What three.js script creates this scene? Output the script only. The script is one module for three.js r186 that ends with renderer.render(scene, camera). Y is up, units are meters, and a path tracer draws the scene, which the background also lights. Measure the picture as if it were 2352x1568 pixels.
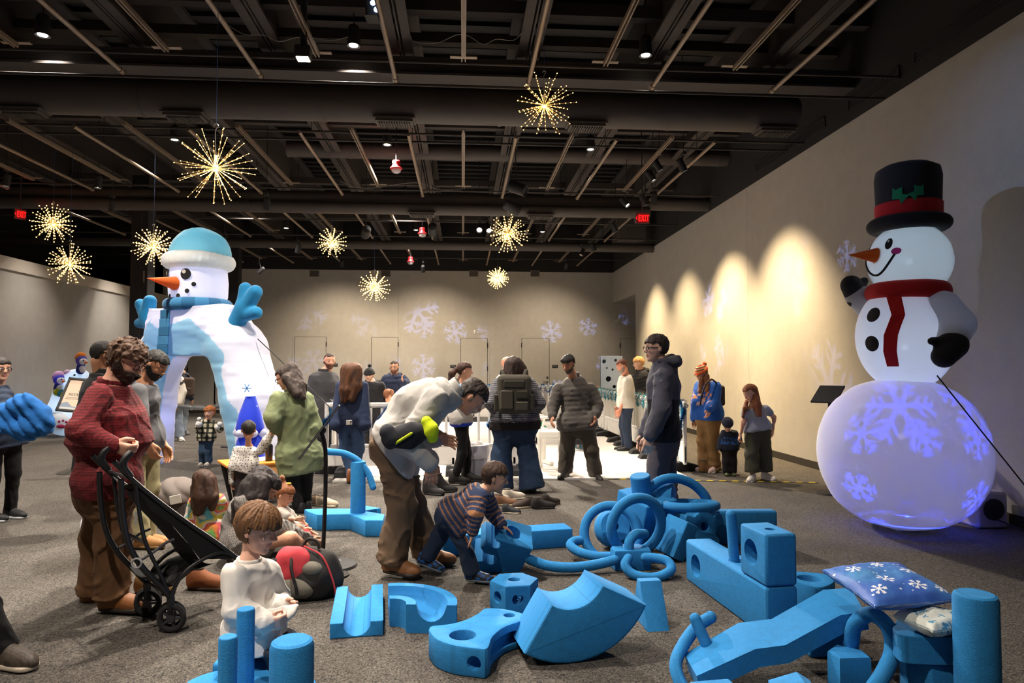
import * as THREE from 'three';
import { mergeGeometries, mergeVertices, toCreasedNormals } from 'three/addons/utils/BufferGeometryUtils.js';
import { RoundedBoxGeometry } from 'three/addons/geometries/RoundedBoxGeometry.js';
import { TextGeometry } from 'three/addons/geometries/TextGeometry.js';
import { FontLoader } from 'three/addons/loaders/FontLoader.js';
import { Brush, Evaluator, SUBTRACTION, ADDITION, INTERSECTION } from 'three-bvh-csg';

/* ---------- camera, exposure ---------- */
const FPX = 1568, CX = 1176, CY = 784;              // focal length and centre in photo pixels
const YAW = Math.atan(113 / FPX), PITCH = Math.atan(61 / FPX), EYE = 1.5;
const scene = new THREE.Scene();
scene.background = new THREE.Color(0x000000);
const camera = new THREE.PerspectiveCamera(2 * Math.atan(784 / FPX) * 180 / Math.PI, 1.5, 0.05, 200);
const V = (x, y, z) => new THREE.Vector3(x, y, z);
const C0 = V(0, EYE, 0);
const FWD = V(Math.sin(YAW) * Math.cos(PITCH), Math.sin(PITCH), -Math.cos(YAW) * Math.cos(PITCH));
camera.position.copy(C0); camera.lookAt(C0.clone().add(FWD)); camera.updateMatrixWorld(true);
const RIGHT = V(Math.cos(YAW), 0, Math.sin(YAW)), UPV = RIGHT.clone().cross(FWD).normalize();
const renderer = new THREE.WebGLRenderer();
renderer.toneMapping = THREE.LinearToneMapping;
renderer.toneMappingExposure = 1.0;
renderer.shadowMap.enabled = true;

/* room: right wall x = RX, left wall x = LX, back wall z = BZ, floor y = 0 */
const RX = 5.24, LX = -9.8, BZ = -23.5, FZ = 4.5, DECK = 6.7;

/* lamps of the hall: ceiling downlights (their fittings are built further down from the same list) */
const DL_ON = [[0.6, 1.1, 0.9, 0.05], [0.6, 1.3, 1.1, 0.08], [0.6, 1.35, 1.35, 0.3], [0.6, 1.15, 1.15, 0.6], [0.6, 1.05, 1.05, 0.7], [0.9, 1.5, 1.5, 1.2]];
const LAMP_Y = 5.45, DOWNLIGHTS = [];
for (const [r, z] of [-0.85, -4.6, -8.36, -12.1, -15.9, -19.6].entries())
  for (const [c, x] of [-8.65, -5.0, -1.35, 2.3].entries()) DOWNLIGHTS.push({ x, z, on: DL_ON[r][c] });
function spot(name, p, t, I, color, angle, pen, rad = 3, parent = scene) {
  const l = new THREE.SpotLight(color, I, 0, angle * Math.PI / 180, pen, 2);
  l.name = name; l.position.copy(p); l.target.position.copy(t); l.castShadow = true; l.shadow.radius = rad;
  parent.add(l); parent.add(l.target); l.target.name = name + '_target'; return l;
}
for (const d of DOWNLIGHTS) if (d.on > 0) spot('downlight_lamp', V(d.x, LAMP_Y - 0.04, d.z), V(d.x, 0, d.z), 100 * d.on, 0xfff0e0, d.x > -6 && d.x < 0 ? 57 : 42, 0.85, 3);

/* ---------- pixel to place helpers ---------- */
const ray = (px, py) => FWD.clone().multiplyScalar(FPX).addScaledVector(RIGHT, px - CX).addScaledVector(UPV, CY - py);
const at = (px, py, depth) => C0.clone().addScaledVector(ray(px, py), depth / FPX);                 // depth along the view axis
const onPlane = (px, py, axis, v) => { const r = ray(px, py); return C0.clone().addScaledVector(r, (v - C0[axis]) / r[axis]); };
const G = (px, py, y = 0) => onPlane(px, py, 'y', y);
const depthOf = p => p.clone().sub(C0).dot(FWD);
const GD = (px, py) => depthOf(G(px, py));
const lerp = (a, b, t) => a + (b - a) * t, clamp = (x, a, b) => x < a ? a : x > b ? b : x;
const sstep = (a, b, x) => { const t = clamp((x - a) / (b - a), 0, 1); return t * t * (3 - 2 * t); };
let seed = 7; const rnd = () => { seed = (seed * 1664525 + 1013904223) >>> 0; return seed / 4294967296; };
const hash = (x, y, z) => { let h = (x * 374761393 + y * 668265263 + z * 2147483647) | 0; h = Math.imul(h ^ (h >>> 13), 1274126177); return ((h ^ (h >>> 16)) >>> 0) / 4294967296; };
function noise(x, y, z) {                           // value noise, -1..1
  const i = Math.floor(x), j = Math.floor(y), k = Math.floor(z); let u = x - i, v = y - j, w = z - k;
  u = u * u * (3 - 2 * u); v = v * v * (3 - 2 * v); w = w * w * (3 - 2 * w);
  const L = (a, b, t) => a + (b - a) * t;
  return 2 * L(L(L(hash(i, j, k), hash(i + 1, j, k), u), L(hash(i, j + 1, k), hash(i + 1, j + 1, k), u), v),
    L(L(hash(i, j, k + 1), hash(i + 1, j, k + 1), u), L(hash(i, j + 1, k + 1), hash(i + 1, j + 1, k + 1), u), v), w) - 1;
}

/* ---------- things and parts ---------- */
const taken = {};
const numbered = n => { const k = (taken[n] = (taken[n] ?? -1) + 1); return k ? n + '_' + String(k).padStart(3, '0') : n; };
const tag = (o, label, category, group, kind) => { if (label) o.userData.label = label; if (category) o.userData.category = category; if (group) o.userData.group = group; if (kind) o.userData.kind = kind; return o; };
function thing(name, label, category, pos = V(0, 0, 0), turn = 0, group) {
  const o = new THREE.Group(); o.name = numbered(name); o.position.copy(pos); o.rotation.y = turn; scene.add(o); return tag(o, label, category, group);
}
function part(parent, name, geo, mat, label) {
  const m = new THREE.Mesh(Array.isArray(geo) ? merge(geo) : geo, mat); m.name = name; m.castShadow = m.receiveShadow = true; parent.add(m); if (label) m.userData.label = label; return m;
}
function solo(name, label, category, geo, mat, group) { const m = part(scene, numbered(name), geo, mat); return tag(m, label, category, group); }
function struct(name, label, geo, mat, category = 'structure') { const m = part(scene, name, geo, mat); return tag(m, label, category, null, 'structure'); }
const copyOf = (o, label) => { const c = o.clone(); c.name = numbered(o.name.replace(/_\d{3}$/, '')); scene.add(c); c.userData = { ...o.userData }; if (label) c.userData.label = label; return c; };
function merge(list) {
  const gs = list.map(g => { g = g.index ? g.toNonIndexed() : g; for (const k of Object.keys(g.attributes)) if (!['position', 'normal', 'uv', 'color'].includes(k)) g.deleteAttribute(k); return g; });
  const col = gs.some(g => g.attributes.color);
  for (const g of gs) {
    const n = g.attributes.position.count;
    if (!g.attributes.uv) g.setAttribute('uv', new THREE.BufferAttribute(new Float32Array(n * 2), 2));
    if (!g.attributes.normal) g.computeVertexNormals();
    if (col && !g.attributes.color) g.setAttribute('color', new THREE.BufferAttribute(new Float32Array(n * 3).fill(1), 3));
  }
  return mergeGeometries(gs);
}
const box = (w, h, d, x = 0, y = 0, z = 0) => new THREE.BoxGeometry(w, h, d).translate(x, y, z);
const rbox = (w, h, d, r = 0.01, x = 0, y = 0, z = 0, s = 2) => new RoundedBoxGeometry(w, h, d, s, Math.min(r, w / 2.01, h / 2.01, d / 2.01)).translate(x, y, z);
const cyl = (r1, r2, h, x = 0, y = 0, z = 0, n = 20) => new THREE.CylinderGeometry(r1, r2, h, n).translate(x, y, z);
const ball = (r, x = 0, y = 0, z = 0, sx = 1, sy = 1, sz = 1, n = 20) => new THREE.SphereGeometry(r, n, Math.ceil(n * .7)).scale(sx, sy, sz).translate(x, y, z);
function bar(a, b, r1, r2 = r1, n = 8) {            // rod between two points
  const d = b.clone().sub(a), L = d.length(), g = new THREE.CylinderGeometry(r2, r1, L, n);
  return g.applyQuaternion(new THREE.Quaternion().setFromUnitVectors(V(0, 1, 0), d.divideScalar(L))).translate((a.x + b.x) / 2, (a.y + b.y) / 2, (a.z + b.z) / 2);
}
function beam(a, b, w, h) {                          // box section between two points (w across, h up)
  const d = b.clone().sub(a), L = d.length(), z = d.divideScalar(L), x = V(0, 1, 0).cross(z); if (x.length() < 1e-4) x.set(1, 0, 0); x.normalize();
  const m = new THREE.Matrix4().makeBasis(x, z.clone().cross(x), z).setPosition(a.clone().add(b).multiplyScalar(.5));
  return new THREE.BoxGeometry(w, h, L).applyMatrix4(m);
}
const tube = (pts, r, n = 40, k = 8, closed = false) => new THREE.TubeGeometry(new THREE.CatmullRomCurve3(pts, closed), n, r, k, closed);
const lathe = (pts, n = 32) => new THREE.LatheGeometry(pts.map(p => new THREE.Vector2(p[0], p[1])), n);
const shapeOf = pts => new THREE.Shape(pts.map(p => new THREE.Vector2(p[0], p[1])));
const hole = (x, y, r) => { const h = new THREE.Path(); h.absarc(x, y, r, 0, Math.PI * 2, true); return h; };
const extrude = (shape, depth, bev = 0.012, seg = 2, cs = 24) => new THREE.ExtrudeGeometry(shape, { depth: depth - 2 * bev, bevelEnabled: bev > 0, bevelThickness: bev, bevelSize: bev, bevelOffset: -bev, bevelSegments: seg, curveSegments: cs }).translate(0, 0, bev);
const EV = new Evaluator(); EV.useGroups = false; EV.attributes = ['position', 'normal'];
function cut(geo, ...tools) {
  let a = new Brush(prep(geo)); a.updateMatrixWorld();
  for (const t of tools) { const b = new Brush(prep(t)); b.updateMatrixWorld(); a = EV.evaluate(a, b, SUBTRACTION); }
  return a.geometry;
}
const prep = g => { g = g.index ? g.toNonIndexed() : g; for (const k of Object.keys(g.attributes)) if (k !== 'position' && k !== 'normal') g.deleteAttribute(k); return g; };
const lin = hex => { const c = new THREE.Color(hex); return [c.r, c.g, c.b]; };
const mixc = (a, b, t) => [lerp(a[0], b[0], t), lerp(a[1], b[1], t), lerp(a[2], b[2], t)];
const mat = (hex, rough = 0.8, metal = 0, more = {}) => new THREE.MeshStandardMaterial({ color: hex, roughness: rough, metalness: metal, ...more });
function dataTex(w, h, f, srgb = true, rep = true) {  // f(u, v) -> [r, g, b] 0..1
  const d = new Uint8Array(w * h * 4);
  for (let j = 0; j < h; j++) for (let i = 0; i < w; i++) { const c = f(i / w, j / h, i, j), k = (j * w + i) * 4; d[k] = clamp(c[0] * 255, 0, 255); d[k + 1] = clamp(c[1] * 255, 0, 255); d[k + 2] = clamp(c[2] * 255, 0, 255); d[k + 3] = 255; }
  const t = new THREE.DataTexture(d, w, h); t.magFilter = THREE.LinearFilter; t.minFilter = THREE.LinearMipmapLinearFilter;
  if (rep) t.wrapS = t.wrapT = THREE.RepeatWrapping; if (srgb) t.colorSpace = THREE.SRGBColorSpace; t.needsUpdate = true; return t;
}
function canvasTex(w, h, draw) { const c = document.createElement('canvas'); c.width = w; c.height = h; draw(c.getContext('2d'), w, h); const t = new THREE.CanvasTexture(c); t.colorSpace = THREE.SRGBColorSpace; return t; }

/* ---------- signed distance fields to meshes (surface nets, narrow band) ---------- */
function meshSDF(f, lo, hi, cell, { slack = 0.02, color = null, raw = false } = {}) {
  const nx = Math.ceil((hi.x - lo.x) / cell) + 2, ny = Math.ceil((hi.y - lo.y) / cell) + 2, nz = Math.ceil((hi.z - lo.z) / cell) + 2;
  const N = nx * ny * nz, F = new Float32Array(N).fill(1e3), B = 6, hd = B * cell * 0.87 + slack;
  for (let k = 0; k < nz; k += B) for (let j = 0; j < ny; j += B) for (let i = 0; i < nx; i += B) {
    const c = f(lo.x + (i + B / 2 - .5) * cell, lo.y + (j + B / 2 - .5) * cell, lo.z + (k + B / 2 - .5) * cell);
    const ke = Math.min(k + B, nz), je = Math.min(j + B, ny), ie = Math.min(i + B, nx);
    if (Math.abs(c) > hd) { for (let c3 = k; c3 < ke; c3++) for (let b = j; b < je; b++) for (let a = i; a < ie; a++) F[a + nx * (b + ny * c3)] = c; continue; }
    for (let c3 = k; c3 < ke; c3++) for (let b = j; b < je; b++) for (let a = i; a < ie; a++) F[a + nx * (b + ny * c3)] = f(lo.x + a * cell, lo.y + b * cell, lo.z + c3 * cell);
  }
  const id = new Int32Array(N).fill(-1), pos = [], ind = [], sy = nx, sz = nx * ny;
  for (let k = 0; k < nz - 1; k++) for (let j = 0; j < ny - 1; j++) for (let i = 0; i < nx - 1; i++) {
    const o = i + sy * j + sz * k, g = [F[o], F[o + 1], F[o + sy], F[o + 1 + sy], F[o + sz], F[o + 1 + sz], F[o + sy + sz], F[o + 1 + sy + sz]];
    let m = 0; for (let q = 0; q < 8; q++) if (g[q] < 0) m |= 1 << q;
    if (m === 0 || m === 255) continue;
    let x = 0, y = 0, z = 0, n = 0;
    for (const [p, q] of EDGES) { const a = g[p], b = g[q]; if ((a < 0) === (b < 0)) continue; const t = a / (a - b); x += lerp(p & 1, q & 1, t); y += lerp(p >> 1 & 1, q >> 1 & 1, t); z += lerp(p >> 2, q >> 2, t); n++; }
    id[o] = pos.length / 3; pos.push(lo.x + (i + x / n) * cell, lo.y + (j + y / n) * cell, lo.z + (k + z / n) * cell);
  }
  const quad = (a, b, c, d, fl) => { if (a < 0 || b < 0 || c < 0 || d < 0) return; fl ? ind.push(a, c, b, a, d, c) : ind.push(a, b, c, a, c, d); };
  for (let k = 1; k < nz - 1; k++) for (let j = 1; j < ny - 1; j++) for (let i = 1; i < nx - 1; i++) {
    const o = i + sy * j + sz * k, s = F[o] < 0;
    if (s !== F[o + 1] < 0) quad(id[o - sy - sz], id[o - sz], id[o], id[o - sy], !s);
    if (s !== F[o + sy] < 0) quad(id[o - 1 - sz], id[o - 1], id[o], id[o - sz], !s);
    if (s !== F[o + sz] < 0) quad(id[o - 1 - sy], id[o - sy], id[o], id[o - 1], !s);
  }
  const geo = new THREE.BufferGeometry(); geo.setAttribute('position', new THREE.Float32BufferAttribute(pos, 3)); geo.setIndex(ind);
  if (color) paint(geo, color);
  geo.computeVertexNormals(); return geo;
}
const EDGES = [[0, 1], [2, 3], [4, 5], [6, 7], [0, 2], [1, 3], [4, 6], [5, 7], [0, 4], [1, 5], [2, 6], [3, 7]];
function paint(geo, color) {
  const p = geo.attributes.position, c = new Float32Array(p.count * 3);
  for (let i = 0; i < p.count; i++) { const k = typeof color === 'function' ? color(p.getX(i), p.getY(i), p.getZ(i)) : color; c[3 * i] = k[0]; c[3 * i + 1] = k[1]; c[3 * i + 2] = k[2]; }
  geo.setAttribute('color', new THREE.BufferAttribute(c, 3)); return geo;
}
const smin = (a, b, k) => { const h = Math.max(k - Math.abs(a - b), 0) / k; return Math.min(a, b) - h * h * k * .25; };
const smax = (a, b, k) => -smin(-a, -b, k);
const capsule = (x, y, z, a, b, ra, rb) => {
  const bx = b.x - a.x, by = b.y - a.y, bz = b.z - a.z, px = x - a.x, py = y - a.y, pz = z - a.z, q = bx * bx + by * by + bz * bz || 1e-9;
  const t = clamp((px * bx + py * by + pz * bz) / q, 0, 1), dx = px - bx * t, dy = py - by * t, dz = pz - bz * t;
  return Math.sqrt(dx * dx + dy * dy + dz * dz) - (ra + (rb - ra) * t);
};
const ellip = (x, y, z, cx, cy, cz, rx, ry, rz) => { const a = (x - cx) / rx, b = (y - cy) / ry, c = (z - cz) / rz; return (Math.sqrt(a * a + b * b + c * c) - 1) * Math.min(rx, ry, rz); };
const boundsOf = (pts, pad) => { const b = new THREE.Box3().setFromPoints(pts); b.min.addScalar(-pad); b.max.addScalar(pad); return b; };
/* ---------- surfaces ---------- */
const tn = (u, v, f, s) => {                        // tileable value noise 0..1
  const x = u * f, y = v * f, i = Math.floor(x), j = Math.floor(y); let a = x - i, b = y - j; a = a * a * (3 - 2 * a); b = b * b * (3 - 2 * b);
  const h = (p, q) => hash(((p % f) + f) % f, ((q % f) + f) % f, s);
  return lerp(lerp(h(i, j), h(i + 1, j), a), lerp(h(i, j + 1), h(i + 1, j + 1), a), b);
};
const carpetPix = (u, v) => {                       // looped carpet: dark curly furrows between speckled loops
  const w = tn(u, v, 64, 3) * 1.0 + tn(u, v, 128, 4) * .5, loops = Math.abs(Math.sin(w * 9));
  const sp = tn(u, v, 512, 9), sp2 = tn(u, v, 256, 2), big = tn(u, v, 8, 5);
  return { k: sstep(.05, .45, loops), sp, sp2, big };
};
const CARPET = 1024;
const carpetMap = dataTex(CARPET, CARPET, (u, v) => { const c = carpetPix(u, v); const g = .13 + .15 * c.k + .22 * (c.sp - .5) + .12 * (c.sp2 - .5) + .03 * (c.big - .5); return [g * 1.0 + .02, g * .945 + .018, g * .88 + .014]; });
const carpetBump = dataTex(CARPET, CARPET, (u, v) => { const c = carpetPix(u, v), g = .6 * c.k + .4 * c.sp; return [g, g, g]; }, false);
carpetMap.repeat.set(.5, .5); carpetBump.repeat.set(.5, .5);
const M = {
  carpet: new THREE.MeshStandardMaterial({ map: carpetMap, bumpMap: carpetBump, bumpScale: .004, roughness: 1 }),
  black: mat(0x15151a, .75), deck: mat(0x131113, .85), duct: mat(0x3a3533, .7), track: mat(0x75675a, .5, .3), beamc: mat(0x2f2a29, .8),
  blackgloss: mat(0x101012, .35), wallDark: mat(0x17171a, .9), base: mat(0x26221f, .7), white: mat(0xe8e6e0, .55), chrome: mat(0xb8b8b8, .3, .9), red: mat(0xb5141c, .45), cable: mat(0x101010, .7),
};
const plaster = dataTex(256, 256, (u, v) => { const g = .655 + .02 * (tn(u, v, 128, 1) - .5) + .02 * (tn(u, v, 16, 6) - .5); return [g * .97, g * .955, g * .925]; });
plaster.repeat.set(.5, .5);
M.wall = new THREE.MeshStandardMaterial({ map: plaster, roughness: .92 });
const uvm = g => { const p = g.attributes.position, n = g.attributes.normal, u = new Float32Array(p.count * 2); for (let i = 0; i < p.count; i++) { const a = Math.abs(n.getX(i)), b = Math.abs(n.getY(i)); u[2 * i] = a > .5 ? p.getZ(i) : p.getX(i); u[2 * i + 1] = b > .5 ? p.getZ(i) : p.getY(i); } g.setAttribute('uv', new THREE.BufferAttribute(u, 2)); return g; };
const span = (x0, x1, y0, y1, z0, z1) => uvm(box(Math.abs(x1 - x0), Math.abs(y1 - y0), Math.abs(z1 - z0), (x0 + x1) / 2, (y0 + y1) / 2, (z0 + z1) / 2));

struct('floor', 'grey brown looped carpet floor of the hall', span(LX - .3, RX + 3.4, -.2, 0, BZ - .3, FZ + .3), M.carpet, 'floor');
const WT = 4.84, OPZ = -20.4, OPY = 3.76, SEAM = -12.2;
struct('wall_right', 'pale plaster wall behind the top-hat snowman', merge([span(RX, RX + .25, 0, WT, FZ, SEAM + .004), span(RX, RX + .25, 0, WT, SEAM - .004, OPZ), span(RX + .02, RX + .25, 0, WT, SEAM + .01, SEAM - .01),
  span(RX, RX + .25, OPY, WT, OPZ, BZ)]), M.wall, 'wall');
struct('wall_right_upper', 'black painted band above the pale right wall', span(RX - .001, RX + .25, WT, DECK, FZ, BZ), M.wallDark, 'wall');
struct('wall_recess', 'side wall of the door recess at the end of the hall', merge([span(RX + .25, RX + 3, 0, OPY, OPZ + .2, OPZ), span(RX + 3, RX + 3.2, 0, OPY, OPZ, BZ), span(RX + .25, RX + 3, OPY, OPY + .2, OPZ, BZ)]), M.wall, 'wall');
struct('wall_back', 'far plaster wall with doors behind the play rink', merge([span(LX - .2, -2.206, 0, WT, BZ - .25, BZ), span(-2.198, RX + 3, 0, WT, BZ - .25, BZ), span(-2.22, -2.18, 0, WT, BZ - .25, BZ - .012)]), M.wall, 'wall');
struct('wall_back_upper', 'black band above the far plaster wall', span(LX - 3, RX + .2, WT, DECK, BZ - .25, BZ + .001), M.wallDark, 'wall');
struct('wall_left', 'low pale partition wall behind the penguin inflatable', span(LX - .25, LX, 0, 3.87, FZ, BZ), M.wall, 'wall');
struct('trim_1', 'pale cap along the top of the left partition wall', span(LX - .3, LX + .03, 3.62, 3.9, FZ, BZ), mat(0xb9b2a8, .8), 'trim');
struct('wall_left_upper', 'black wall in the dark space above the left partition', span(LX - 3.2, LX - 3, 0, DECK, FZ, BZ), M.wallDark, 'wall');
struct('wall_front', 'plaster wall behind the photographer', span(LX - 3, RX + .25, 0, DECK, FZ, FZ + .25), M.wall, 'wall');
struct('baseboard_right', 'dark rubber baseboard along the right wall', span(RX - .012, RX, 0, .11, FZ, OPZ), M.base, 'baseboard');
struct('baseboard_back', 'dark rubber baseboard along the far wall', span(LX, RX + 3, 0, .11, BZ, BZ + .012), M.base, 'baseboard');
struct('baseboard_left', 'dark rubber baseboard along the left partition', span(LX, LX + .012, 0, .11, FZ, BZ), M.base, 'baseboard');

/* ceiling: black ribbed deck, joist pairs, ducts, track grid */
{
  const ribs = [span(LX - 3.2, RX + .25, DECK, DECK + .2, FZ + .25, BZ - .25)];
  for (let z = FZ - .2; z > BZ; z -= .37) ribs.push(box(RX - LX + 3, .07, .12, (RX + LX - 3) / 2, DECK - .035, z));
  struct('ceiling', 'black ribbed metal roof deck', merge(ribs), M.deck, 'ceiling');
}
const beamX = [-9.1, -7.4, -5.75, -4.1, -2.45, -.8, .85, 2.5, 4.2];
beamX.forEach(x => solo('roof_joist', 'dark painted double-angle roof joist running the length of the hall', 'joist', [
  box(.11, .03, FZ - BZ, x - .09, 5.6, (FZ + BZ) / 2), box(.11, .03, FZ - BZ, x + .09, 5.6, (FZ + BZ) / 2), box(.02, 1.03, FZ - BZ, x, 6.1, (FZ + BZ) / 2), box(.3, .06, FZ - BZ, x, 6.58, (FZ + BZ) / 2)], M.beamc, 'roof joists'));
for (const [z, y, h] of [[-8.3, 5.95, .16], [-9.05, 5.9, .12], [-4.6, 5.95, .16], [-12.4, 5.95, .14], [-16.4, 5.95, .14], [-20.2, 5.95, .14]])
  solo('roof_girder', 'dark cross girder under the roof deck', 'girder', box(RX - LX + 2.9, h, .14, (RX + LX - 3) / 2, y, z), M.beamc, 'cross girders');
solo('steel_beam', 'dark flanged steel beam crossing just before the big duct', 'beam', [box(RX - LX + 2.9, .24, .2, (RX + LX - 3) / 2, 5.36, -8.75), box(RX - LX + 2.9, .03, .34, (RX + LX - 3) / 2, 5.235, -8.75)], M.beamc);
function ductX(name, label, y, z, r, x0, x1, registers = []) {
  const t = thing(name, label, 'duct', V(0, y, z));
  part(t, 'duct_body', cyl(r, r, x1 - x0, 0, 0, 0, 28).rotateZ(Math.PI / 2).translate((x0 + x1) / 2, 0, 0), M.duct);
  for (let x = x0 + 1.2; x < x1; x += 2.4) part(t, 'seam_band', cyl(r + .008, r + .008, .04, 0, 0, 0, 28).rotateZ(Math.PI / 2).translate(x, 0, 0), M.duct);
  for (const x of registers) {
    const g = part(t, 'air_register', [box(.5, .06, .26, x, -r - .01, .05), box(.56, .02, .3, x, -r + .01, .05)], M.duct);
    for (let k = -6; k <= 6; k++) part(g, 'louver', box(.012, .03, .2, x + k * .034, -r - .05, .05), M.beamc);
  }
  return t;
}
const rx = (px, py, z) => onPlane(px, py, 'z', z).x;
ductX('air_duct', 'large round air duct with bottom registers crossing the hall', 5.14, -9.4, .25, LX - 2.9, 4.75, [rx(430, 262, -9.4), rx(908, 264, -9.4), rx(1345, 266, -9.4), rx(1775, 276, -9.4), rx(60, 262, -9.4)]);
ductX('air_duct', 'upper round duct of the middle pair', 5.0, -14.2, .14, LX - 2.9, RX - .01);
ductX('air_duct', 'lower round duct of the middle pair with registers', 4.76, -14.0, .12, LX - 2.9, 3.9, [rx(970, 492, -14), rx(1240, 490, -14)]);
ductX('air_duct', 'slim round duct high between the joists', 5.66, -13.1, .15, rx(660, 340, -13.1), RX - .01);
ductX('air_duct', 'slim round duct near the far wall', 4.8, -18.4, .12, LX - 2.9, RX - .01);
solo('duct_box', 'square sheet metal duct box beside the right wall', 'duct', rbox(.75, .6, .9, .02, 4.55, 5.24, -18.4), M.duct);
/* lighting track grid hung below the joists */
const trackXa = [-8.6, -7.05, -5.47, -3.91, -2.36, -.8, .775, 2.28, 3.78], trackXb = [-7.8, -6.3, -4.75, -3.2, -1.6, 0, 1.6, 3.1];
const bays = [[FZ - .3, -8.0, 4.9], [-9.9, -13.4, 4.9], [-14.7, -17.9, 4.9], [-19.0, -22.3, 4.9]];
bays.forEach(([z0, z1, y], b) => {
  trackXa.forEach(x => { const t = thing('lighting_track', 'bronze round lighting track bar running along the hall', 'track', V(x, y, (z0 + z1) / 2), 0, 'lighting tracks');
    part(t, 'rail', cyl(.026, .026, z0 - z1, 0, 0, 0, 10).rotateX(Math.PI / 2), M.track); part(t, 'end_cap', cyl(.034, .034, .1, 0, 0, 0, 10).rotateX(Math.PI / 2).translate(0, 0, (z1 - z0) / 2), M.track);
    for (let z = (z0 - z1) / 2 - .8; z > (z1 - z0) / 2; z -= 2.4) part(t, 'hanger_rod', cyl(.005, .005, .55, 0, .29, z, 6), M.black); });
  trackXb.forEach(x => { const t = thing('lighting_track', 'bronze slotted channel bar ending in a flat plate', 'track', V(x, y + .03, (z0 + z1) / 2 + .3), 0, 'slotted channels');
    part(t, 'rail', [box(.012, .05, z0 - z1 - .4, -.019, 0, 0), box(.012, .05, z0 - z1 - .4, .019, 0, 0), box(.03, .012, z0 - z1 - .4, 0, .02, 0)], M.track); part(t, 'end_plate', box(.3, .012, .06, 0, .03, (z1 - z0) / 2 + .2), M.track); });
});
for (const [z, y] of [[-7.72, 4.99], [-8.05, 4.86], [-10.05, 4.96], [-10.6, 5.02], [-13.55, 5.03], [-16.3, 5.0], [-17.95, 4.95], [-19.4, 4.95], [-21.6, 4.98]])
  solo('ceiling_pipe', 'thin dark pipe crossing under the roof joists', 'pipe', cyl(.018, .018, RX - LX + 2.8, 0, 0, 0, 8).rotateZ(Math.PI / 2).translate((RX + LX - 2.8) / 2, y, z), M.beamc, 'cross pipes');
/* wall air slots in the black band */
for (const [x0, x1, yy] of [[2165, 2420, 5.1], [1995, 2125, 5.07], [1762, 1935, 5.07]]) { const dz = p => -RX * FPX / (p - 1063) * 1.0;
  const t = thing('slot_diffuser', ['black linear air slot above the snowman hat', 'black linear air slot above the shaded wall', 'black linear air slot above the lit wall'][[2165, 1995, 1762].indexOf(x0)], 'air vent', V(RX - .01, yy, (dz(x0) + dz(x1)) / 2));
  const L = Math.abs(dz(x1) - dz(x0)); part(t, 'frame', [box(.02, .02, L, 0, .07, 0), box(.02, .02, L, 0, -.07, 0), box(.02, .16, .02, 0, 0, L / 2), box(.02, .16, .02, 0, 0, -L / 2)], M.black); part(t, 'slat', box(.012, .012, L, 0, .02, 0), M.black); part(t, 'slat', box(.012, .012, L, 0, -.02, 0), M.black); }
/* columns */
for (const [px0, px1, py, d, nm] of [[297, 336, 700, 14.4, 'black steel column behind the snowman arch hat'], [523, 547, 640, 20.5, 'black steel column beside the arch mitten']]) {
  const a = at(px0, py, d), b = at(px1, py, d), w = b.x - a.x; const t = thing('steel_column', nm, 'column', V((a.x + b.x) / 2, 0, a.z - w / 2));
  part(t, 'shaft', rbox(w, 5.6, w, .015, 0, 2.8, 0), M.black); part(t, 'base_plate', box(w + .12, .03, w + .12, 0, .015, 0), M.black); t.userData.kind = 'structure';
  if (nm.includes('hat')) { part(t, 'corner_strip', box(.012, 5.5, .012, w * .1, 2.8, w / 2 + .004), M.beamc); const q = part(t, 'lettering', new THREE.PlaneGeometry(.05, .38), new THREE.MeshStandardMaterial({ map: canvasTex(64, 486, (g, W, H) => { g.fillStyle = '#15151a'; g.fillRect(0, 0, W, H); g.translate(W / 2, 6); g.rotate(Math.PI / 2); g.fillStyle = '#b4b0a6'; g.font = 'bold 54px sans-serif'; g.fillText('ELLSWORTH', 4, 20, 466); }), roughness: .7 })); q.position.set(w * .3, 3.37, w / 2 + .003); }
}
/* doors on the far wall */
function door(n, x0, x1, top, hingeRight, handle, label) {
  const t = new THREE.Group(); t.name = 'door_' + n; scene.add(t); tag(t, label, 'door', null, 'structure'); const a = rx(x0, top, BZ), b = rx(x1, top, BZ), h = onPlane((x0 + x1) / 2, top, 'z', BZ).y, w = b - a;
  t.position.set((a + b) / 2, 0, BZ);
  part(t, 'door_leaf', uvm(box(w - .03, h - .02, .012, 0, h / 2, .0)), M.wall); part(t, 'reveal', box(w, h, .006, 0, h / 2, .001), M.wallDark);
  part(t, 'door_frame', merge([uvm(box(.06, h + .06, .03, -w / 2 - .03, (h + .06) / 2, 0)), uvm(box(.06, h + .06, .03, w / 2 + .03, (h + .06) / 2, 0)), uvm(box(w, .06, .03, 0, h + .03, 0))]), M.wall);
  const s = hingeRight ? 1 : -1;
  for (const y of [h - .25, h - 1.05, .3]) part(t, 'hinge', box(.035, .16, .03, s * w / 2, y, .01), M.black);
  if (handle) { const hd = part(t, 'handle', [bar(V(-s * (w / 2 - .08), 1.02, .02), V(-s * (w / 2 - .08), 1.02, .07), .025), bar(V(-s * (w / 2 - .08), 1.02, .06), V(-s * (w / 2 - .22), 1.02, .06), .012), cyl(.03, .03, .03, 0, 0, 0, 14).rotateX(1.57).translate(-s * (w / 2 - .08), 1.18, .02)], M.black); }
}
door(1, 677, 750, 773, true, false, 'flush wall door behind the man in the dark coat'); door(2, 853, 915, 774, true, false, 'flush wall door behind the man in the navy puffer');
door(3, 1058, 1120, 776, true, false, 'flush wall door behind the ponytail woman'); door(4, 1198, 1262, 776, false, true, 'flush wall door with black lever behind the quilted-jacket man');
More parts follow.
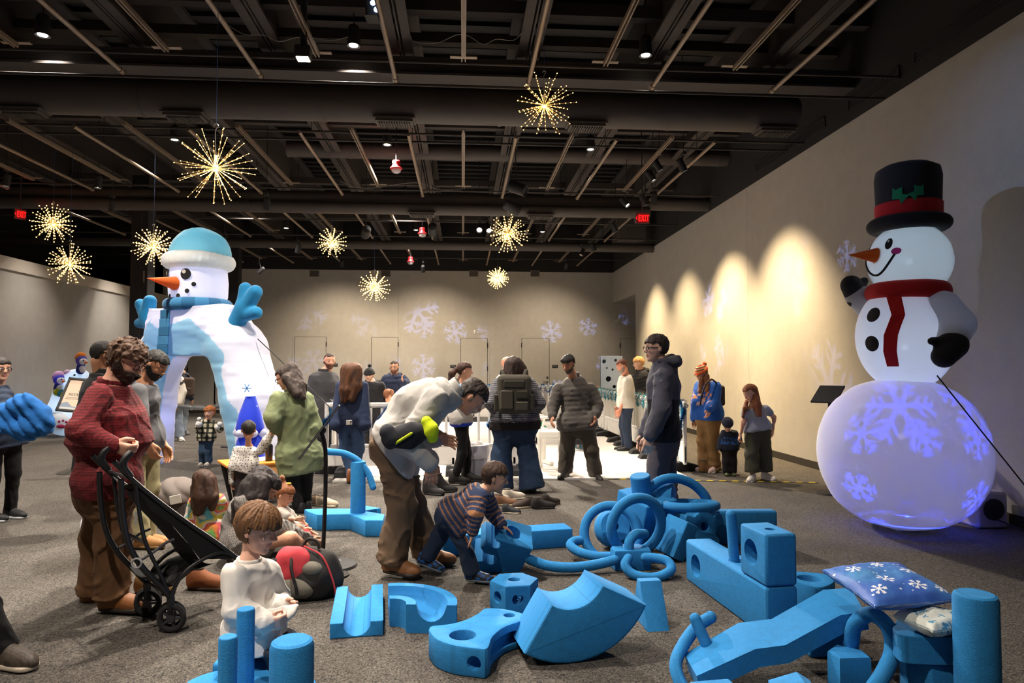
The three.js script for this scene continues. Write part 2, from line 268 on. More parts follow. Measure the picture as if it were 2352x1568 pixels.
door(5, 1424, 1480, 777, false, false, 'grey door inside the recess by the right wall'); door(6, 432, 494, 777, false, false, 'flush door seen through the snowman arch'); door(7, 497, 560, 777, false, true, 'flush door with black lever behind the arch leg');
for (const [px, py, l] of [[769, 838, 'black door plaque beside the black beanie'], [1041, 841, 'black door plaque left of the ponytail'], [1275, 841, 'black door plaque right of the lever door']]) {
  const p = onPlane(px, py, 'z', BZ + .012); const t = thing('door_plaque', l, 'sign', p); part(t, 'plate', rbox(.2, .1, .012, .004), M.black);
  part(t, 'lettering', box(.13, .012, .002, 0, .01, .007), mat(0x8a8a90)); }
for (const [px, l] of [[722, 'wall grille nearest the arch mitten'], [886, 'wall grille above a hanging starburst'], [1088, 'wall grille left of the small far starburst'], [1229, 'wall grille right of the small far starburst']]) {
  const p = onPlane(px, 628, 'z', BZ + .01); const t = thing('wall_grille', l, 'air vent', p); part(t, 'frame', [box(.32, .02, .02, 0, .1, 0), box(.32, .02, .02, 0, -.1, 0), box(.02, .2, .02, -.15, 0, 0), box(.02, .2, .02, .15, 0, 0)], mat(0x77716a)); part(t, 'backing', box(.3, .2, .006), mat(0x35322f));
  for (let k = -3; k <= 3; k++) part(t, 'slat', box(.29, .008, .016, 0, k * .026, .004), mat(0x6a645d)); }
{ const p = onPlane(1090, 762, 'z', BZ + .02); const t = thing('wall_sensor', 'small white sensor box high on the far wall', 'sensor', p); part(t, 'housing', rbox(.055, .13, .04, .01), M.white); part(t, 'lens', ball(.012, 0, -.02, .02), M.blackgloss); }
{ const p = onPlane(1650, 968, 'x', RX - .01); const t = thing('wall_outlet', 'white outlet box on the right wall behind the toddler', 'outlet', p); part(t, 'plate', rbox(.02, .3, .1, .006), M.white); part(t, 'socket', box(.006, .05, .04, -.012, .04, 0), mat(0xbdb8ae)); part(t, 'socket', box(.006, .05, .04, -.012, -.06, 0), mat(0xbdb8ae)); }
/* ---------- people: posed skeletons, one continuous body each, clothes and hair as its parts ---------- */
const VC = (rough, more) => new THREE.MeshStandardMaterial({ vertexColors: true, roughness: rough, ...more });
const SKIN = VC(.55), CLOTH = VC(.92), HAIRM = VC(.72), LEATHER = VC(.6), SHINY = VC(.35);
const headF = (x, y, z) => {
  let d = smin(ellip(x, y, z, 0, .12, -.04, .33, .375, .41), ellip(x, y, z, 0, -.17, .07, .245, .33, .275), .14);
  const ax = Math.abs(x);
  d = smin(d, capsule(ax, y, z, P_.brow0, P_.brow1, .05, .04), .05);
  d = smin(d, ellip(ax, y, z, .15, -.09, .22, .1, .11, .11), .05);
  d = smax(d, -(Math.hypot(ax - .135, y - .015, z - .43) - .095), .05);
  d = Math.min(d, Math.hypot(ax - .135, y - .005, z - .3) - .062);
  d = smin(d, capsule(x, y, z, P_.nose0, P_.nose1, .026, .052), .05);
  d = smin(d, ellip(ax, y, z, .04, -.12, .385, .035, .03, .035), .03);
  d = smin(d, ellip(x, y, z, 0, -.235, .325, .085, .026, .04), .02); d = smin(d, ellip(x, y, z, 0, -.285, .318, .07, .026, .04), .02);
  d = smin(d, ellip(x, y, z, 0, -.41, .255, .09, .07, .07), .08);
  d = smin(d, ellip(ax, y, z, .335, -.02, -.04, .035, .115, .07), .03);
  return d;
};
const P_ = { brow0: V(.06, .1, .315), brow1: V(.2, .095, .26), nose0: V(0, .04, .34), nose1: V(0, -.1, .425) };
const HEADS = {};
const headGeo = c => HEADS[c] ??= meshSDF(headF, V(-.5, -.62, -.56), V(.5, .58, .58), c, { slack: .05 });
function handF(curl, spread) {
  const xs = [.165, .058, -.052, -.155], len = [.95, 1.06, 1, .8], bones = [];
  xs.forEach((x, i) => {
    bones.push([V(x * .55, .0, 0), V(x, .46, 0), .09, .085]); let p = V(x, .44, 0), a = curl * .6, s = spread * (1.5 - i) * .12;
    [.24, .16, .13].forEach((l, k) => { a += k ? curl : 0; const q = p.clone().add(V(Math.sin(s) * l * len[i], Math.cos(a) * l * len[i], Math.sin(a) * l * len[i])); bones.push([p, q, .066 - k * .008, .06 - k * .008, i + 1]); p = q; });
  });
  bones.push([V(.1, .1, .03), V(.28, .3, .06 + curl * .06), .09, .075, 9], [V(.28, .3, .06 + curl * .06), V(.34 - curl * .06, .46, .08 + curl * .14), .07, .055, 9]);
  return (x, y, z) => { let palm = 1e3, f = 1e3; for (const b of bones) { const d = capsule(x, y, z, b[0], b[1], b[2], b[3]); if (b[4]) { if (b[4] !== f.id) f = Math.min(f, d); } else palm = smin(palm, d, .06); } return smin(palm, f, .035); };
}
const HANDS = {};
function handGeo(pose, left, c) {
  const k = pose + left + c; if (HANDS[k]) return HANDS[k];
  const [cu, sp] = { relax: [.42, .5], grip: [1.15, .2], flat: [.12, 1.2], point: [.3, .9] }[pose];
  const g = meshSDF(handF(cu, sp), V(-.42, -.2, -.3), V(.55, 1.12, .62), c, { slack: .06 });
  if (left) { g.scale(1, 1, -1); const ix = g.index.array; for (let i = 0; i < ix.length; i += 3) { const t = ix[i]; ix[i] = ix[i + 1]; ix[i + 1] = t; } g.computeVertexNormals(); }
  return HANDS[k] = g;
}
const shoeUpper = meshSDF((x, y, z) => { let d = smin(ellip(x, y, z, 0, .06, -.03, .042, .085, .05), ellip(x, y, z, 0, .03, .11, .046, .05, .1), .06); d = smin(d, capsule(x, y, z, V(0, .09, -.015), V(0, .05, .08), .034, .034), .03); d = smax(d, y - .125, .01); return smax(d, .012 - y, .01); }, V(-.08, -.02, -.12), V(.08, .16, .25), .007);
const shoeSole = meshSDF((x, y, z) => { const w = lerp(.04, .05, sstep(-.06, .1, z)), zz = z < -.03 ? z + .03 : z > .15 ? z - .15 : 0, d = Math.hypot(x, zz) - w; return smax(d, Math.abs(y - .012) - .012, .008); }, V(-.08, -.03, -.12), V(.08, .06, .25), .007);
const basis = (X, Y, Z, p, s) => new THREE.Matrix4().makeBasis(X, Y, Z).setPosition(p).scale(V(s, s, s));
const heading = deg => V(Math.sin(deg * Math.PI / 180), 0, Math.cos(deg * Math.PI / 180));          // 0 faces the camera side, 90 faces the right wall
function mergeIdx(gs) { return mergeGeometries(gs.map(g => { const h = new THREE.BufferGeometry(); for (const k of ['position', 'normal', 'color']) h.setAttribute(k, g.attributes[k]); h.setIndex(g.index); return h; })); }

function person(o) {
  const root = o.pos ?? G(o.at[0], o.at[1]); if (o.y) root.y = o.y; const D = o.depth ?? depthOf(root);
  const H = o.H, hh = o.headH ?? H / 7.2, Hb = H - hh * 1.12, b = o.build ?? 1, rs = H / 1.75 * (o.limb ?? 1);
  const F = heading(o.face ?? 0), S = V(F.z, 0, -F.x);                                              // S: the person's left
  const L = (s, y, f = 0) => root.clone().addScaledVector(S, s * Hb).addScaledVector(F, f * Hb).add(V(0, y * Hb, 0));
  const J = { neck: L(0, .985, -.01), shL: L(.107, .905), shR: L(-.107, .905), elL: L(.142, .725, -.02), elR: L(-.142, .725, -.02), wrL: L(.152, .555, .05), wrR: L(-.152, .555, .05), hipL: L(.058, .6), hipR: L(-.058, .6), knL: L(.066, .315, .012), knR: L(-.066, .315, .012), anL: L(.07, .05, -.015), anR: L(-.07, .05, -.015) };
  const put = (k, v) => { const d0 = J[k] ? depthOf(J[k]) : D; J[k] = v.isVector3 ? v : at(v[0], v[1], v.length > 2 ? D + v[2] : d0); };
  for (const k in o.J || {}) if (k !== 'head') put(k, o.J[k]);
  const mid = (a, c) => a.clone().add(c).multiplyScalar(.5), pelvis = mid(J.hipL, J.hipR), shM = mid(J.shL, J.shR);
  if (!(o.J || {}).neck) J.neck = shM.clone().addScaledVector(shM.clone().sub(pelvis).normalize(), .06 * Hb);
  const up0 = J.neck.clone().sub(pelvis).normalize();
  /* head frame */
  const look = o.look ?? { yaw: o.face ?? 0, pitch: 0, roll: 0 }; const hf = heading(look.yaw ?? o.face ?? 0), pr = (look.pitch ?? 0) * Math.PI / 180;
  let hz = hf.clone().multiplyScalar(Math.cos(pr)).add(V(0, Math.sin(pr), 0)), hx = V(0, 1, 0).cross(hz).normalize(), hy = hz.clone().cross(hx);
  if (look.roll) { const q = new THREE.Quaternion().setFromAxisAngle(hz, look.roll * Math.PI / 180); hx.applyQuaternion(q); hy.applyQuaternion(q); }
  let hc = J.head = o.J?.head ? (o.J.head.isVector3 ? o.J.head : at(o.J.head[0], o.J.head[1], D + (o.J.head[2] ?? depthOf(J.neck) - D))) : J.neck.clone().addScaledVector(hy, hh * .57).addScaledVector(hz, hh * .12);
  const HM = basis(hx, hy, hz, hc, hh), HI = HM.clone().invert(), tmp = V(0, 0, 0);
  const toHead = (x, y, z) => tmp.set(x, y, z).applyMatrix4(HI);
  /* torso field */
  const spMid = o.J?.mid ? J.mid : pelvis.clone().lerp(J.neck, .5), spine = [pelvis, spMid, J.neck];
  const sA = J.hipL.clone().sub(J.hipR).normalize(), sB = J.shL.clone().sub(J.shR).normalize();
  const shW = J.shL.distanceTo(J.shR) / 2, tw = o.torso ?? {};
  const secT = [-.6, 0, .22, .45, .75, .93, 1.05], secW = [.155 * (tw.hem ?? 1.05), .16 * (tw.hip ?? 1), .158, .15 * (tw.waist ?? 1), .158 * (tw.chest ?? 1), .118, .06], secD = [.115, .115 * (tw.hip ?? 1), .112, .106 * (tw.belly ?? 1), .118 * (tw.chest ?? 1), .09, .06];
  const torso = (x, y, z, inf, low) => {
    let best = 1e9, bt = 0, bx = 0, by = 0, bz = 0;
    for (let i = 0; i < 2; i++) {
      const a = spine[i], c = spine[i + 1], vx = c.x - a.x, vy = c.y - a.y, vz = c.z - a.z, q = vx * vx + vy * vy + vz * vz;
      let t = ((x - a.x) * vx + (y - a.y) * vy + (z - a.z) * vz) / q; t = clamp(t, i ? 0 : low, i ? 1 : 1);
      const dx = x - a.x - vx * t, dy = y - a.y - vy * t, dz = z - a.z - vz * t, d = dx * dx + dy * dy + dz * dz;
      if (d < best) { best = d; bt = (i + t) / 2; bx = dx; by = dy; bz = dz; }
    }
    const k = clamp((bt - .3) / .5, 0, 1), sx = lerp(sA.x, sB.x, k), sy = lerp(sA.y, sB.y, k), sz = lerp(sA.z, sB.z, k);
    let i = 0; while (i < secT.length - 2 && bt > secT[i + 1]) i++; const u = clamp((bt - secT[i]) / (secT[i + 1] - secT[i]), 0, 1);
    const w = lerp(secW[i], secW[i + 1], u) * rs * b + inf, dp = lerp(secD[i], secD[i + 1], u) * rs * b + inf, r = dp / w;
    const s = bx * sx + by * sy + bz * sz, c = 1 - (1 - r) , e = s * (1 - r);
    const ex = bx - sx * e, ey = by - sy * e, ez = bz - sz * e;
    return Math.sqrt(ex * ex + ey * ey + ez * ez) - dp;
  };
  const bones = (list, k) => (x, y, z) => { let d = 1e3; for (const q of list) d = smin(d, capsule(x, y, z, q[0], q[1], q[2], q[3]), k); return d; };
  const R = { ua: .05 * rs * b ** .5, el: .04 * rs * b ** .5, wr: .029 * rs, th: .086 * rs * b ** .8, kn: .057 * rs * b ** .5, an: .04 * rs, nk: .058 * rs * b ** .3 };
  const armL = i => [[J.shL, J.elL, R.ua + i, R.el + i], [J.elL, J.wrL, R.el + i * .95, R.wr + i * .8]], armR = i => [[J.shR, J.elR, R.ua + i, R.el + i], [J.elR, J.wrR, R.el + i * .95, R.wr + i * .8]];
  const leg = (i, fl = 0) => [[J.hipL, J.knL, R.th + i, R.kn + i + fl * .3], [J.knL, J.anL, R.kn + i + fl * .3, R.an + i + fl], [J.hipR, J.knR, R.th + i, R.kn + i + fl * .3], [J.knR, J.anR, R.kn + i + fl * .3, R.an + i + fl]];
  const all = Object.values(J), bb = boundsOf(all, .3 * rs + .08), cell = o.cell ?? clamp(D * .0024, .0085, .022), far = D > 9;
  const g = thing('person', o.label, 'person', root.clone(), 0, o.group);
  const sub = (parent, name, geo, m, label) => { geo.translate(-root.x, -root.y, -root.z); return part(parent, name, geo, m, label); };
  /* body */
  const skin = lin(o.skin ?? 0xc89478), lips = mixc(skin, lin(0xa04848), .5), hairc = lin(o.hair?.c ?? 0x2a1c14);
  const legSkin = bones(leg(-.006), .03), armSkin = bones([...armL(-.002), ...armR(-.002), [J.neck.clone().addScaledVector(up0, -.06), hc.clone().addScaledVector(hy, -hh * .28).addScaledVector(hz, -hh * .1), R.nk * 1.05, R.nk]], .03);
  const cut0 = o.partial ? (x, y, z, d) => Math.max(d, o.partial(x, y, z)) : (x, y, z, d) => d;
  const bodyF = (x, y, z) => cut0(x, y, z, smin(smin(torso(x, y, z, -.012, 0), armSkin(x, y, z), .03), legSkin(x, y, z), .03));
  const hcell = far ? .034 : D > 6 ? .025 : .018, eyeC = lin(o.eye ?? 0x2a1a10);
  const face = (x, y, z) => {
    const ax = Math.abs(x), e = Math.hypot(ax - .135, y - .005, z - .3);
    if (e < .071 && z > .32 && (look.pitch ?? 0) < -11) return y < -.02 && y > -.036 ? mixc(skin, [.04, .03, .03], .7) : mixc(skin, [.3, .15, .12], .15);
    if (e < .071 && z > .32) { const ir = Math.hypot(ax - .135, y - .0); return Math.abs(y) > .042 ? mixc(skin, [.05, .03, .03], .5) : ir < .036 ? eyeC : [.62, .58, .55]; }
    if (ax < .1 && y > -.315 && y < -.212 && z > .28) return Math.abs(y + .26) < .008 ? mixc(lips, [.1, .02, .02], .5) : lips;
    if (ax > .05 && ax < .225 && z > .2 && y > .095 && y < .14) return mixc(skin, hairc, .75);
    return skin;
  };
  const hg = headGeo(hcell).clone(); paint(hg, face); hg.applyMatrix4(HM);
  const parts = [meshSDF(bodyF, bb.min, bb.max, cell * 1.25, { color: skin }), hg];
  for (const s of ['L', 'R']) {
    if (o.noHand?.includes(s)) continue;
    const w = J['wr' + s], dir = o['hand' + s]?.dir ? o['hand' + s].dir.clone().normalize() : w.clone().sub(J['el' + s]).normalize();
    let X = (o['hand' + s]?.thumb ?? F).clone(); X.addScaledVector(dir, -X.dot(dir)); if (X.length() < .1) X = V(0, 1, 0).addScaledVector(dir, -dir.y); X.normalize();
    const hn = handGeo(o['hand' + s]?.pose ?? 'relax', s === 'L', far ? .07 : D > 5.5 ? .045 : .034).clone(); paint(hn, skin);
    hn.applyMatrix4(basis(X, dir, X.clone().cross(dir), w.clone().addScaledVector(dir, -.012), .108 * H * (o.hand ?? 1) * (o.headH ? .95 : 1))); parts.push(hn);
  }
  const body = sub(g, 'body', mergeIdx(parts), SKIN);
  const F3 = (x, y, z, s = 1) => { const q = noise(x * 4 + 9, y * 4, z * 4) * 1.2, r = 1 - Math.abs(noise(x * 7 + q, y * 10 + q * 2, z * 7 - q)), r2 = 1 - Math.abs(noise(x * 15 - q * 2, y * 17 + q * 3, z * 15)); return (noise(x * 6, y * 4, z * 6) * .004 + r * r * r * r * .008 + r2 * r2 * r2 * .004 - .004) * s * clamp(rs * 1.1, .5, 1.1); };
  /* trousers */
  if (o.bottom) {
    const q = o.bottom, inf = q.inf ?? .012, lf = bones(leg(inf, q.flare ?? .012), .035), col = q.fn ?? lin(q.c), top = q.top ?? (o.top && !Array.isArray(o.top) && (o.top.hem ?? .02) > 0 ? -.005 : .03);
    const len = q.len ?? 1, aL = J.knL.clone().lerp(J.anL, len), aR = J.knR.clone().lerp(J.anR, len), pc = pelvis.clone().addScaledVector(up0, top * Hb + .02), low = (k, a, x, y, z) => { const u = a.clone().sub(k).normalize(); return (x - a.x) * u.x + (y - a.y) * u.y + (z - a.z) * u.z; };
    const uL = J.anL.clone().sub(J.knL).normalize(), uR = J.anR.clone().sub(J.knR).normalize();
    const f = (x, y, z) => {
      let d = smin(lf(x, y, z), torso(x, y, z, inf + (q.seat ?? 0), -.12), .05); d -= F3(x, y, z, q.fold ?? 1);
      d = smax(d, (x - pc.x) * up0.x + (y - pc.y) * up0.y + (z - pc.z) * up0.z, .01);
      const eL = (x - aL.x) * uL.x + (y - aL.y) * uL.y + (z - aL.z) * uL.z, eR = (x - aR.x) * uR.x + (y - aR.y) * uR.y + (z - aR.z) * uR.z;
      const nearL = Math.hypot(x - J.anL.x, y - J.anL.y, z - J.anL.z), nearR = Math.hypot(x - J.anR.x, y - J.anR.y, z - J.anR.z);
      return cut0(x, y, z, smax(d, nearL < nearR ? eL : eR, .008));
    };
    sub(g, q.name ?? 'trousers', meshSDF(f, bb.min, bb.max, cell, { color: col }), q.m ?? CLOTH, q.label);
  }
  /* top */
  const tops = o.top ? (Array.isArray(o.top) ? o.top : [o.top]) : [];
  for (const q of tops) {
    const inf = q.inf ?? .014, sl = q.sleeve ?? .97, col = q.fn ? (x, y, z) => q.fn(x, y, z, sk) : lin(q.c);
    const end = (e, w) => sl <= .5 ? null : e.clone().lerp(w, (sl - .5) * 2), ai = inf + (q.arm ?? .004);
    const list = [[J.shL, sl < .5 ? J.shL.clone().lerp(J.elL, sl * 2) : J.elL, R.ua + ai, R.el + ai + .004], [J.shR, sl < .5 ? J.shR.clone().lerp(J.elR, sl * 2) : J.elR, R.ua + ai, R.el + ai + .004]];
    if (sl > .5) list.push([J.elL, end(J.elL, J.wrL), R.el + ai + .004, R.wr + ai], [J.elR, end(J.elR, J.wrR), R.el + ai + .004, R.wr + ai]);
    const af = q.sleeveless ? () => 1e3 : bones(list, .025), hem = q.hem ?? .02, hp = pelvis.clone().addScaledVector(up0, -hem * Hb), nd = hy.clone().lerp(up0, .6).normalize(), np = J.neck.clone().addScaledVector(up0, q.collar ?? 0.0);
    const ih = Math.max(inf, o.bottom?.inf ?? .012) + .02, hips = bones([[J.hipL, J.hipL.clone().lerp(J.knL, .4), R.th + ih, R.th + ih], [J.hipR, J.hipR.clone().lerp(J.knR, .4), R.th + ih, R.th + ih], [J.hipL.clone().addScaledVector(up0, .04), J.hipR.clone().addScaledVector(up0, .04), .1 * rs * b * (tw.hip ?? 1) + ih, .1 * rs * b * (tw.hip ?? 1) + ih]], .05);
    const low = -(hem * Hb + .05) / pelvis.distanceTo(spMid);
    const sk = { J, pelvis, up0, F, S, hp, rs, root, D, armT: (x, y, z) => { let best = 1e9, t0 = 0; for (const [a, c, n0] of [[J.shL, J.elL, 0], [J.elL, J.wrL, 1], [J.shR, J.elR, 0], [J.elR, J.wrR, 1]]) { const v = c.clone().sub(a), t = clamp(V(x, y, z).sub(a).dot(v) / v.lengthSq(), 0, 1), d = V(x, y, z).distanceTo(a.clone().addScaledVector(v, t)); if (d < best) { best = d; t0 = (n0 + t) * v.length(); } } return [t0, best]; }, spineT: (x, y, z) => (x - pelvis.x) * up0.x + (y - pelvis.y) * up0.y + (z - pelvis.z) * up0.z, torso: (x, y, z) => torso(x, y, z, inf, low) };
    const cuffs = sl > .5 ? [[end(J.elL, J.wrL), J.wrL.clone().sub(J.elL).normalize()], [end(J.elR, J.wrR), J.wrR.clone().sub(J.elR).normalize()]] : [];
    const f = (x, y, z) => {
      const tt = torso(x, y, z, inf + (q.bulk ?? 0), low), aa = af(x, y, z); let d = smin(smin(tt, aa, .035), hips(x, y, z), .05);
      if (q.puff) { const a = sk.armT(x, y, z), s = aa < tt ? a[0] : sk.spineT(x, y, z); d -= Math.abs(Math.sin(s * Math.PI / q.puff)) * .012 - .004; }
      d -= F3(x, y, z, q.fold ?? 1);
      d = smax(d, (hp.x - x) * up0.x + (hp.y - y) * up0.y + (hp.z - z) * up0.z + (aa < tt - .02 ? -.4 : 0), .01);
      return cut0(x, y, z, smax(d, aa < tt - .03 ? -1 : (x - np.x) * nd.x + (y - np.y) * nd.y + (z - np.z) * nd.z, .012));
    };
    const tm = sub(g, q.name ?? 'shirt', meshSDF(f, bb.min, bb.max, q.cell ?? cell, { color: col }), q.m ?? CLOTH, q.label);
    if (q.collarTube) { const cg = meshSDF((x, y, z) => { const dx = x - np.x, dy = y - np.y, dz = z - np.z, h = dx * nd.x + dy * nd.y + dz * nd.z, r = Math.sqrt(Math.max(dx * dx + dy * dy + dz * dz - h * h, 0)); return Math.max(Math.abs(r - R.nk * 1.28) - .009, Math.abs(h - q.collarTube * .3) - q.collarTube * .6); }, np.clone().addScalar(-.2), np.clone().addScalar(.2), Math.min(cell, .009), { color: q.collarC ? lin(q.collarC) : q.fn ? col : lin(q.c) }); sub(tm, 'collar', cg, q.m ?? CLOTH); }
    if (q.hood) { const hb = np.clone().addScaledVector(F, -.075 * rs).addScaledVector(up0, -.02), hA = hb.clone().addScaledVector(S, .1 * rs), hB = hb.clone().addScaledVector(S, -.1 * rs), fA = np.clone().addScaledVector(F, .06 * rs).addScaledVector(S, .06 * rs).addScaledVector(up0, -.02), fB = np.clone().addScaledVector(F, .06 * rs).addScaledVector(S, -.06 * rs).addScaledVector(up0, -.02), hl = hb.clone().addScaledVector(up0, -.1 * rs).addScaledVector(F, -.03 * rs);
      const hfn = (x, y, z) => { let d = smin(capsule(x, y, z, hA, hB, .05 * rs, .05 * rs), capsule(x, y, z, hA, fA, .045 * rs, .03 * rs), .03); d = smin(d, capsule(x, y, z, hB, fB, .045 * rs, .03 * rs), .03); d = smin(d, capsule(x, y, z, hb, hl, .065 * rs, .04 * rs), .05); return d - F3(x, y, z, 1.2); };
      sub(tm, 'hood', meshSDF(hfn, np.clone().addScalar(-.35), np.clone().addScalar(.35), Math.min(cell, .011), { color: typeof q.hood === 'number' ? lin(q.hood) : q.fn ? col : lin(q.c) }), q.m ?? CLOTH); }
  }
  /* shoes */
  if (o.shoes) for (const s of ['L', 'R']) {
    if (o.noShoe?.includes(s)) continue;
    const fd = o['foot' + s] !== undefined ? (o['foot' + s].isVector3 ? o['foot' + s].clone().normalize() : heading(o['foot' + s])) : F, an = J['an' + s], X = V(0, 1, 0).cross(fd).normalize(), Y = fd.clone().cross(X), sc = (o.shoes.L ?? .285 * rs / (o.limb ?? 1)) / .265;
    const m = basis(X, Y, fd, an.clone().addScaledVector(Y, -(o.shoes.drop ?? .05 * Hb)), sc), up = shoeUpper.clone(); if (o.shoes.boot) { const q = up.attributes.position; for (let i = 0; i < q.count; i++) if (q.getY(i) > .08) q.setY(i, q.getY(i) + (q.getY(i) - .08) * o.shoes.boot); }
    paint(up, o.shoes.fn ?? lin(o.shoes.c)); up.applyMatrix4(m); const sh = sub(g, o.shoes.name ?? 'shoe', up, LEATHER, o.shoes.label);
    const so = shoeSole.clone(); paint(so, lin(o.shoes.sole ?? 0x1a1614)); so.applyMatrix4(m); sub(sh, 'sole', so, LEATHER);
  }
  /* hair, beard, hat, glasses */
  const hr = o.hair;
  if (hr && hr.style !== 'none') {
    const th = hr.th ?? .045, line = hr.line ?? .27, nape = hr.nape ?? -.22, side = hr.side ?? .02, chain = (hr.chain || []).map(c => c.map(p => ({ p: p[0].isVector3 ? p[0] : at(p[0], p[1], D + p[2]), r: p[p.length - 1] })));
    const curl = hr.curl ?? 0, hf2 = (x, y, z) => {
      const p = toHead(x, y, z), px = p.x, py = p.y, pz = p.z, ax = Math.abs(px);
      let d = ellip(px, py, pz, 0, .12, -.05, .335 + th, .385 + th, .415 + th);
      const fl = line + noise(px * 13, 1, pz * 3) * .035 - .25 * ax * (hr.temple ?? .6) - (hr.fringe ?? 0) * sstep(-.25, .1, px * (hr.part ?? 1));
      const cutF = Math.min(pz - (.02 + .0 * ax), fl - py), cutE = Math.min(side - py + .16 * sstep(.05, -.2, pz) * -1, pz + .16);        // face and front of the ears
      d = smax(d, cutF, .03); d = smax(d, Math.min(nape - py, 1), .04); d = smax(d, Math.min(side - py, pz + (hr.back ?? .18), ), .03);
      d -= curl * (noise(px * 14, py * 14, pz * 14) * .05 + noise(px * 28, py * 28, pz * 28) * .025);
      const an = Math.atan2(px, -pz - .001), rr = 1 - Math.abs(noise(an * 6 + py * 1.5, py * 1.8 + 7, pz * 1.2)), r2 = 1 - Math.abs(noise(an * 17 + py * 2, py * 2.2 + 2, pz * 2)), r3 = noise(an * 38, py * 3, pz * 4); d -= (rr * rr * .028 + r2 * r2 * .024 + r3 * .01 - .026) * (hr.rough ?? 1);
      d *= hh;
      for (const c of chain) for (let i = 0; i < c.length - 1; i++) d = smin(d, capsule(x, y, z, c[i].p, c[i + 1].p, c[i].r, c[i + 1].r) - noise(x * 55, y * 7, z * 55) * .007 - noise(x * 110, y * 12, z * 110) * .004, .02);
      return d;
    };
    const cps = chain.flat().map(c => c.p), cr = chain.length ? Math.max(...chain.flat().map(c => c.r)) + .02 : 0;
    const hbx = boundsOf([hc], hh * .75); if (cps.length) hbx.union(boundsOf(cps, cr));
    const c1 = hairc, c2 = lin(hr.c2 ?? hr.c), hcell2 = Math.max(.0048, Math.min(cell * .7, .013));
    sub(g, 'hair', meshSDF(hf2, hbx.min, hbx.max, hcell2, { color: (x, y, z) => { const p = toHead(x, y, z), n = noise(Math.atan2(p.x, -p.z) * 16 + curl * p.y * 6, p.y * 2.5, 3) * .5 + .5; return mixc(c1, c2, clamp(n * 1.1, 0, 1)); } }), HAIRM);
  }
  const headMesh = (f, pad, c, color, name, m, label) => { const q = meshSDF(f, V(-pad, -pad, -pad), V(pad, pad, pad), c, { slack: .06, color }); q.applyMatrix4(HM); return sub(g, name, q, m, label); };
  if (o.beard) headMesh((x, y, z) => { let d = headF(x, y, z) - (o.beard.th ?? .03) - noise(x * 30, y * 30, z * 30) * .012; d = smax(d, y - lerp(-.17, .0, sstep(.2, .02, z)), .03); d = smax(d, .02 - z - .1, .03); d = smax(d, -(Math.max(Math.abs(x) - .09, Math.abs(y + .262) - .03, .2 - z)), .01); if (!o.beard.mous) return smax(d, -(Math.hypot(x, (y + .1) * 1.1, z - .42) - .15), .02); return smax(d, -(Math.hypot(x, y + .09, z - .42) - .11), .02); }, .6, hcell * 1.1, (x, y, z) => mixc(lin(o.beard.c), lin(o.beard.c2 ?? o.beard.c), noise(x * 40, y * 40, z * 40) * .5 + .5), 'beard', HAIRM);
  if (o.hat) { const q = o.hat, tl = q.tilt ?? .3; const hm = headMesh((x, y, z) => { const yy = y + z * tl; let d = ellip(x, y, z, 0, .13, -.05, .4, .46, .47); d -= Math.sin(Math.atan2(x, z) * 40) * .006; d = smax(d, .14 - yy, .03); const br = Math.abs(yy - .19) < .09 ? 1 : 0; d = smin(d, Math.max(ellip(x, y, z, 0, .13, -.05, .43, .49, .5), Math.abs(yy - .19) - .08), .02); return d; }, .72, hcell, q.fn ? (x, y, z) => q.fn(x, y + z * tl, z) : lin(q.c), 'hat', CLOTH, q.label); if (q.pom) { const pg = meshSDF((x, y, z) => Math.hypot(x - q.pom[0], y - q.pom[1], z - q.pom[2]) - .13 - noise(x * 24, y * 24, z * 24) * .03, V(-.25 + q.pom[0], -.25 + q.pom[1], -.25 + q.pom[2]), V(.25 + q.pom[0], .25 + q.pom[1], .25 + q.pom[2]), hcell, { slack: .06, color: lin(q.pomc ?? q.c) }); pg.applyMatrix4(HM); sub(hm, 'pompom', pg, CLOTH); } }
  if (o.glasses) { const gs = []; for (const s of [-1, 1]) { gs.push(new THREE.TorusGeometry(.095, .014, 6, 20).scale(1.1, .85, 1).translate(s * .14, 0, .375)); gs.push(bar(V(s * .24, .03, .36), V(s * .345, .03, -.02), .013)); } gs.push(bar(V(-.04, .02, .385), V(.04, .02, .385), .012)); sub(g, 'glasses', merge(gs).applyMatrix4(HM), o.glasses === true ? M.blackgloss : mat(o.glasses, .4)); }
  if (o.cap) o.cap(g, HM);
  return { g, J, HM, D, root, hh, F, S, up0, pelvis, sub, rs, cell, toHead, inHead: (x, y, z) => V(x, y, z).applyMatrix4(HM) };
}
/* a part built as a field in world space, hung on a finished person */
function wear(p, name, f, pts, pad, cell, color, m = CLOTH, label, parent) { const b = boundsOf(pts, pad); return p.sub(parent ?? p.g, name, meshSDF(f, b.min, b.max, cell, { color: typeof color === 'number' ? lin(color) : color }), m, label); }
/* ---------- the visitors ---------- */
const plaid = (a, b, c, u, v, w) => { const f = t => Math.abs(((t / w) % 1 + 1) % 1 - .5) * 2; const k = (f(u) > .62 ? 1 : 0) + (f(v) > .62 ? 1 : 0); return k === 0 ? a : k === 1 ? b : c; };
const blot = (list, x, y, z, s) => { const n = clamp(noise(x * s, y * s, z * s) * .75 + .5, 0, .999) * (list.length - 1), i = Math.floor(n); return mixc(list[i], list[i + 1], sstep(.2, .8, n - i)); };
const FL = lin;

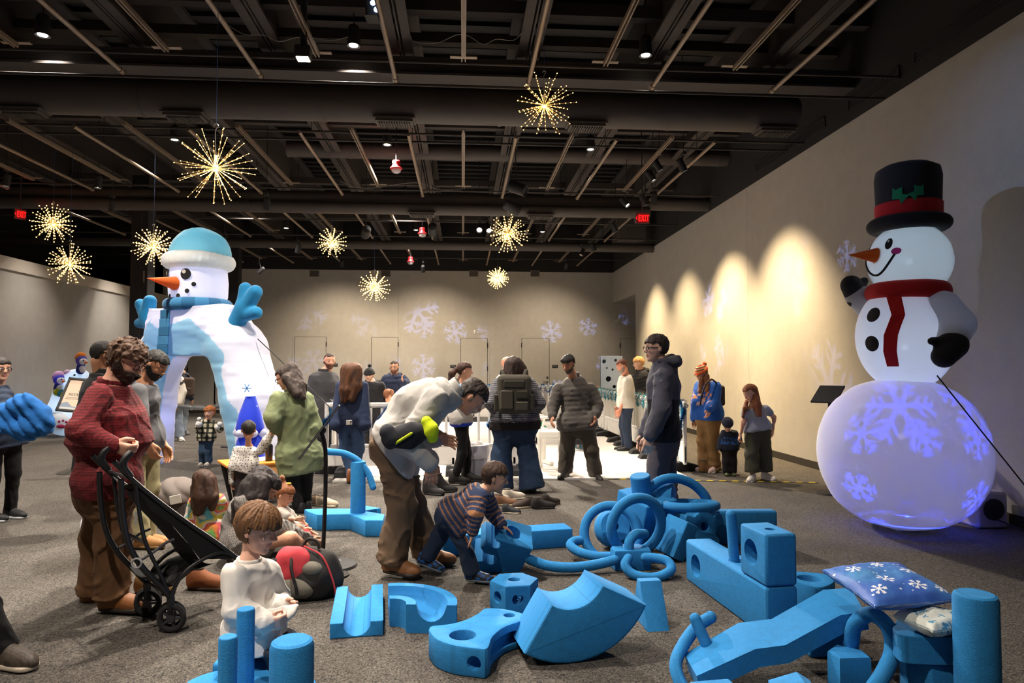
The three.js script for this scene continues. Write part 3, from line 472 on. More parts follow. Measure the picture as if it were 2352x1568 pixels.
/* man in the red plaid shirt pushing the stroller */
const redA = FL(0x7d2129), redB = FL(0x5c1519), redC = FL(0x360c10);
const manRed = person({ at: [258, 1392], H: 1.78, face: 88, build: 1.2, torso: { belly: 1.75, waist: 1.3, chest: 1.25, hip: 1.2 }, skin: 0xd9a48a, label: 'bearded man in a red plaid shirt and brown trousers pushing the stroller', look: { yaw: 84, pitch: -28 },
  J: { head: [292, 829, 0], neck: [258, 888, 0], shR: [228, 912, -.2], shL: [262, 915, .18], elR: [185, 990, -.33], wrR: [262, 1022, -.3], elL: [240, 1000, .3], wrL: [300, 1026, .26], hipR: [246, 1112, -.1], hipL: [252, 1112, .1], knR: [262, 1235, -.1], knL: [226, 1240, .12], anR: [258, 1372, -.1], anL: [216, 1362, .12] },
  handR: { pose: 'grip', thumb: V(1, .4, .3) }, handL: { pose: 'grip', thumb: V(1, .4, -.3) },
  top: { name: 'plaid_shirt', hem: .03, inf: .02, collar: .02, collarTube: .035, cell: .0075, fn: (x, y, z) => plaid(redA, redB, redC, x + z, y, .017) },
  bottom: { c: 0x624429, inf: .024, flare: .035, fold: 1.6 }, shoes: { c: 0x7a4a22, sole: 0x2a221c, L: .31 }, footR: 80, footL: 75,
  hair: { style: 'curly', c: 0x2e1c12, c2: 0x5a3c26, th: .09, curl: 1, line: .2, nape: -.28, side: -.05, back: .1 }, beard: { c: 0x1e130d, c2: 0x38261a, th: .055, mous: 1 }, glasses: 0x5a1f16 });
/* black-jacket man behind him */
person({ at: [228, 1222], H: 1.74, face: 150, build: 1.1, skin: 0xa8775a, label: 'man in a black jacket standing behind the plaid-shirt man', look: { yaw: 130, pitch: -20 }, J: { head: [238, 816] },
  top: { name: 'jacket', c: 0x191a1c, hem: .06, inf: .03, collarTube: .05, collar: .03 }, bottom: { c: 0x23262c }, shoes: { c: 0xc9ccd2, sole: 0xdadada }, hair: { style: 'short', c: 0x0d0b0a, line: .22, nape: -.3 } });
/* bearded man in the grey t-shirt */
person({ at: [318, 1252], H: 1.74, face: 80, skin: 0xb98463, label: 'dark-bearded man in a grey t-shirt looking down beside the arch', look: { yaw: 82, pitch: -32 }, J: { head: [357, 838, 0], neck: [330, 880, 0], shR: [318, 900, -.18], elR: [322, 965, -.24], wrR: [342, 1020, -.2], shL: [330, 900, .16], anR: [322, 1236], anL: [334, 1232] },
  top: { name: 't_shirt', c: 0x5f6064, sleeve: .42, hem: .06, inf: .02, collar: .01 }, bottom: { c: 0x8a8260, inf: .02, flare: .02 }, shoes: { c: 0x9a6c38, sole: 0x7a5a34 }, footR: 80, footL: 85, hair: { style: 'short', c: 0x0f0c0b, line: .24, nape: -.3, th: .03 }, beard: { c: 0x14100e, th: .02, mous: 1 } });
/* woman at the left edge with a blue puffer over her arm */
const pufferWoman = person({ at: [2, 1193], H: 1.64, face: 60, skin: 0xd8a68c, label: 'smiling woman with glasses in a navy jacket and black leggings', look: { yaw: 55, pitch: 0 }, J: { head: [3, 848, 0], shR: [2, 905, -.1], elR: [14, 950, -.25], wrR: [30, 942, -.3], shL: [-18, 905, .15], elL: [8, 950, -.1], wrL: [32, 932, -.28] },
  handR: { pose: 'grip', thumb: V(0, 1, 0) }, handL: { pose: 'grip', thumb: V(0, 1, 0) }, top: { name: 'jacket', c: 0x1c2a40, hem: .09, inf: .03, puff: .09 }, bottom: { c: 0x0b0b0d, inf: .006 }, shoes: { c: 0x16181c, sole: 0xbfc4ca }, footR: 80, footL: 70, hair: { style: 'tied', c: 0x1a1311, line: .25 }, glasses: true });
{ const D = pufferWoman.D, q = [at(18, 945, D - .42), at(55, 930, D - .4), at(88, 950, D - .36), at(96, 975, D - .36), at(60, 985, D - .4), at(25, 975, D - .42)], b = boundsOf(q, .2), pv = q[0].clone().setY(0), t = thing('puffer_jacket', 'bright blue quilted puffer jacket draped over a woman\'s arm', 'jacket', pv);
  const f = (x, y, z) => { let d = 1e3; for (let i = 0; i < q.length - 1; i++) d = smin(d, capsule(x, y, z, q[i], q[i + 1], .075, .08), .06); return d - Math.abs(Math.sin((x * .8 + y * .6) * 40)) * .024 - noise(x * 18, y * 18, z * 18) * .012; };
  part(t, 'quilted_shell', meshSDF(f, b.min, b.max, .011, { color: FL(0x0f5ea8) }).translate(-pv.x, 0, -pv.z), CLOTH); part(t, 'sleeve', meshSDF((x, y, z) => capsule(x, y, z, q[0], q[5], .05, .045) - Math.abs(Math.sin(y * 60)) * .008, b.min, b.max, .011, { color: FL(0x125a9c) }).translate(-pv.x, 0, -pv.z), CLOTH); }
/* visitor whose shoe reaches in at the lower left */
person({ at: [12, 1528], H: 1.76, face: 75, label: 'person in dark trousers and brown mesh shoe at the floor edge', skin: 0xc89478, J: { knR: [-70, 1330, -.1], hipR: [-150, 1130, -.1], hipL: [-150, 1130, .1], knL: [-130, 1310, .1], anL: [-150, 1480, .2], anR: [2, 1492, 0], neck: [-170, 830, 0], shL: [-170, 860, .18], shR: [-170, 860, -.18], elL: [-180, 980, .2], elR: [-180, 980, -.2], wrL: [-150, 1080, .2], wrR: [-150, 1080, -.2] },
  top: { c: 0x2a2c30, hem: .05 }, bottom: { c: 0x101112, inf: .02, flare: .015 }, shoes: { fn: (x, y, z) => plaid(FL(0x4a4036), FL(0x38302a), FL(0x28221e), x, y + z, .012), sole: 0xb9ae9c, L: .3 }, footR: 70, footL: 80, hair: { style: 'short', c: 0x20160f } });
/* through the arch */
person({ at: [398, 1012], H: 1.64, face: -25, skin: 0xd2a187, label: 'woman in a white printed sweatshirt and pale jeans beyond the arch', J: { head: [392, 852, 0], elR: [382, 908, -.15], wrR: [381, 912, -.3], anL: [413, 1004, .0], knL: [408, 955, 0], anR: [388, 1008, 0] }, top: { name: 'sweatshirt', hem: .08, inf: .03, fn: (x, y, z, sk) => { const s = sk.spineT(x, y, z); return s > .18 && s < .42 && noise(x * 22, y * 22, z * 4) > .35 ? FL(0x2a2a2c) : FL(0xd8d2c8); } }, bottom: { c: 0x7f8b9a, inf: .03, flare: .03 }, shoes: { c: 0xd8d4cc, sole: 0xe8e4dc }, footL: 40, footR: -30, hair: { style: 'long', c: 0x1c1411, chain: [[[400, 840, .05, .08], [404, 880, .0, .07], [402, 905, -.05, .04]]] } });
{ const p = person({ at: [412, 1000], H: 1.74, face: 170, skin: 0xc89478, label: 'person in a navy top carrying a brown backpack beyond the arch', J: { head: [398, 842], shR: [432, 868], shL: [405, 860] }, top: { c: 0x26344c, hem: .04, inf: .02 }, bottom: { c: 0x7c8792, inf: .02 }, shoes: { c: 0x6a6a6a }, hair: { style: 'short', c: 0x201512 } });
  const t = thing('backpack', 'brown backpack slung on the person beyond the arch', 'backpack', at(432, 880, p.D - .2)); part(t, 'pack', rbox(.3, .42, .16, .06, 0, -.08, .04), mat(0x4a3a30)); part(t, 'pocket', rbox(.22, .18, .06, .03, 0, -.18, .13), mat(0x3c2f28)); part(t, 'strap', tube([V(-.1, .1, -.02), V(-.12, .2, -.08), V(-.05, .16, -.2)], .02), mat(0x2c2320)); }
/* toddler with snowballs */
{ const A = FL(0xc9c2a8), B = FL(0x3a3d30), Cc = FL(0x14140f); const p = person({ at: [473, 1073], H: .97, headH: .2, face: -8, skin: 0xe2ab90, label: 'red-haired toddler in a black and cream plaid shirt holding snowballs', J: { head: [481, 948, 0], elL: [505, 985, 0], wrL: [502, 982, -.12], elR: [456, 985, 0], wrR: [458, 978, -.13], knL: [478, 1035, -.06], anR: [466, 1062, .05], anL: [480, 1062, -.05] }, handL: { pose: 'grip', thumb: V(-1, 0, 0), dir: V(0, 1, .3) }, handR: { pose: 'grip', thumb: V(1, 0, 0), dir: V(0, 1, .3) },
    top: { name: 'plaid_shirt', hem: .06, inf: .02, cell: .009, fn: (x, y, z) => plaid(A, B, Cc, x, y, .075) }, bottom: { c: 0x2c4460, inf: .018, flare: .014 }, shoes: { c: 0xb9b4aa, sole: 0xcac6bc }, hair: { style: 'curly', c: 0x8a4a1e, c2: 0xb86c30, th: .08, curl: .8, line: .2, nape: -.4, side: -.2, back: .05 } });
  for (const [px, py, r, n] of [[458, 962, .032, 'small snowball on top in the toddler\'s right hand'], [457, 974, .05, 'large snowball in the toddler\'s right hand'], [505, 974, .04, 'snowball by the toddler\'s left wrist'], [499, 981, .04, 'snowball against the toddler\'s left sleeve']]) solo('play_snowball', n, 'snowball', ball(r, ...at(px, py, p.D - .22).toArray()), mat(0xe4e2e0, 1), 'soft play snowballs'); }
/* boy in the dotted shirt, back turned */
{ const W = FL(0xd3d0cc), K = FL(0x20222a); person({ at: [560, 1168], H: .98, headH: .205, face: 172, skin: 0xb98263, label: 'small boy in a white dotted shirt seen from behind at the orange table', look: { yaw: 195, pitch: -15 }, J: { head: [571, 988, 0], shL: [545, 1034], shR: [598, 1034], elR: [612, 1012, 0], wrR: [626, 990, -.02], elL: [536, 1072, -.02], wrL: [533, 1108, 0] }, handR: { pose: 'grip', thumb: V(0, 1, 0) },
    top: { name: 'dotted_shirt', hem: .07, inf: .016, cell: .0065, fn: (x, y, z) => { const u = (x + z * .4) / .03, v = y / .03, i = Math.floor(u), j = Math.floor(v), ox = hash(i, j, 5) * .5 + .25, oy = hash(i, j, 6) * .5 + .25; return Math.hypot(u - i - ox, v - j - oy) < .2 ? K : W; } }, bottom: { c: 0x2a2226, inf: .014 }, shoes: { c: 0x3a3a40 }, hair: { style: 'short', c: 0x17110e, line: .2, nape: -.26, th: .035 } }); }
/* woman in the green shirt */
{ const p = person({ at: [688, 1174], H: 1.64, face: -140, skin: 0xcf9c80, label: 'woman in a loose green shirt and black leggings holding the boy\'s hand', torso: { hem: 1.25 }, build: 1.1, look: { yaw: -105, pitch: -22 }, J: { head: [655, 868, 0], neck: [672, 902, 0], shL: [642, 918, -.16], shR: [702, 918, .12], elL: [626, 960, -.25], wrL: [632, 982, -.1], elR: [722, 985, .1], wrR: [690, 1010, .3], hipL: [668, 1050, -.08], hipR: [708, 1050, .05], knL: [672, 1110, -.08], knR: [702, 1110, .05], anL: [686, 1165, -.06], anR: [704, 1160, .06] }, handL: { pose: 'grip', thumb: V(0, 0, 1) },
    top: { name: 'green_shirt', c: 0x707a58, hem: .12, inf: .035, fold: 2, collarTube: .03, collar: .02 }, bottom: { c: 0x0c0c0e, inf: .006 }, shoes: { c: 0x141416 }, footL: -120, footR: -150, glasses: true,
    hair: { style: 'long', c: 0x16100e, c2: 0x3c2c24, nape: -.4, th: .05, chain: [[[668, 850, .02, .09], [688, 888, -.05, .075], [695, 912, -.12, .035]], [[660, 870, -.1, .06], [680, 905, -.15, .05]]] } });
  const hb = thing('hair_clip', 'beaded red and green hair clip on the woman in green', 'hair clip', p.inHead(-.3, .15, .18)); const cols = [0xb02020, 0x1f7a3a, 0xd8d0c0, 0x188a78]; for (let k = 0; k < 14; k++) part(hb, 'bead', ball(.014, (rnd() - .5) * .05, (k - 7) * .009, (rnd() - .5) * .05), mat(cols[k % 4], .3)); }
/* girl in the tie-dye top sitting on the floor */
{ const T = [FL(0xd8d4cc), FL(0x58a8b8), FL(0xd8c84a), FL(0xd8d4cc), FL(0xcc5560), FL(0xd88040), FL(0x6aa050), FL(0xd8d4cc)]; person({ pos: G(480, 1240), H: 1.12, headH: .2, face: 135, skin: 0xd8a58a, label: 'girl with long brown hair in a tie-dye shirt sitting on the carpet', look: { yaw: 150, pitch: -18 }, J: { head: [468, 1108, 0], hipL: [462, 1225, .12], hipR: [498, 1228, 0], neck: [474, 1140, 0], shL: [448, 1152, .08], shR: [502, 1148, -.02], elL: [440, 1190, .05], wrL: [455, 1215, .2], elR: [517, 1180, .12], wrR: [522, 1200, .3], knL: [500, 1215, .45], knR: [530, 1215, .35], anL: [470, 1232, .5], anR: [515, 1235, .4] },
    top: { name: 'tie_dye_shirt', sleeve: .8, hem: .02, inf: .022, cell: .008, fn: (x, y, z) => blot(T, x + y * .3, y * 1.6, z, 9) }, bottom: { c: 0xc09aa6, inf: .018, fold: 1.5 }, shoes: { c: 0xb08a9a }, hair: { style: 'long', c: 0x27160f, c2: 0x4a2e1e, nape: -.45, th: .06, side: -.3, chain: [[[466, 1100, -.06, .085], [462, 1140, -.1, .08], [456, 1172, -.1, .05]], [[478, 1105, -.07, .07], [486, 1140, -.1, .06], [488, 1165, -.1, .03]], [[450, 1120, -.02, .05], [446, 1165, -.04, .03]]] } }); }
/* seated woman with long dark hair, striped grey shirt */
{ const p = person({ pos: G(590, 1286), H: 1.62, face: 78, skin: 0xcf9c80, label: 'seated woman with long dark hair and a grey striped shirt leaning forward', look: { yaw: 80, pitch: -45 }, J: { head: [612, 1118, 0], neck: [580, 1140, 0], hipR: [548, 1256, -.12], hipL: [556, 1250, .12], shR: [562, 1158, -.16], shL: [582, 1158, .16], mid: [548, 1205, 0], elR: [645, 1215, -.22], wrR: [712, 1244, -.1], elL: [640, 1200, .25], wrL: [690, 1220, .3], knR: [668, 1235, -.28], anR: [738, 1282, -.05], knL: [660, 1225, .3], anL: [715, 1275, .2] },
    handR: { pose: 'relax', thumb: V(0, 1, 0) }, handL: { pose: 'relax', thumb: V(0, 1, 0) }, top: { name: 'striped_shirt', hem: .03, inf: .026, cell: .008, fold: 1.6, fn: (x, y, z, sk) => { const s = (x + y * .5) / .017; return (s - Math.floor(s)) < .35 ? FL(0x4c4a4a) : FL(0x837f7a); } }, bottom: { c: 0x4b4a46, inf: .014, fold: 1.4 }, shoes: { fn: (x, y, z) => FL(0x1e2230), sole: 0xcfc6b0, L: .27 }, footR: V(1, -.1, .2), footL: V(1, -.1, -.2),
    hair: { style: 'long', c: 0x0f0b0c, c2: 0x2a2022, nape: -.4, side: -.2, th: .06, chain: [[[600, 1092, -.02, .085], [575, 1118, -.1, .075], [552, 1160, -.15, .06], [540, 1198, -.16, .03]], [[606, 1105, -.1, .06], [600, 1140, -.15, .05], [594, 1170, -.14, .03]], [[588, 1104, -.1, .065], [576, 1145, -.16, .055], [566, 1185, -.16, .025]]] } });
  for (let k = 0; k < 5; k++) p.sub(p.g, 'shoelace', bar(p.J.anR.clone().add(V(.03 + k * .022, .045 - k * .008, .02)), p.J.anR.clone().add(V(.05 + k * .022, .03 - k * .008, .075)), .004), M.white); }
/* baby girl in her lap */
{ const RD = FL(0xa81c20), WH = FL(0xe8e0dc); const p = person({ pos: G(668, 1262), H: .82, headH: .18, face: 75, skin: 0xdba488, label: 'baby girl in red polka-dot trousers sitting in the woman\'s lap', look: { yaw: 78, pitch: -25 }, J: { head: [654, 1136, 0], neck: [648, 1162, 0], hipR: [652, 1218, -.06], hipL: [655, 1216, .08], shR: [645, 1174, -.09], shL: [652, 1172, .09], elR: [665, 1192, -.12], wrR: [682, 1192, -.1], elL: [676, 1185, .1], wrL: [692, 1198, .08], knR: [688, 1210, -.1], knL: [690, 1205, .08], anR: [706, 1240, -.08], anL: [708, 1235, .1] }, handR: { pose: 'flat', thumb: V(0, 1, 0) }, handL: { pose: 'flat', thumb: V(0, 1, 0) },
    top: { name: 'frill_top', c: 0xb8b0a8, sleeve: .3, hem: .02, inf: .012 }, bottom: { inf: .02, cell: .007, fn: (x, y, z) => { const u = x / .03, v = y / .03, i = Math.floor(u), j = Math.floor(v); return Math.hypot(u - i - .5, v - j - .5) < .2 ? WH : RD; } }, shoes: { c: 0xc8b8b0, L: .13 }, hair: { style: 'short', c: 0x6a3a1e, c2: 0x8a5530, th: .05, line: .22, nape: -.35, side: -.15, back: .05, chain: [[[650, 1108, 0, .02], [648, 1098, 0, .022], [642, 1102, 0, .015]]] } });
  solo('hair_tie', 'yellow hair tie on the baby girl\'s topknot', 'hair tie', new THREE.TorusGeometry(.016, .006, 8, 16).rotateX(1.57).translate(...p.inHead(0, .55, -.05).toArray()), mat(0xc8a020)); }
/* boy in the white long-sleeved shirt */
const whiteBoy = person({ pos: G(600, 1600), depth: 3.1, H: 1.1, headH: .215, face: 62, skin: 0xdfae98, label: 'boy with a brown bowl haircut in a white long-sleeved shirt lifting its hem', look: { yaw: 74, pitch: -14 },
  J: { head: [594, 1214, 0], neck: [572, 1286, 0], shR: [542, 1318, -.09], shL: [612, 1312, .1], elR: [542, 1398, -.14], wrR: [616, 1428, -.18], elL: [640, 1382, .14], wrL: [648, 1392, -.02], hipR: [566, 1462, -.06], hipL: [592, 1458, .07], knR: [648, 1484, -.14], knL: [655, 1476, .12], anR: [640, 1562, -.1], anL: [648, 1556, .14] }, handR: { pose: 'grip', thumb: V(0, 1, .3), dir: V(1, -.05, 0) }, handL: { pose: 'grip', thumb: V(0, 1, -.3), dir: V(1, -.1, 0) },
  top: { name: 'white_shirt', c: 0xd6d2cc, hem: .02, inf: .02, fold: 1.6, collar: .0, collarTube: .014 }, bottom: { c: 0x232a36, inf: .016 }, shoes: { c: 0x30343c, L: .17 }, cell: .0065, hand: 1.12,
  hair: { style: 'bowl', c: 0x3c2414, c2: 0x7c5632, th: .085, line: .12, temple: .3, nape: -.34, side: -.06, back: .02 } });
wear(whiteBoy, 'lifted_hem', (x, y, z) => { const D = whiteBoy.D; let d = 1e3; const A = [at(605, 1405, D - .1), at(650, 1398, D - .1), at(682, 1390, D - .06)], Bq = [at(590, 1445, D - .13), at(640, 1438, D - .16), at(672, 1410, D - .1)]; for (let i = 0; i < 2; i++) for (const t of [0, .34, .67, 1]) d = smin(d, capsule(x, y, z, A[i].clone().lerp(Bq[i], t), A[i + 1].clone().lerp(Bq[i + 1], t), .012, .008), .02); return d; }, [at(590, 1450, 2.9), at(690, 1385, 3.1)], .06, .006, 0xd6d2cc);
/* behind the barrier, left to right */
person({ at: [742, 1071], H: 1.75, face: 45, build: 1.3, torso: { belly: 1.2 }, skin: 0xd0967c, label: 'stout man in a dark grey coat standing by the tinsel barrier', look: { yaw: 25, pitch: -4 }, J: { head: [757, 829] }, top: { name: 'coat', c: 0x36363a, hem: .12, inf: .035, collarTube: .05, collar: .02 }, bottom: { c: 0x23242a }, shoes: { c: 0x202020 }, hair: { style: 'short', c: 0x2c1e18, th: .012, line: .3 }, beard: { c: 0x5a3424, th: .016, mous: 1 } });
{ const p = person({ at: [806, 1108], H: 1.64, face: 165, build: 1.12, skin: 0xcf9c80, label: 'woman in a navy sweater and jeans seen from behind by the barrier', look: { yaw: 150, pitch: -5 }, J: { head: [806, 860], elL: [772, 975, -.1], wrL: [790, 990, .3], elR: [838, 975, -.1], wrR: [830, 990, .3], anL: [812, 1096], anR: [806, 1096] }, top: { name: 'sweater', c: 0x1d2b4a, hem: .06, inf: .03 }, bottom: { c: 0x30486a, inf: .014, flare: .02 }, shoes: { c: 0x7a4a26, boot: 1.5 },
    hair: { style: 'long', c: 0x33201a, c2: 0x6a4226, th: .09, curl: .7, nape: -.5, side: -.3, chain: [[[800, 850, -.06, .1], [795, 895, -.1, .09], [790, 918, -.12, .05]], [[815, 850, -.05, .1], [818, 885, -.08, .08], [808, 915, -.12, .05]]] } });
  const ph = thing('phone', 'pale phone in the back pocket of the jeans', 'phone', at(802, 970, p.D - .17), .2); part(ph, 'case', rbox(.075, .06, .012, .008), mat(0xb9b6b2, .4)); part(ph, 'camera_bump', rbox(.02, .02, .004, .004, .02, .012, .008), M.blackgloss); }
person({ at: [853, 1058], H: 1.57, face: -5, skin: 0xe0b49a, label: 'person in a black hoodie and black pompom beanie facing the rink', J: { head: [848, 862], elR: [838, 925], wrR: [845, 950, -.2] }, top: { name: 'hoodie', c: 0x16161a, hem: .08, inf: .035, hood: true }, bottom: { c: 0x1c1c20 }, shoes: { c: 0x202020 }, hair: { style: 'none', c: 0x1a1412 }, hat: { c: 0x141416, pom: [0, .72, -.05] } });
person({ at: [905, 1034], H: 1.69, face: -5, skin: 0xd6a084, label: 'man in a navy quilted puffer jacket with his arm bent', look: { yaw: -8, pitch: -3 }, J: { elL: [931, 882, 0], wrL: [925, 878, -.2] }, handL: { dir: V(-.2, 1, .3) }, top: [{ name: 'puffer', c: 0x1f2a44, hem: .07, inf: .04, puff: .09, hood: true }], bottom: { c: 0x26282e }, shoes: { c: 0x202020 }, hair: { style: 'short', c: 0x2a1c16, th: .02, line: .3 }, beard: { c: 0x6a4636, th: .008, mous: 1 } });
person({ at: [893, 1060], H: 1.17, headH: .2, face: 150, skin: 0xd6a084, label: 'child with a red-brown ponytail inside the rink', J: { head: [893, 908] }, look: { yaw: 130, pitch: -10 }, top: { c: 0x5a4a60, hem: .06 }, bottom: { c: 0x2c3038 }, shoes: { c: 0x303030 }, hair: { style: 'tied', c: 0x6a3c22, c2: 0x8a5632, chain: [[[900, 898, -.05, .03], [902, 908, -.1, .025]]] } });
/* bending man in the pale jacket */
const bendMan = person({ at: [930, 1312], H: 1.84, face: 90, skin: 0xcc9678, label: 'man in a pale grey jacket and brown trousers bending over the blocks', look: { yaw: 90, pitch: -48 },
  J: { head: [1084, 912, 0], neck: [1040, 902, 0], mid: [945, 930, 0], shR: [1000, 918, -.21], shL: [1012, 920, .2], hipR: [896, 1015, -.11], hipL: [905, 1012, .1], elR: [935, 1015, -.3], wrR: [988, 1062, -.28], elL: [960, 1005, .22], wrL: [1003, 1008, -.05], knR: [922, 1160, -.12], knL: [945, 1155, .14], anR: [902, 1290, -.12], anL: [980, 1268, .16] },
  handR: { pose: 'relax', dir: V(.1, -1, 0), thumb: V(1, 0, -.3) }, handL: { pose: 'point', dir: V(1, -.1, .3), thumb: V(0, 1, .4) }, top: { name: 'jacket', c: 0xa8a6a2, hem: .03, inf: .036, fold: 1.2, collar: .03, collarTube: .06 }, bottom: { c: 0x614d3a, inf: .03, flare: .04, fold: 2 }, shoes: { c: 0x8a5a34, sole: 0x2c241e, L: .3, boot: .3 }, footR: 60, footL: 75,
  hair: { style: 'short', c: 0x1c1512, c2: 0x33261e, line: .24, nape: -.26, th: .04, curl: .25 } });
wear(bendMan, 'shirt_collar', (x, y, z) => { const n = bendMan.J.neck.clone().lerp(bendMan.J.head, .25), u = bendMan.J.head.clone().sub(bendMan.J.neck).normalize(), dx = x - n.x, dy = y - n.y, dz = z - n.z, h = dx * u.x + dy * u.y + dz * u.z, r = Math.sqrt(Math.max(0, dx * dx + dy * dy + dz * dz - h * h)); return Math.max(Math.abs(r - .07) - .007, Math.abs(h) - .03); }, [bendMan.J.neck], .18, .008, 0x5a86b8);
{ const D = bendMan.D, q = (a, b, c = -.32) => at(a, b, D + c), t = thing('rolled_coat', 'navy and neon yellow rolled coat under the bending man\'s arm', 'coat', q(940, 1000).setY(0)), rt = t.position, add = (n, f, pts, c, col) => { const b = boundsOf(pts, .14); part(t, n, meshSDF(f, b.min, b.max, c, { color: FL(col) }).translate(-rt.x, 0, -rt.z), CLOTH); };
  const B1 = [q(895, 1005), q(945, 1000, -.36), q(985, 985, -.38)]; add('coat_roll', (x, y, z) => smin(capsule(x, y, z, B1[0], B1[1], .07, .075), capsule(x, y, z, B1[1], B1[2], .075, .06), .03) - noise(x * 14, y * 14, z * 14) * .018, B1, .01, 0x14161f);
  const B2 = [q(980, 968, -.4), q(990, 985, -.41), q(993, 1008, -.4)]; add('neon_panel', (x, y, z) => smin(capsule(x, y, z, B2[0], B2[1], .04, .05), capsule(x, y, z, B2[1], B2[2], .045, .035), .03) - noise(x * 20, y * 20, z * 20) * .012, B2, .008, 0xc8dc10);
  const B3 = [q(905, 1020, -.41), q(945, 995, -.45)]; add('neon_piping', (x, y, z) => capsule(x, y, z, B3[0], B3[1], .01, .01), B3, .006, 0xc8d820);
  const B4 = [q(890, 992, -.38), q(900, 1008, -.38)]; add('cap', (x, y, z) => capsule(x, y, z, B4[0], B4[1], .055, .06), B4, .008, 0x22252e); }
/* striped boy pushing a block */
{ const N = FL(0x35405e), O = FL(0xb07a52); const p = person({ at: [1082, 1332], H: 1.16, headH: .205, face: 80, skin: 0xcf9a7c, label: 'boy in a blue and orange striped sweater reaching for a foam block', look: { yaw: 84, pitch: -12 },
    J: { head: [1138, 1096, 0], neck: [1116, 1124, 0], shR: [1104, 1138, -.1], shL: [1116, 1136, .1], hipR: [1030, 1182, -.06], hipL: [1034, 1176, .07], elR: [1094, 1180, -.16], wrR: [1086, 1222, -.14], elL: [1132, 1178, .14], wrL: [1152, 1204, .1], knR: [1066, 1248, -.06], anR: [1086, 1318, -.06], knL: [1008, 1232, .1], anL: [978, 1284, .1] }, handR: { pose: 'flat', dir: V(-.2, -1, 0), thumb: V(.2, 0, -1) }, handL: { pose: 'flat', dir: V(1, -.75, .1), thumb: V(0, .3, 1) },
    top: { name: 'striped_sweater', hem: .02, inf: .02, cell: .0062, fn: (x, y, z, sk) => { const a = sk.armT(x, y, z), tt = sk.torso(x, y, z), s = (a[1] < .075 && tt > -.04 ? a[0] + .013 : sk.spineT(x, y, z)) / .034; return s - Math.floor(s) < .26 ? O : N; } }, bottom: { c: 0x1c2c44, inf: .018, flare: .012, fold: 1.5 }, shoes: { fn: (x, y, z) => noise(x * 60, y * 60, z * 60) > .15 ? FL(0x1a5ca8) : FL(0x20242c), sole: 0x5c6670, L: .2 }, footR: 70, footL: V(1, -.35, .2),
    hair: { style: 'short', c: 0x20140e, c2: 0x4a3222, th: .06, line: .2, nape: -.25, side: -.02, back: .08 } }); }
/* women at the rink entrance */
{ const W = FL(0xb0aca6), Bl = FL(0x1838a8); person({ at: [1058, 1112], H: 1.63, face: 95, skin: 0xcf9c80, label: 'woman with a brown ponytail in a pale sweatshirt and black leggings', look: { yaw: 92, pitch: -2 }, J: { head: [1068, 852], shR: [1052, 900, -.12], elR: [1090, 935, -.25], wrR: [1112, 925, -.1], elL: [1080, 935, .2], wrL: [1110, 928, .2], knR: [1062, 1042], anR: [1044, 1098, -.05], anL: [1072, 1094, .08], knL: [1072, 1040, .08] }, top: { name: 'sweatshirt', hem: .05, inf: .03, fn: (x, y, z, sk) => sk.spineT(x, y, z) < -.025 ? Bl : W }, bottom: { c: 0x0d0d0f, inf: .006, len: .82 }, shoes: { c: 0x1a1614, boot: 1.4 }, hair: { style: 'tied', c: 0x241612, c2: 0x4a2c20, line: .22, nape: -.2, chain: [[[1048, 848, 0, .03], [1038, 858, -.02, .045], [1034, 880, -.03, .035]]] } }); }
const packWoman = person({ at: [1183, 1130], H: 1.66, face: 178, build: 1.38, torso: { hip: 1.3, hem: 1.3, chest: 1.05 }, skin: 0xcf9c80, label: 'broad woman in a striped grey top and wide jeans seen from behind', J: { head: [1180, 852], elL: [1128, 925, -.1], wrL: [1140, 945, .35], elR: [1238, 925, -.1], wrR: [1228, 945, .35], shL: [1146, 884], shR: [1216, 884], knL: [1152, 1040], knR: [1212, 1040], anL: [1150, 1118], anR: [1222, 1118] }, top: { name: 'striped_top', hem: .06, inf: .03, cell: .009, fn: (x, y, z, sk) => { const s = y / .022; return sk.spineT(x, y, z) < .02 ? FL(0x1e1a1a) : s - Math.floor(s) < .38 ? FL(0x8a8a90) : FL(0x3c3d46); } }, bottom: { c: 0x1e3450, inf: .02, flare: .1, fold: 1.6, len: 1.05 }, shoes: { c: 0x16161a }, footL: 170, footR: 190,
  hair: { style: 'long', c: 0x1c1210, c2: 0x3a261e, th: .07, nape: -.5, side: -.3, chain: [[[1180, 840, -.05, .12], [1172, 880, -.1, .11], [1165, 905, -.14, .07]], [[1190, 850, -.05, .11], [1198, 885, -.08, .09], [1196, 905, -.1, .06]]] } });
{ const t = thing('backpack', 'olive canvas backpack with flap pockets on the broad woman', 'backpack', at(1181, 905, packWoman.D - .3), -.07), m = mat(0x4a463c, .9), m2 = mat(0x3c392f, .9); part(t, 'pack_body', rbox(.4, .46, .16, .07, 0, 0, 0, 3), m); part(t, 'flap', rbox(.24, .08, .03, .012, 0, .12, .085), m2); part(t, 'pocket', rbox(.15, .22, .05, .02, -.085, -.06, .09), m); part(t, 'pocket', rbox(.14, .1, .05, .02, .09, .0, .09), m2); part(t, 'pocket', rbox(.14, .11, .06, .02, .09, -.13, .09), m);
  part(t, 'zip', box(.13, .008, .006, .09, -.09, .122), mat(0x9a9a80, .4)); part(t, 'side_pocket', rbox(.05, .2, .12, .02, .21, -.1, 0), m2); part(t, 'side_pocket', rbox(.05, .2, .12, .02, -.21, -.1, 0), m2); for (const s of [-1, 1]) part(t, 'strap', tube([V(s * .12, .2, -.06), V(s * .14, .27, -.14), V(s * .15, .2, -.28)], .025, 16), m2); }
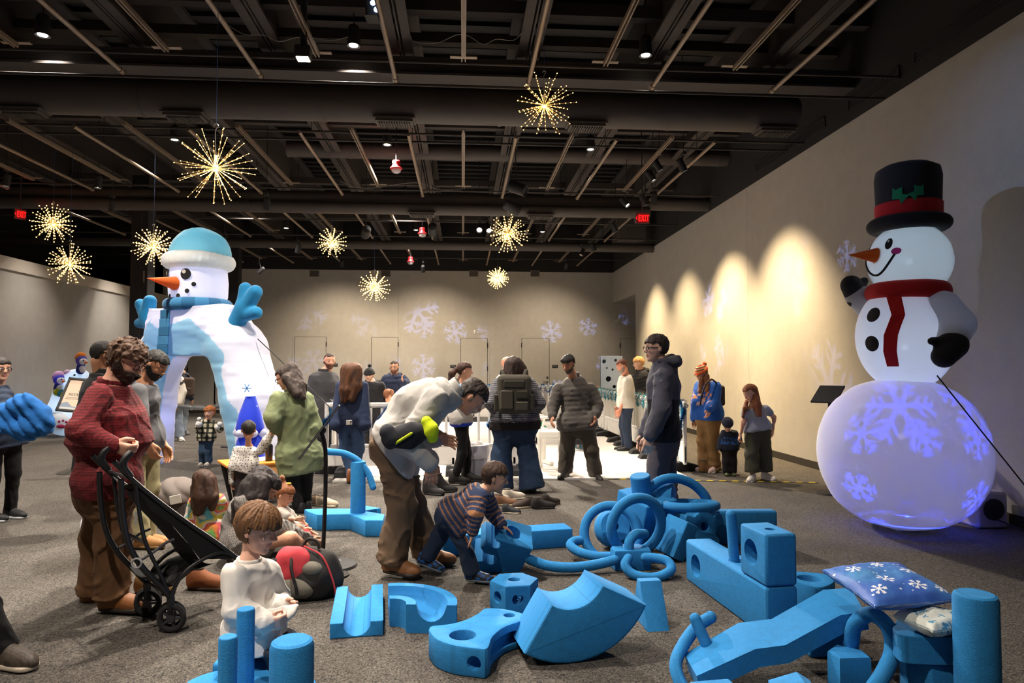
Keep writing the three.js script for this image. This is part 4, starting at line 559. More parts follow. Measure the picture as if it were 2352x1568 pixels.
person({ at: [1160, 1060], H: 1.72, face: 60, skin: 0xd6987e, label: 'bald man in a white shirt mostly hidden behind the broad woman', J: { head: [1166, 836] }, top: { c: 0xcac4bc, hem: .04, inf: .02, sleeve: .45 }, bottom: { c: 0x2c3038 }, shoes: { c: 0x222222 } });
person({ at: [1333, 1098], H: 1.76, face: -4, build: 1.08, skin: 0xbd8668, label: 'man in a quilted charcoal jacket with sunglasses on his head', look: { yaw: -38, pitch: -24 }, J: { head: [1305, 836, -.1], neck: [1318, 868], shR: [1283, 892], shL: [1357, 892], elR: [1270, 935, -.02], wrR: [1268, 958, -.12], elL: [1372, 930, -.02], wrL: [1368, 955, -.1], hipR: [1306, 975], hipL: [1346, 975], knR: [1302, 1035], knL: [1358, 1035], anR: [1298, 1085], anL: [1368, 1090] }, top: { name: 'quilted_jacket', c: 0x5c5854, hem: .05, inf: .028, puff: .065, collarTube: .06, collar: .02 }, bottom: { c: 0x4a443c, inf: .03, flare: .03, fold: 1.6 }, shoes: { c: 0x1c1a18 }, footR: -30, footL: 10,
  hair: { style: 'short', c: 0x14100f, line: .22, th: .045, nape: -.26 }, beard: { c: 0x3c342e, c2: 0x6a6058, th: .008, mous: 1 }, cap: (g, HM) => { const q = []; for (const s of [-1, 1]) q.push(ball(.09, s * .13, .34, .36, 1.1, .75, .3), bar(V(s * .22, .36, .33), V(s * .36, .28, -.02), .012)); q.push(bar(V(-.05, .35, .39), V(.05, .35, .39), .012)); const m = part(g, 'sunglasses', merge(q).applyMatrix4(HM).translate(-g.position.x, -g.position.y, -g.position.z), M.blackgloss); } });
person({ at: [1438, 1036], H: 1.71, face: -88, build: 1.08, torso: { belly: 1.25 }, skin: 0xd08c72, label: 'man in a white t-shirt and dark jeans standing on the rink', look: { yaw: -88, pitch: -28 }, J: { head: [1428, 840, 0], shL: [1442, 875], elL: [1437, 912, -.12], wrL: [1424, 942, -.15] }, top: { name: 't_shirt', c: 0xd2cbc0, sleeve: .42, hem: .06, inf: .022 }, bottom: { c: 0x27344a, inf: .02 }, shoes: { c: 0x1a1a1c, sole: 0x111111 }, hair: { style: 'short', c: 0x5a3020, th: .02, line: .28, nape: -.2 }, beard: { c: 0x8a7468, th: .01, mous: 1 } });
person({ at: [1474, 1019], H: 1.77, face: -75, skin: 0xe0ac92, label: 'blond youth in a black hooded puffer behind the barrier', look: { yaw: -85, pitch: -8 }, J: { head: [1466, 834, 0] }, top: { name: 'puffer', c: 0x1c1a1c, hem: .05, inf: .045, puff: .07, hood: true, collar: .02 }, bottom: { c: 0x26282e }, shoes: { c: 0x222222 }, hair: { style: 'curly', c: 0xa86e38, c2: 0xcfa066, th: .07, curl: .5, line: .2, nape: -.2 } });
/* young man in the grey hooded jacket */
{ const A = FL(0x4a4a56), B = FL(0x15161c); const p = person({ at: [1524, 1218], H: 1.83, face: -82, skin: 0xd8aa94, label: 'young man with glasses in a grey and black hooded softshell jacket', look: { yaw: -84, pitch: 0 }, J: { head: [1506, 800, 0], neck: [1524, 838, 0], shL: [1524, 868, -.18], elL: [1520, 935, -.26], wrL: [1492, 1002, -.3], shR: [1528, 868, .18], hipL: [1520, 1005, -.09], hipR: [1526, 1005, .09], knL: [1506, 1110, -.1], knR: [1530, 1110, .1], anL: [1512, 1215, -.1], anR: [1536, 1215, .1] }, handL: { pose: 'relax', dir: V(-.2, -1, .1), thumb: V(-1, 0, 0) },
    top: { name: 'jacket', hem: .01, inf: .032, collar: .05, fold: 1.4, hood: 0x43434e, fn: (x, y, z, sk) => { const a = sk.armT(x, y, z), s = sk.spineT(x, y, z); return a[1] < .095 && a[0] > .02 ? A : s > .36 ? A : B; } }, bottom: { c: 0x4c4850, inf: .03, flare: .03, fold: 1.5 }, shoes: { c: 0x202226 }, footL: -80, footR: -75, hair: { style: 'fade', c: 0x1e1512, c2: 0x3a2a22, th: .045, line: .2, nape: -.22, side: -.02, back: .05, curl: .3 }, glasses: true });
  const bd = part(p.g, 'sleeve_badge', [box(.03, .03, .004, 0, .012, 0)], mat(0xc81c2c), 'red and white sleeve badge'); bd.position.copy(at(1520, 882, p.D - .262)).sub(p.root); const b2 = part(bd, 'badge_dot', cyl(.012, .012, .005, 0, 0, 0, 14).rotateX(1.57).translate(0, .03, 0), mat(0xc8ccd4)); }
/* by the right wall */
{ const O = FL(0xd8622a), K = FL(0x2a1c16), Cr = FL(0xd8c8a0); const p = person({ at: [1628, 1082], H: 1.6, face: -62, build: 1.15, torso: { belly: 1.15 }, skin: 0xd6a088, label: 'woman in an orange striped pompom hat and bright blue sweatshirt', look: { yaw: -70, pitch: -14 }, J: { head: [1611, 858, 0], elL: [1638, 925, -.15], wrL: [1628, 938, -.25], elR: [1600, 925, .05] }, handL: { dir: V(-.1, -1, 0) },
    top: { name: 'sweatshirt', hem: .05, inf: .035, fn: (x, y, z, sk) => { const s = sk.spineT(x, y, z); return s > .15 && s < .38 && (V(x, y, z).sub(sk.pelvis).dot(sk.F)) > .13 && noise(x * 26, y * 26, z * 26) > .2 ? (noise(x * 14, y * 14, 2) > 0 ? FL(0xd88a30) : FL(0xd0a8a0)) : FL(0x1452a8); } }, bottom: { c: 0x8a6a42, inf: .03, flare: .025, fold: 1.6 }, shoes: { c: 0xc8b0a8, sole: 0xe0d8d0 }, footL: -40, footR: -60, glasses: 0x4a2018,
    hat: { c: 0xd8622a, tilt: .35, pom: [0, .55, -.42], pomc: 0xd8622a, fn: (x, y, z) => { const s = (y + z * -.3) * 7; return y < .3 ? O : (s - Math.floor(s)) < .33 ? K : (s - Math.floor(s)) < .6 ? Cr : O; } }, hair: { style: 'long', c: 0x5a3420, c2: 0x8a5832, nape: -.4, th: .03, chain: [[[1610, 870, -.08, .035], [1608, 900, -.12, .03]], [[1622, 865, -.05, .05], [1624, 895, -.1, .04]]] } });
  const t = thing('crossbody_bag', 'brown bag with a black strap behind the blue-sweatshirt woman', 'bag', at(1652, 908, p.D + .05)); part(t, 'pouch', rbox(.12, .3, .2, .04), mat(0x3a2a26)); part(t, 'strap', tube([V(-.03, .13, 0), at(1645, 879, p.D - .14).sub(t.position), at(1634, 871, p.D - .22).sub(t.position), at(1622, 882, p.D - .29).sub(t.position), at(1613, 905, p.D - .31).sub(t.position), at(1608, 930, p.D - .27).sub(t.position)], .013, 30, 6), M.cable); }
person({ at: [1676, 1092], H: .86, headH: .185, face: -12, skin: 0xd8a890, label: 'toddler in a navy beanie and navy shirt holding the girl\'s hand', look: { yaw: -15, pitch: -35 }, J: { head: [1671, 975, -.03], elL: [1696, 1010], wrL: [1698, 1006, -.03], elR: [1656, 1012], wrR: [1652, 1030] }, handL: { dir: V(.1, 1, 0), pose: 'grip' }, top: { name: 'printed_shirt', hem: .06, inf: .02, cell: .008, fn: (x, y, z, sk) => { const s = sk.spineT(x, y, z); return s > .05 && s < .15 && V(x, y, z).sub(sk.pelvis).dot(sk.F) > .05 && noise(x * 60, y * 40, 1) > 0 ? FL(0x1a4a88) : FL(0x141c30); } }, bottom: { c: 0x18161a, inf: .02, flare: .016, fold: 1.6 }, shoes: { c: 0x3c4a26, L: .15 }, hair: { style: 'none', c: 0x5a3c2a }, hat: { c: 0x1a2038, tilt: .25 } });
person({ at: [1738, 1102], H: 1.45, headH: .22, face: -38, skin: 0xd8a68e, label: 'girl with long red-brown hair in a pale blue top leading the toddler', look: { yaw: -72, pitch: -28 }, J: { head: [1722, 902, -.1], neck: [1732, 928, -.05], shR: [1714, 940, -.05], shL: [1758, 938, 0], elR: [1708, 970, -.08], wrR: [1700, 1000, -.05], elL: [1778, 958, .02], wrL: [1775, 988, -.02], hipR: [1728, 990, 0], hipL: [1752, 988, 0], knR: [1726, 1045, -.03], knL: [1757, 1045, .03], anR: [1728, 1094, -.05], anL: [1758, 1090, .05] }, handR: { pose: 'grip' }, top: { name: 'ribbed_top', c: 0x9aa2b4, sleeve: .24, hem: -.02, inf: .012, collar: -.03, fold: .6 }, bottom: { c: 0x46483c, inf: .025, flare: .05, fold: 1.6, len: .8, top: .06 }, shoes: { c: 0xe0dcd8, sole: 0xe8e4e0 }, footR: -40, footL: 20,
  hair: { style: 'long', c: 0x5a2e1a, c2: 0x8a5030, nape: -.4, th: .04, side: -.3, chain: [[[1728, 895, -.08, .07], [1738, 930, -.14, .06], [1744, 952, -.18, .035]], [[1716, 920, -.02, .03], [1711, 938, -.1, .03], [1706, 958, -.1, .018]]] } });
/* children on the rink */
person({ at: [1238, 1020], H: 1.05, headH: .2, face: 100, skin: 0xd8a48a, label: 'child in a green sleeve leaning on a white skate aid', J: { hipL: [1215, 985], hipR: [1215, 985, -.1], neck: [1236, 968, 0], head: [1238, 958, .1], shR: [1240, 972, -.08], shL: [1240, 972, .1], elR: [1252, 985, -.1], wrR: [1252, 1002, -.12] }, top: { c: 0x117a48, hem: .02 }, bottom: { c: 0x30303a }, shoes: { c: 0x303030 }, hair: { style: 'short', c: 0x4a2c1c } });
person({ at: [1330, 1036], H: 1.05, headH: .2, face: 10, skin: 0xd8a48a, label: 'child crawling on the rink behind the quilted-jacket man', look: { yaw: 10, pitch: -50 }, J: { hipL: [1338, 1000, .3], hipR: [1326, 1000, .3], neck: [1327, 992, 0], head: [1326, 988, -.1], shL: [1338, 1000, 0], shR: [1318, 1000, 0], elL: [1342, 1015, 0], elR: [1317, 1015, 0], wrL: [1343, 1027, -.05], wrR: [1317, 1028, -.05], knL: [1336, 1027, .25], knR: [1328, 1027, .25], anL: [1336, 1024, .6], anR: [1328, 1024, .6] }, top: { c: 0x22262c, hem: .02 }, bottom: { c: 0x5a8090 }, shoes: { c: 0x303030 }, hair: { style: 'short', c: 0x8a5630, c2: 0xa86e40, nape: -.3 } });
person({ at: [1372, 991], H: 1.12, headH: .2, face: -20, skin: 0xd8a48a, label: 'barefoot child in jeans far back on the rink', J: { anL: [1378, 984], anR: [1364, 984] }, top: { c: 0xb08878, hem: .04 }, bottom: { c: 0x3c5068 }, shoes: { c: 0xd0a08a, sole: 0xd0a08a }, hair: { style: 'short', c: 0x6a4226 } });
/* ---------- big blue foam building blocks ---------- */
const foamTex = dataTex(256, 256, (u, v) => { const g = .93 + .12 * (tn(u, v, 128, 3) - .5) + .06 * (tn(u, v, 12, 8) - .5); return [g, g, g]; });
const foamBump = dataTex(256, 256, (u, v) => { const g = .5 + .5 * (tn(u, v, 128, 13) - .5); return [g, g, g]; }, false);
foamTex.repeat.set(3, 3); foamBump.repeat.set(3, 3);
const FOAM = new THREE.MeshStandardMaterial({ color: 0x2187cc, map: foamTex, bumpMap: foamBump, bumpScale: .0015, roughness: .88 });
const FG = 'blue foam building blocks';
const crease = g => uvm(toCreasedNormals(g.index ? g.toNonIndexed() : g, .5));
function foam(name, label, geo, m) {                 // geo in its own axes; m places it
  const g = crease(prep(geo)), o = solo(name, label, 'foam block', g, FOAM, FG); if (m) m.isMatrix4 ? o.applyMatrix4(m) : o.position.copy(m); return o;
}
const frameOn = (a, b, y = 0) => { const p = G(a[0], a[1], y), q = G(b[0], b[1], y), X = q.clone().sub(p), w = X.length(); X.divideScalar(w); return { m: new THREE.Matrix4().makeBasis(X, V(0, 1, 0), X.clone().cross(V(0, 1, 0))).setPosition(p), w, X, p }; };
const noodle = (name, label, pts, r, n = 48) => { const c = boundsOf(pts, 0).getCenter(V(0, 0, 0)), q = pts.map(p => p.clone().sub(c)), g = [tube(q, r, n, 14)]; for (const e of [0, q.length - 1]) g.push(ball(r * .99, q[e].x, q[e].y, q[e].z, 1, 1, 1, 14)); return foam(name, label, merge(g.map(prep)), c); };
const ring = (name, label, c, R, r, rot) => foam(name, label, new THREE.TorusGeometry(R, r, 16, 56), new THREE.Matrix4().makeRotationFromEuler(new THREE.Euler(...rot)).setPosition(c));
const sideHole = (r, x, y, L = 1) => cyl(r, r, L, 0, 0, 0, 28).rotateX(Math.PI / 2).translate(x, y, 0);
const topHole = (r, x, z, L = 1) => cyl(r, r, L, x, 0, z, 28);
const prism = (pts, depth, bev = .01, holes = []) => { const s = shapeOf(pts); for (const h of holes) s.holes.push(hole(...h)); return extrude(s, depth, bev); };
const slabFrom = (pts, h, bev = .012, holes = []) => prism(pts, h, bev, holes).rotateX(-Math.PI / 2);         // outline (x, -z) laid flat, height h
function traced(px, h, holes = [], spl = 60) {       // outline read on the block's top plane (its height is h)
  const w = px.map(p => G(p[0], p[1], h)), c = boundsOf(w, 0).getCenter(V(0, 0, 0)).setY(0); let pts = w.map(p => new THREE.Vector2(p.x - c.x, -(p.z - c.z)));
  if (spl) pts = new THREE.SplineCurve([...pts, pts[0]]).getPoints(spl).slice(0, -1);
  if (THREE.ShapeUtils.area(pts) < 0) pts.reverse();
  const s = new THREE.Shape(pts); for (const [x, y, r] of holes) { const q = G(x, y, h); s.holes.push(hole(q.x - c.x, -(q.z - c.z), r)); }
  return { geo: extrude(s, h, .012).rotateX(-Math.PI / 2), c };
}
/* channel block */
{ const f = frameOn([757, 1468], [880, 1459]), w = f.w, h = .085, L = .66, r = .075, s = new THREE.Shape(); s.moveTo(0, 0); s.lineTo(w, 0); s.lineTo(w, h); s.lineTo(w / 2 + r, h); s.absarc(w / 2, h, r, 0, Math.PI, true); s.lineTo(0, h); s.lineTo(0, 0);
  foam('channel_block', 'blue foam block with a straight round channel', extrude(s, L, .008).translate(0, 0, -L), f.m); }
/* curved channel: quarter ring with a groove */
{ const c = G(896, 1452), pr = [[.09, 0], [.38, 0], [.38, .16], [.325, .16]]; for (let k = 1; k < 12; k++) { const a = Math.PI * k / 12; pr.push([.235 + .085 * Math.cos(a), .16 - .095 * Math.sin(a)]); } pr.push([.145, .16], [.09, .16], [.09, 0]);
  const a0 = -8 * Math.PI / 180, a1 = 98 * Math.PI / 180, lg = new THREE.LatheGeometry(pr.map(p => new THREE.Vector2(...p)), 28, Math.PI / 2 + a0, a1 - a0), cap = a => new THREE.ShapeGeometry(shapeOf(pr.slice(0, -1))).rotateY(a);
  foam('curved_channel_block', 'blue foam quarter-turn block with a curved groove', merge([prep(lg), prep(cap(a0)), prep(cap(a1))]), c); }
/* hexagonal connector */
{ const pts = []; for (let k = 0; k < 6; k++) pts.push([.155 * Math.cos(k * Math.PI / 3 + .1), .155 * Math.sin(k * Math.PI / 3 + .1)]); const tools = [0, 1, 2].map(k => cyl(.036, .036, .6, 0, 0, 0, 22).rotateZ(Math.PI / 2).translate(0, .085, 0).rotateY(.1 + Math.PI / 6 + k * Math.PI / 3));
  foam('hex_block', 'blue foam hexagonal block with holes in top and sides', cut(slabFrom(pts, .17, .01, [[0, 0, .036]]), ...tools), G(1181, 1392)); }
/* dog-bone block */
{ const t = traced([[985, 1447], [990, 1436], [1032, 1431], [1072, 1420], [1100, 1405], [1112, 1396], [1135, 1395], [1172, 1399], [1212, 1412], [1196, 1425], [1160, 1438], [1132, 1460], [1120, 1487], [1090, 1487], [1040, 1480], [1002, 1466]], .145, [[1063, 1456, .066], [1170, 1411, .029]]); const side = cyl(.035, .035, .5, 0, 0, 0, 22).rotateX(Math.PI / 2).rotateY(-.6).translate(.08, .07, .1);
  foam('dog_bone_block', 'flat blue foam dog-bone block with a large and a small hole', cut(t.geo, side), t.c); }
/* big rocking arc */
{ const R = .463, r = .19, h = 48 * Math.PI / 180, t = 16 * Math.PI / 180 - Math.PI / 2, s = new THREE.Shape(); s.absarc(0, 0, R, t - h, t + h, false); s.absarc(0, 0, r, t + h, t - h, true); s.closePath();
  const p = at(1312, 1313, 3.48); p.y = R + .002; foam('arc_block', 'large blue foam arc block rocking on its round side', extrude(s, .3, .014, 2, 40).translate(0, 0, -.3), new THREE.Matrix4().makeRotationY(.16).setPosition(p)); }
/* wedge with a side hole */
{ const f = frameOn([1486, 1451], [1540, 1451]); foam('wedge_block', 'blue foam trapezoid wedge with a hole through its side', cut(prism([[0, 0], [.28, 0], [.19, .245], [.13, .245]], f.w, .008).rotateY(Math.PI / 2), cyl(.03, .03, .8, 0, 0, 0, 20).rotateZ(Math.PI / 2).translate(0, .09, -.14)), new THREE.Matrix4().copy(f.m).multiply(new THREE.Matrix4().makeRotationY(.12))); }
/* ship: long beam, upright block, mast */
{ const f = frameOn([1575, 1330], [1762, 1470]), L = f.w, Wd = .19, h = .285, Y = V(0, 1, 0);
  const a = cut(rbox(L, h, Wd, .02, L / 2, h / 2, -Wd / 2, 3), sideHole(.075, .17, h * .5, 2), topHole(.05, L * .52, -Wd / 2, 2)); foam('beam_block', 'long blue foam beam carrying an upright block and a mast', a, f.m);
  const bl = .3; foam('window_block', 'upright blue foam block with a round window on the long beam', cut(rbox(bl, .29, Wd, .02, 0, .145, 0, 3), sideHole(.075, -.02, .15, 2), topHole(.03, .03, 0, 2)), f.m.clone().multiply(new THREE.Matrix4().makeTranslation(L - bl / 2, h + .001, -Wd / 2)));
  const b0 = V(L * .52, .06, -Wd / 2).applyMatrix4(f.m), top = at(1679, 1182, depthOf(b0) + .02); noodle('foam_peg', 'blue foam mast standing in the long beam', [b0, b0.clone().lerp(top, .5), top], .033, 8); }
{ const P = []; for (let k = 0; k < 6; k++) { const a = k * Math.PI / 3 + .25, r = k % 2 ? .135 : .185; P.push(new THREE.Vector2(r * Math.cos(a), r * Math.sin(a))); } const pts = new THREE.SplineCurve([...P, P[0]]).getPoints(48).slice(0, -1).map(p => [p.x, p.y]); foam('triangle_block', 'rounded triangular blue foam block with a wide hole beside the beam', slabFrom(pts, .19, .014, [[-.01, 0, .068]]), G(1862, 1326, .19).setY(0)); }
/* zigzag strip */
{ const fr = [[1600, 1552, 3.13], [1735, 1490, 3.2], [1804, 1481, 3.25], [1931, 1412, 3.3], [1987, 1405, 3.33]].map(p => at(...p)), bk = [[1572, 1501, 3.38], [1696, 1430, 3.45], [1772, 1421, 3.5], [1891, 1354, 3.55], [1953, 1349, 3.58]].map(p => at(...p)), th = .085, pos = [], idx = [];
  for (let i = 0; i < 5; i++) for (const [p, s] of [[fr[i], 0], [bk[i], 0], [bk[i], 1], [fr[i], 1]]) pos.push(p.x + (s ? .02 : 0), p.y - s * th, p.z);
  const q = (a, b, c, d) => idx.push(a, b, c, a, c, d); for (let i = 0; i < 4; i++) { const o = 4 * i, n = o + 4; for (let k = 0; k < 4; k++) q(o + k, n + k, n + (k + 1) % 4, o + (k + 1) % 4); } q(0, 1, 2, 3); q(19, 18, 17, 16);
  const g = new THREE.BufferGeometry(); g.setAttribute('position', new THREE.Float32BufferAttribute(pos, 3)); g.setIndex(idx); const ng = g.toNonIndexed(); ng.computeVertexNormals(); const c = boundsOf(fr, 0).getCenter(V(0, 0, 0)).setY(0); ng.translate(-c.x, 0, -c.z); foam('zigzag_block', 'blue foam zigzag strip sloping up over smaller blocks', ng, c); }
noodle('foam_noodle', 'pale blue foam noodle curving out from under the zigzag strip', [at(1632, 1417, 3.5), at(1605, 1435, 3.48), at(1570, 1480, 3.4), at(1552, 1530, 3.3), at(1570, 1580, 3.22), at(1600, 1610, 3.18)], .031);
noodle('foam_peg', 'short blue foam peg crossing the curved noodle', [at(1597, 1421, 3.42), at(1608, 1447, 3.4), at(1622, 1478, 3.38)], .029, 6);
noodle('foam_noodle', 'blue foam noodle arching over the pointed block', [at(1955, 1480, 3.28), at(1965, 1432, 3.24), at(2003, 1410, 3.18), at(2040, 1440, 3.12), at(2050, 1492, 3.08), at(2030, 1545, 3.04), at(2000, 1590, 3.0)], .035);
/* bridge with pillows, its supports, the post */
{ const t = traced([[2050, 1440], [2070, 1412], [2110, 1402], [2160, 1405], [2200, 1416], [2250, 1440], [2270, 1456], [2200, 1462], [2130, 1462], [2070, 1457]], .35, [[2136, 1437, .062]]), g = t.geo; g.scale(1, .12 / .35, 1).translate(0, .23, 0); foam('bridge_block', 'thick blue foam bridge block holding the snowflake cushions', g, t.c);
  foam('support_block', 'dark blue foam block propping the bridge', rbox(.24, .229, .22, .015, 0, .1145, 0), t.c.clone().add(V(.03, 0, .03))); }
foam('foam_post', 'tall round blue foam post beside the bridge', lathe([[0, 0], [.07, 0], [.08, .01], [.083, .02], [.083, .555], [.078, .572], [.068, .578], [0, .578]], 36), at(2240, 1362, 2.8).setY(0));
{ const pts = [[-.075, -.06], [.075, -.06], [.085, .03], [0, .1], [-.085, .03]]; foam('house_block', 'pointed blue foam block under the noodle arch', slabFrom(pts, .17, .012), at(1948, 1500, 3.2).setY(0)); }
foam('support_block', 'blue foam block with a small hole under the zigzag strip', cut(rbox(.2, .2, .16, .015, 0, .1, 0), topHole(.03, .02, 0)), at(1885, 1470, 3.62).setY(0));
foam('hole_block', 'blue foam block with a top hole under the strip\'s low end', cut(rbox(.19, .15, .2, .015, 0, .075, 0), topHole(.04, 0, 0)), new THREE.Matrix4().makeRotationY(.1).setPosition(at(1652, 1560, 2.87).setY(0)));
foam('slab_block', 'low blue foam slab in front of the zigzag strip', rbox(.16, .13, .2, .012, 0, .065, 0), at(1742, 1570, 2.84).setY(0));
foam('corner_block', 'blue foam block with a raised corner before the noodle arch', prism([[0, 0], [.2, 0], [.17, .16], [.12, .19], [.0, .15]], .2, .01).translate(-.1, 0, -.1), new THREE.Matrix4().makeRotationY(-.15).setPosition(at(1835, 1560, 2.86).setY(0)));
/* cushions */
{ const flake = (g, x, y, r, w) => { g.lineWidth = w; g.lineCap = 'round'; for (let k = 0; k < 6; k++) { const a = k * Math.PI / 3 + .2, c = Math.cos(a), s = Math.sin(a); g.beginPath(); g.moveTo(x, y); g.lineTo(x + c * r, y + s * r); g.stroke(); for (const q of [.55, .8]) for (const d of [-.6, .6]) { g.beginPath(); g.moveTo(x + c * r * q, y + s * r * q); g.lineTo(x + c * r * q + Math.cos(a + d) * r * .28, y + s * r * q + Math.sin(a + d) * r * .28); g.stroke(); } } };
  const cushion = (w, d, h, seed) => { const g = new THREE.BoxGeometry(w, h, d, 28, 6, 22), p = g.attributes.position; for (let i = 0; i < p.count; i++) { const x = p.getX(i) / w * 2, z = p.getZ(i) / d * 2, y = p.getY(i), k = Math.sqrt(Math.max(0, (1 - Math.pow(Math.abs(x), 3.2)) * (1 - Math.pow(Math.abs(z), 3.2)))); p.setY(i, y * (.12 + .95 * k) + noise(x * 2 + seed, z * 2, 1) * .01 * k + .003 * noise(x * 9, z * 9, seed)); p.setX(i, p.getX(i) * (1 - .05 * (1 - z * z))); } g.computeVertexNormals(); return g; };
  const t1 = canvasTex(512, 512, (g, W) => { const cols = ['#3b62b8', '#4f8fd0', '#4566c4', '#2f54a8', '#5aa0d0']; g.fillStyle = '#3f6cc0'; g.fillRect(0, 0, W, W); for (let k = 0; k < 60; k++) { g.fillStyle = cols[k % 5]; g.globalAlpha = .25; g.beginPath(); g.arc(rnd() * W, rnd() * W, 30 + rnd() * 70, 0, 7); g.fill(); } g.globalAlpha = 1; g.strokeStyle = '#f0f2fa'; g.fillStyle = '#e8ecfa'; for (const [x, y, r] of [[110, 130, 40], [300, 90, 34], [420, 220, 44], [210, 290, 48], [90, 400, 40], [340, 400, 46], [460, 440, 30]]) flake(g, x, y, r, 8); for (let k = 0; k < 30; k++) { g.beginPath(); g.arc(rnd() * W, rnd() * W, 3 + rnd() * 5, 0, 7); g.fill(); } });
  const t2 = canvasTex(512, 512, (g, W) => { g.fillStyle = '#cfd4cc'; g.fillRect(0, 0, W, W); g.strokeStyle = '#4f8fb0'; g.lineCap = 'round'; for (let k = 0; k < 34; k++) { const x = rnd() * W, y = rnd() * W, a = rnd() * 6.28, L = 40 + rnd() * 50; g.lineWidth = 14; g.beginPath(); g.moveTo(x, y); g.lineTo(x + Math.cos(a) * L, y + Math.sin(a) * L); g.stroke(); g.beginPath(); g.moveTo(x + Math.cos(a) * L * .5, y + Math.sin(a) * L * .5); g.lineTo(x + Math.cos(a + .9) * L * .8, y + Math.sin(a + .9) * L * .8); g.stroke(); } });
  const base = at(2100, 1425, 3.07); base.y = .352;
  const c2 = thing('snow_cushion', 'pale cushion with blue frond print lying under the snowflake cushion', 'cushion', base.clone().add(V(.03, .048, .09)), .25); part(c2, 'cover', cushion(.25, .2, .085, 9), new THREE.MeshStandardMaterial({ map: t2, roughness: .6 })); part(c2, 'knot', ball(.02, .12, .0, .06, 1.6, .7, 1), new THREE.MeshStandardMaterial({ map: t2, roughness: .6 }));
  const c1 = thing('snow_cushion', 'blue snowflake-print cushion on top of the pale one', 'cushion', base.clone().add(V(-.07, .15, -.08)), .12); c1.rotation.x = .16; part(c1, 'cover', cushion(.42, .36, .09, 4), new THREE.MeshStandardMaterial({ map: t1, roughness: .5 })); part(c1, 'flap', cushion(.1, .06, .03, 2).translate(.16, -.01, .1), new THREE.MeshStandardMaterial({ map: t1, roughness: .5 })); }
/* Y-shaped base with post and arch by the tablet stand */
{ const t = traced([[699, 1169], [707, 1174], [728, 1181], [803, 1180], [839, 1194], [880, 1194], [884, 1180], [835, 1172], [875, 1166], [840, 1160], [800, 1167], [736, 1167]], .15, [], 0); foam('y_base_block', 'blue foam three-armed base with a post standing on it', t.geo, t.c);
  const p = G(822, 1176, .15); foam('foam_post', 'round blue foam post on the three-armed base', lathe([[0, 0], [.07, 0], [.07, .46], [.066, .472], [.055, .477], [0, .477]], 32), p);
  noodle('foam_noodle', 'blue foam noodle arching from the post top', [at(752, 1037, 6.38), at(790, 1041, 6.39), at(822, 1058, 6.4), at(845, 1086, 6.4), at(857, 1118, 6.38)], .031); }
/* planks */
{ const f = frameOn([1018, 1277], [1316, 1256]); foam('plank_block', 'long low blue foam plank behind the striped boy', rbox(f.w, .155, .22, .012, f.w / 2, .0775, -.11), f.m); }
{ const f = frameOn([1560, 1252], [1787, 1251]); foam('plank_block', 'upright blue foam plank behind the gear block', rbox(f.w, .285, .11, .02, f.w / 2, .1425, -.055), f.m); }
/* jigsaw block tipped by the boy */
{ const O = at(1136, 1237, 4.86), e1 = at(1224, 1262, 4.92).sub(O), e2 = at(1102, 1317, 5.02).sub(O), s = e1.length(), X = e1.normalize(), Y = e2.clone().addScaledVector(X, -e2.dot(X)).normalize().negate(), Z = X.clone().cross(Y);
  const hgt = e2.length(), sh = new THREE.Shape(); sh.moveTo(0, 0); sh.lineTo(s, 0); sh.lineTo(s, -hgt); sh.lineTo(-.02, -hgt); sh.lineTo(-.05, -hgt * .72); sh.lineTo(.0, -hgt * .66); sh.absarc(.05, -hgt * .56, .045, -2, 2, false); sh.lineTo(-.02, -hgt * .44); sh.lineTo(-.06, -hgt * .34); sh.lineTo(-.04, -hgt * .2); sh.lineTo(.03, -hgt * .22); sh.lineTo(.03, -hgt * .08); sh.closePath();
  foam('jigsaw_block', 'blue foam jigsaw block being tipped by the striped boy', cut(extrude(sh, .24, .01).translate(0, 0, -.24), cyl(.062, .062, .4, s * .5, 0, -.12, 28), cyl(.035, .035, .8, 0, 0, 0, 20).rotateX(Math.PI / 2).translate(s * .1, -.05, 0)), new THREE.Matrix4().makeBasis(X, Y, Z).setPosition(O)); }
/* the tangle of rings and blocks */
ring('foam_ring', 'largest blue foam ring standing upright in the heap', at(1462, 1206, 5.28), .215, .04, [.12, .25, .1]);
ring('foam_ring', 'blue foam ring leaning left against the heap', at(1404, 1224, 5.45), .215, .038, [-.35, -.2, .25]);
ring('foam_ring', 'blue foam ring lying flat on the gear block', at(1585, 1160, 5.62), .205, .037, [Math.PI / 2 - .1, 0, 0]);
noodle('foam_noodle', 'blue foam noodle arching behind the flat ring', [at(1490, 1122, 5.72), at(1518, 1103, 5.75), at(1552, 1098, 5.78), at(1592, 1112, 5.8), at(1620, 1140, 5.8), at(1628, 1160, 5.8)], .04);
noodle('foam_noodle', 'small open loop of blue foam noodle before the connector', [at(1443, 1282, 4.95), at(1436, 1298, 4.9), at(1450, 1316, 4.86), at(1485, 1326, 4.83), at(1520, 1322, 4.84), at(1542, 1306, 4.88), at(1535, 1290, 4.93), at(1505, 1281, 4.98), at(1482, 1280, 5.0)], .034, 60);
noodle('foam_noodle', 'long blue foam noodle from the jigsaw block to the connector', [at(1216, 1284, 4.98), at(1255, 1298, 4.96), at(1310, 1303, 4.96), at(1365, 1297, 4.99), at(1412, 1286, 5.03)], .036);
noodle('foam_noodle', 'blue foam noodle looping on the carpet left of the heap', [at(1412, 1277, 5.2), at(1370, 1277, 5.22), at(1330, 1267, 5.28), at(1310, 1252, 5.36), at(1318, 1243, 5.42), at(1340, 1240, 5.46)], .036);
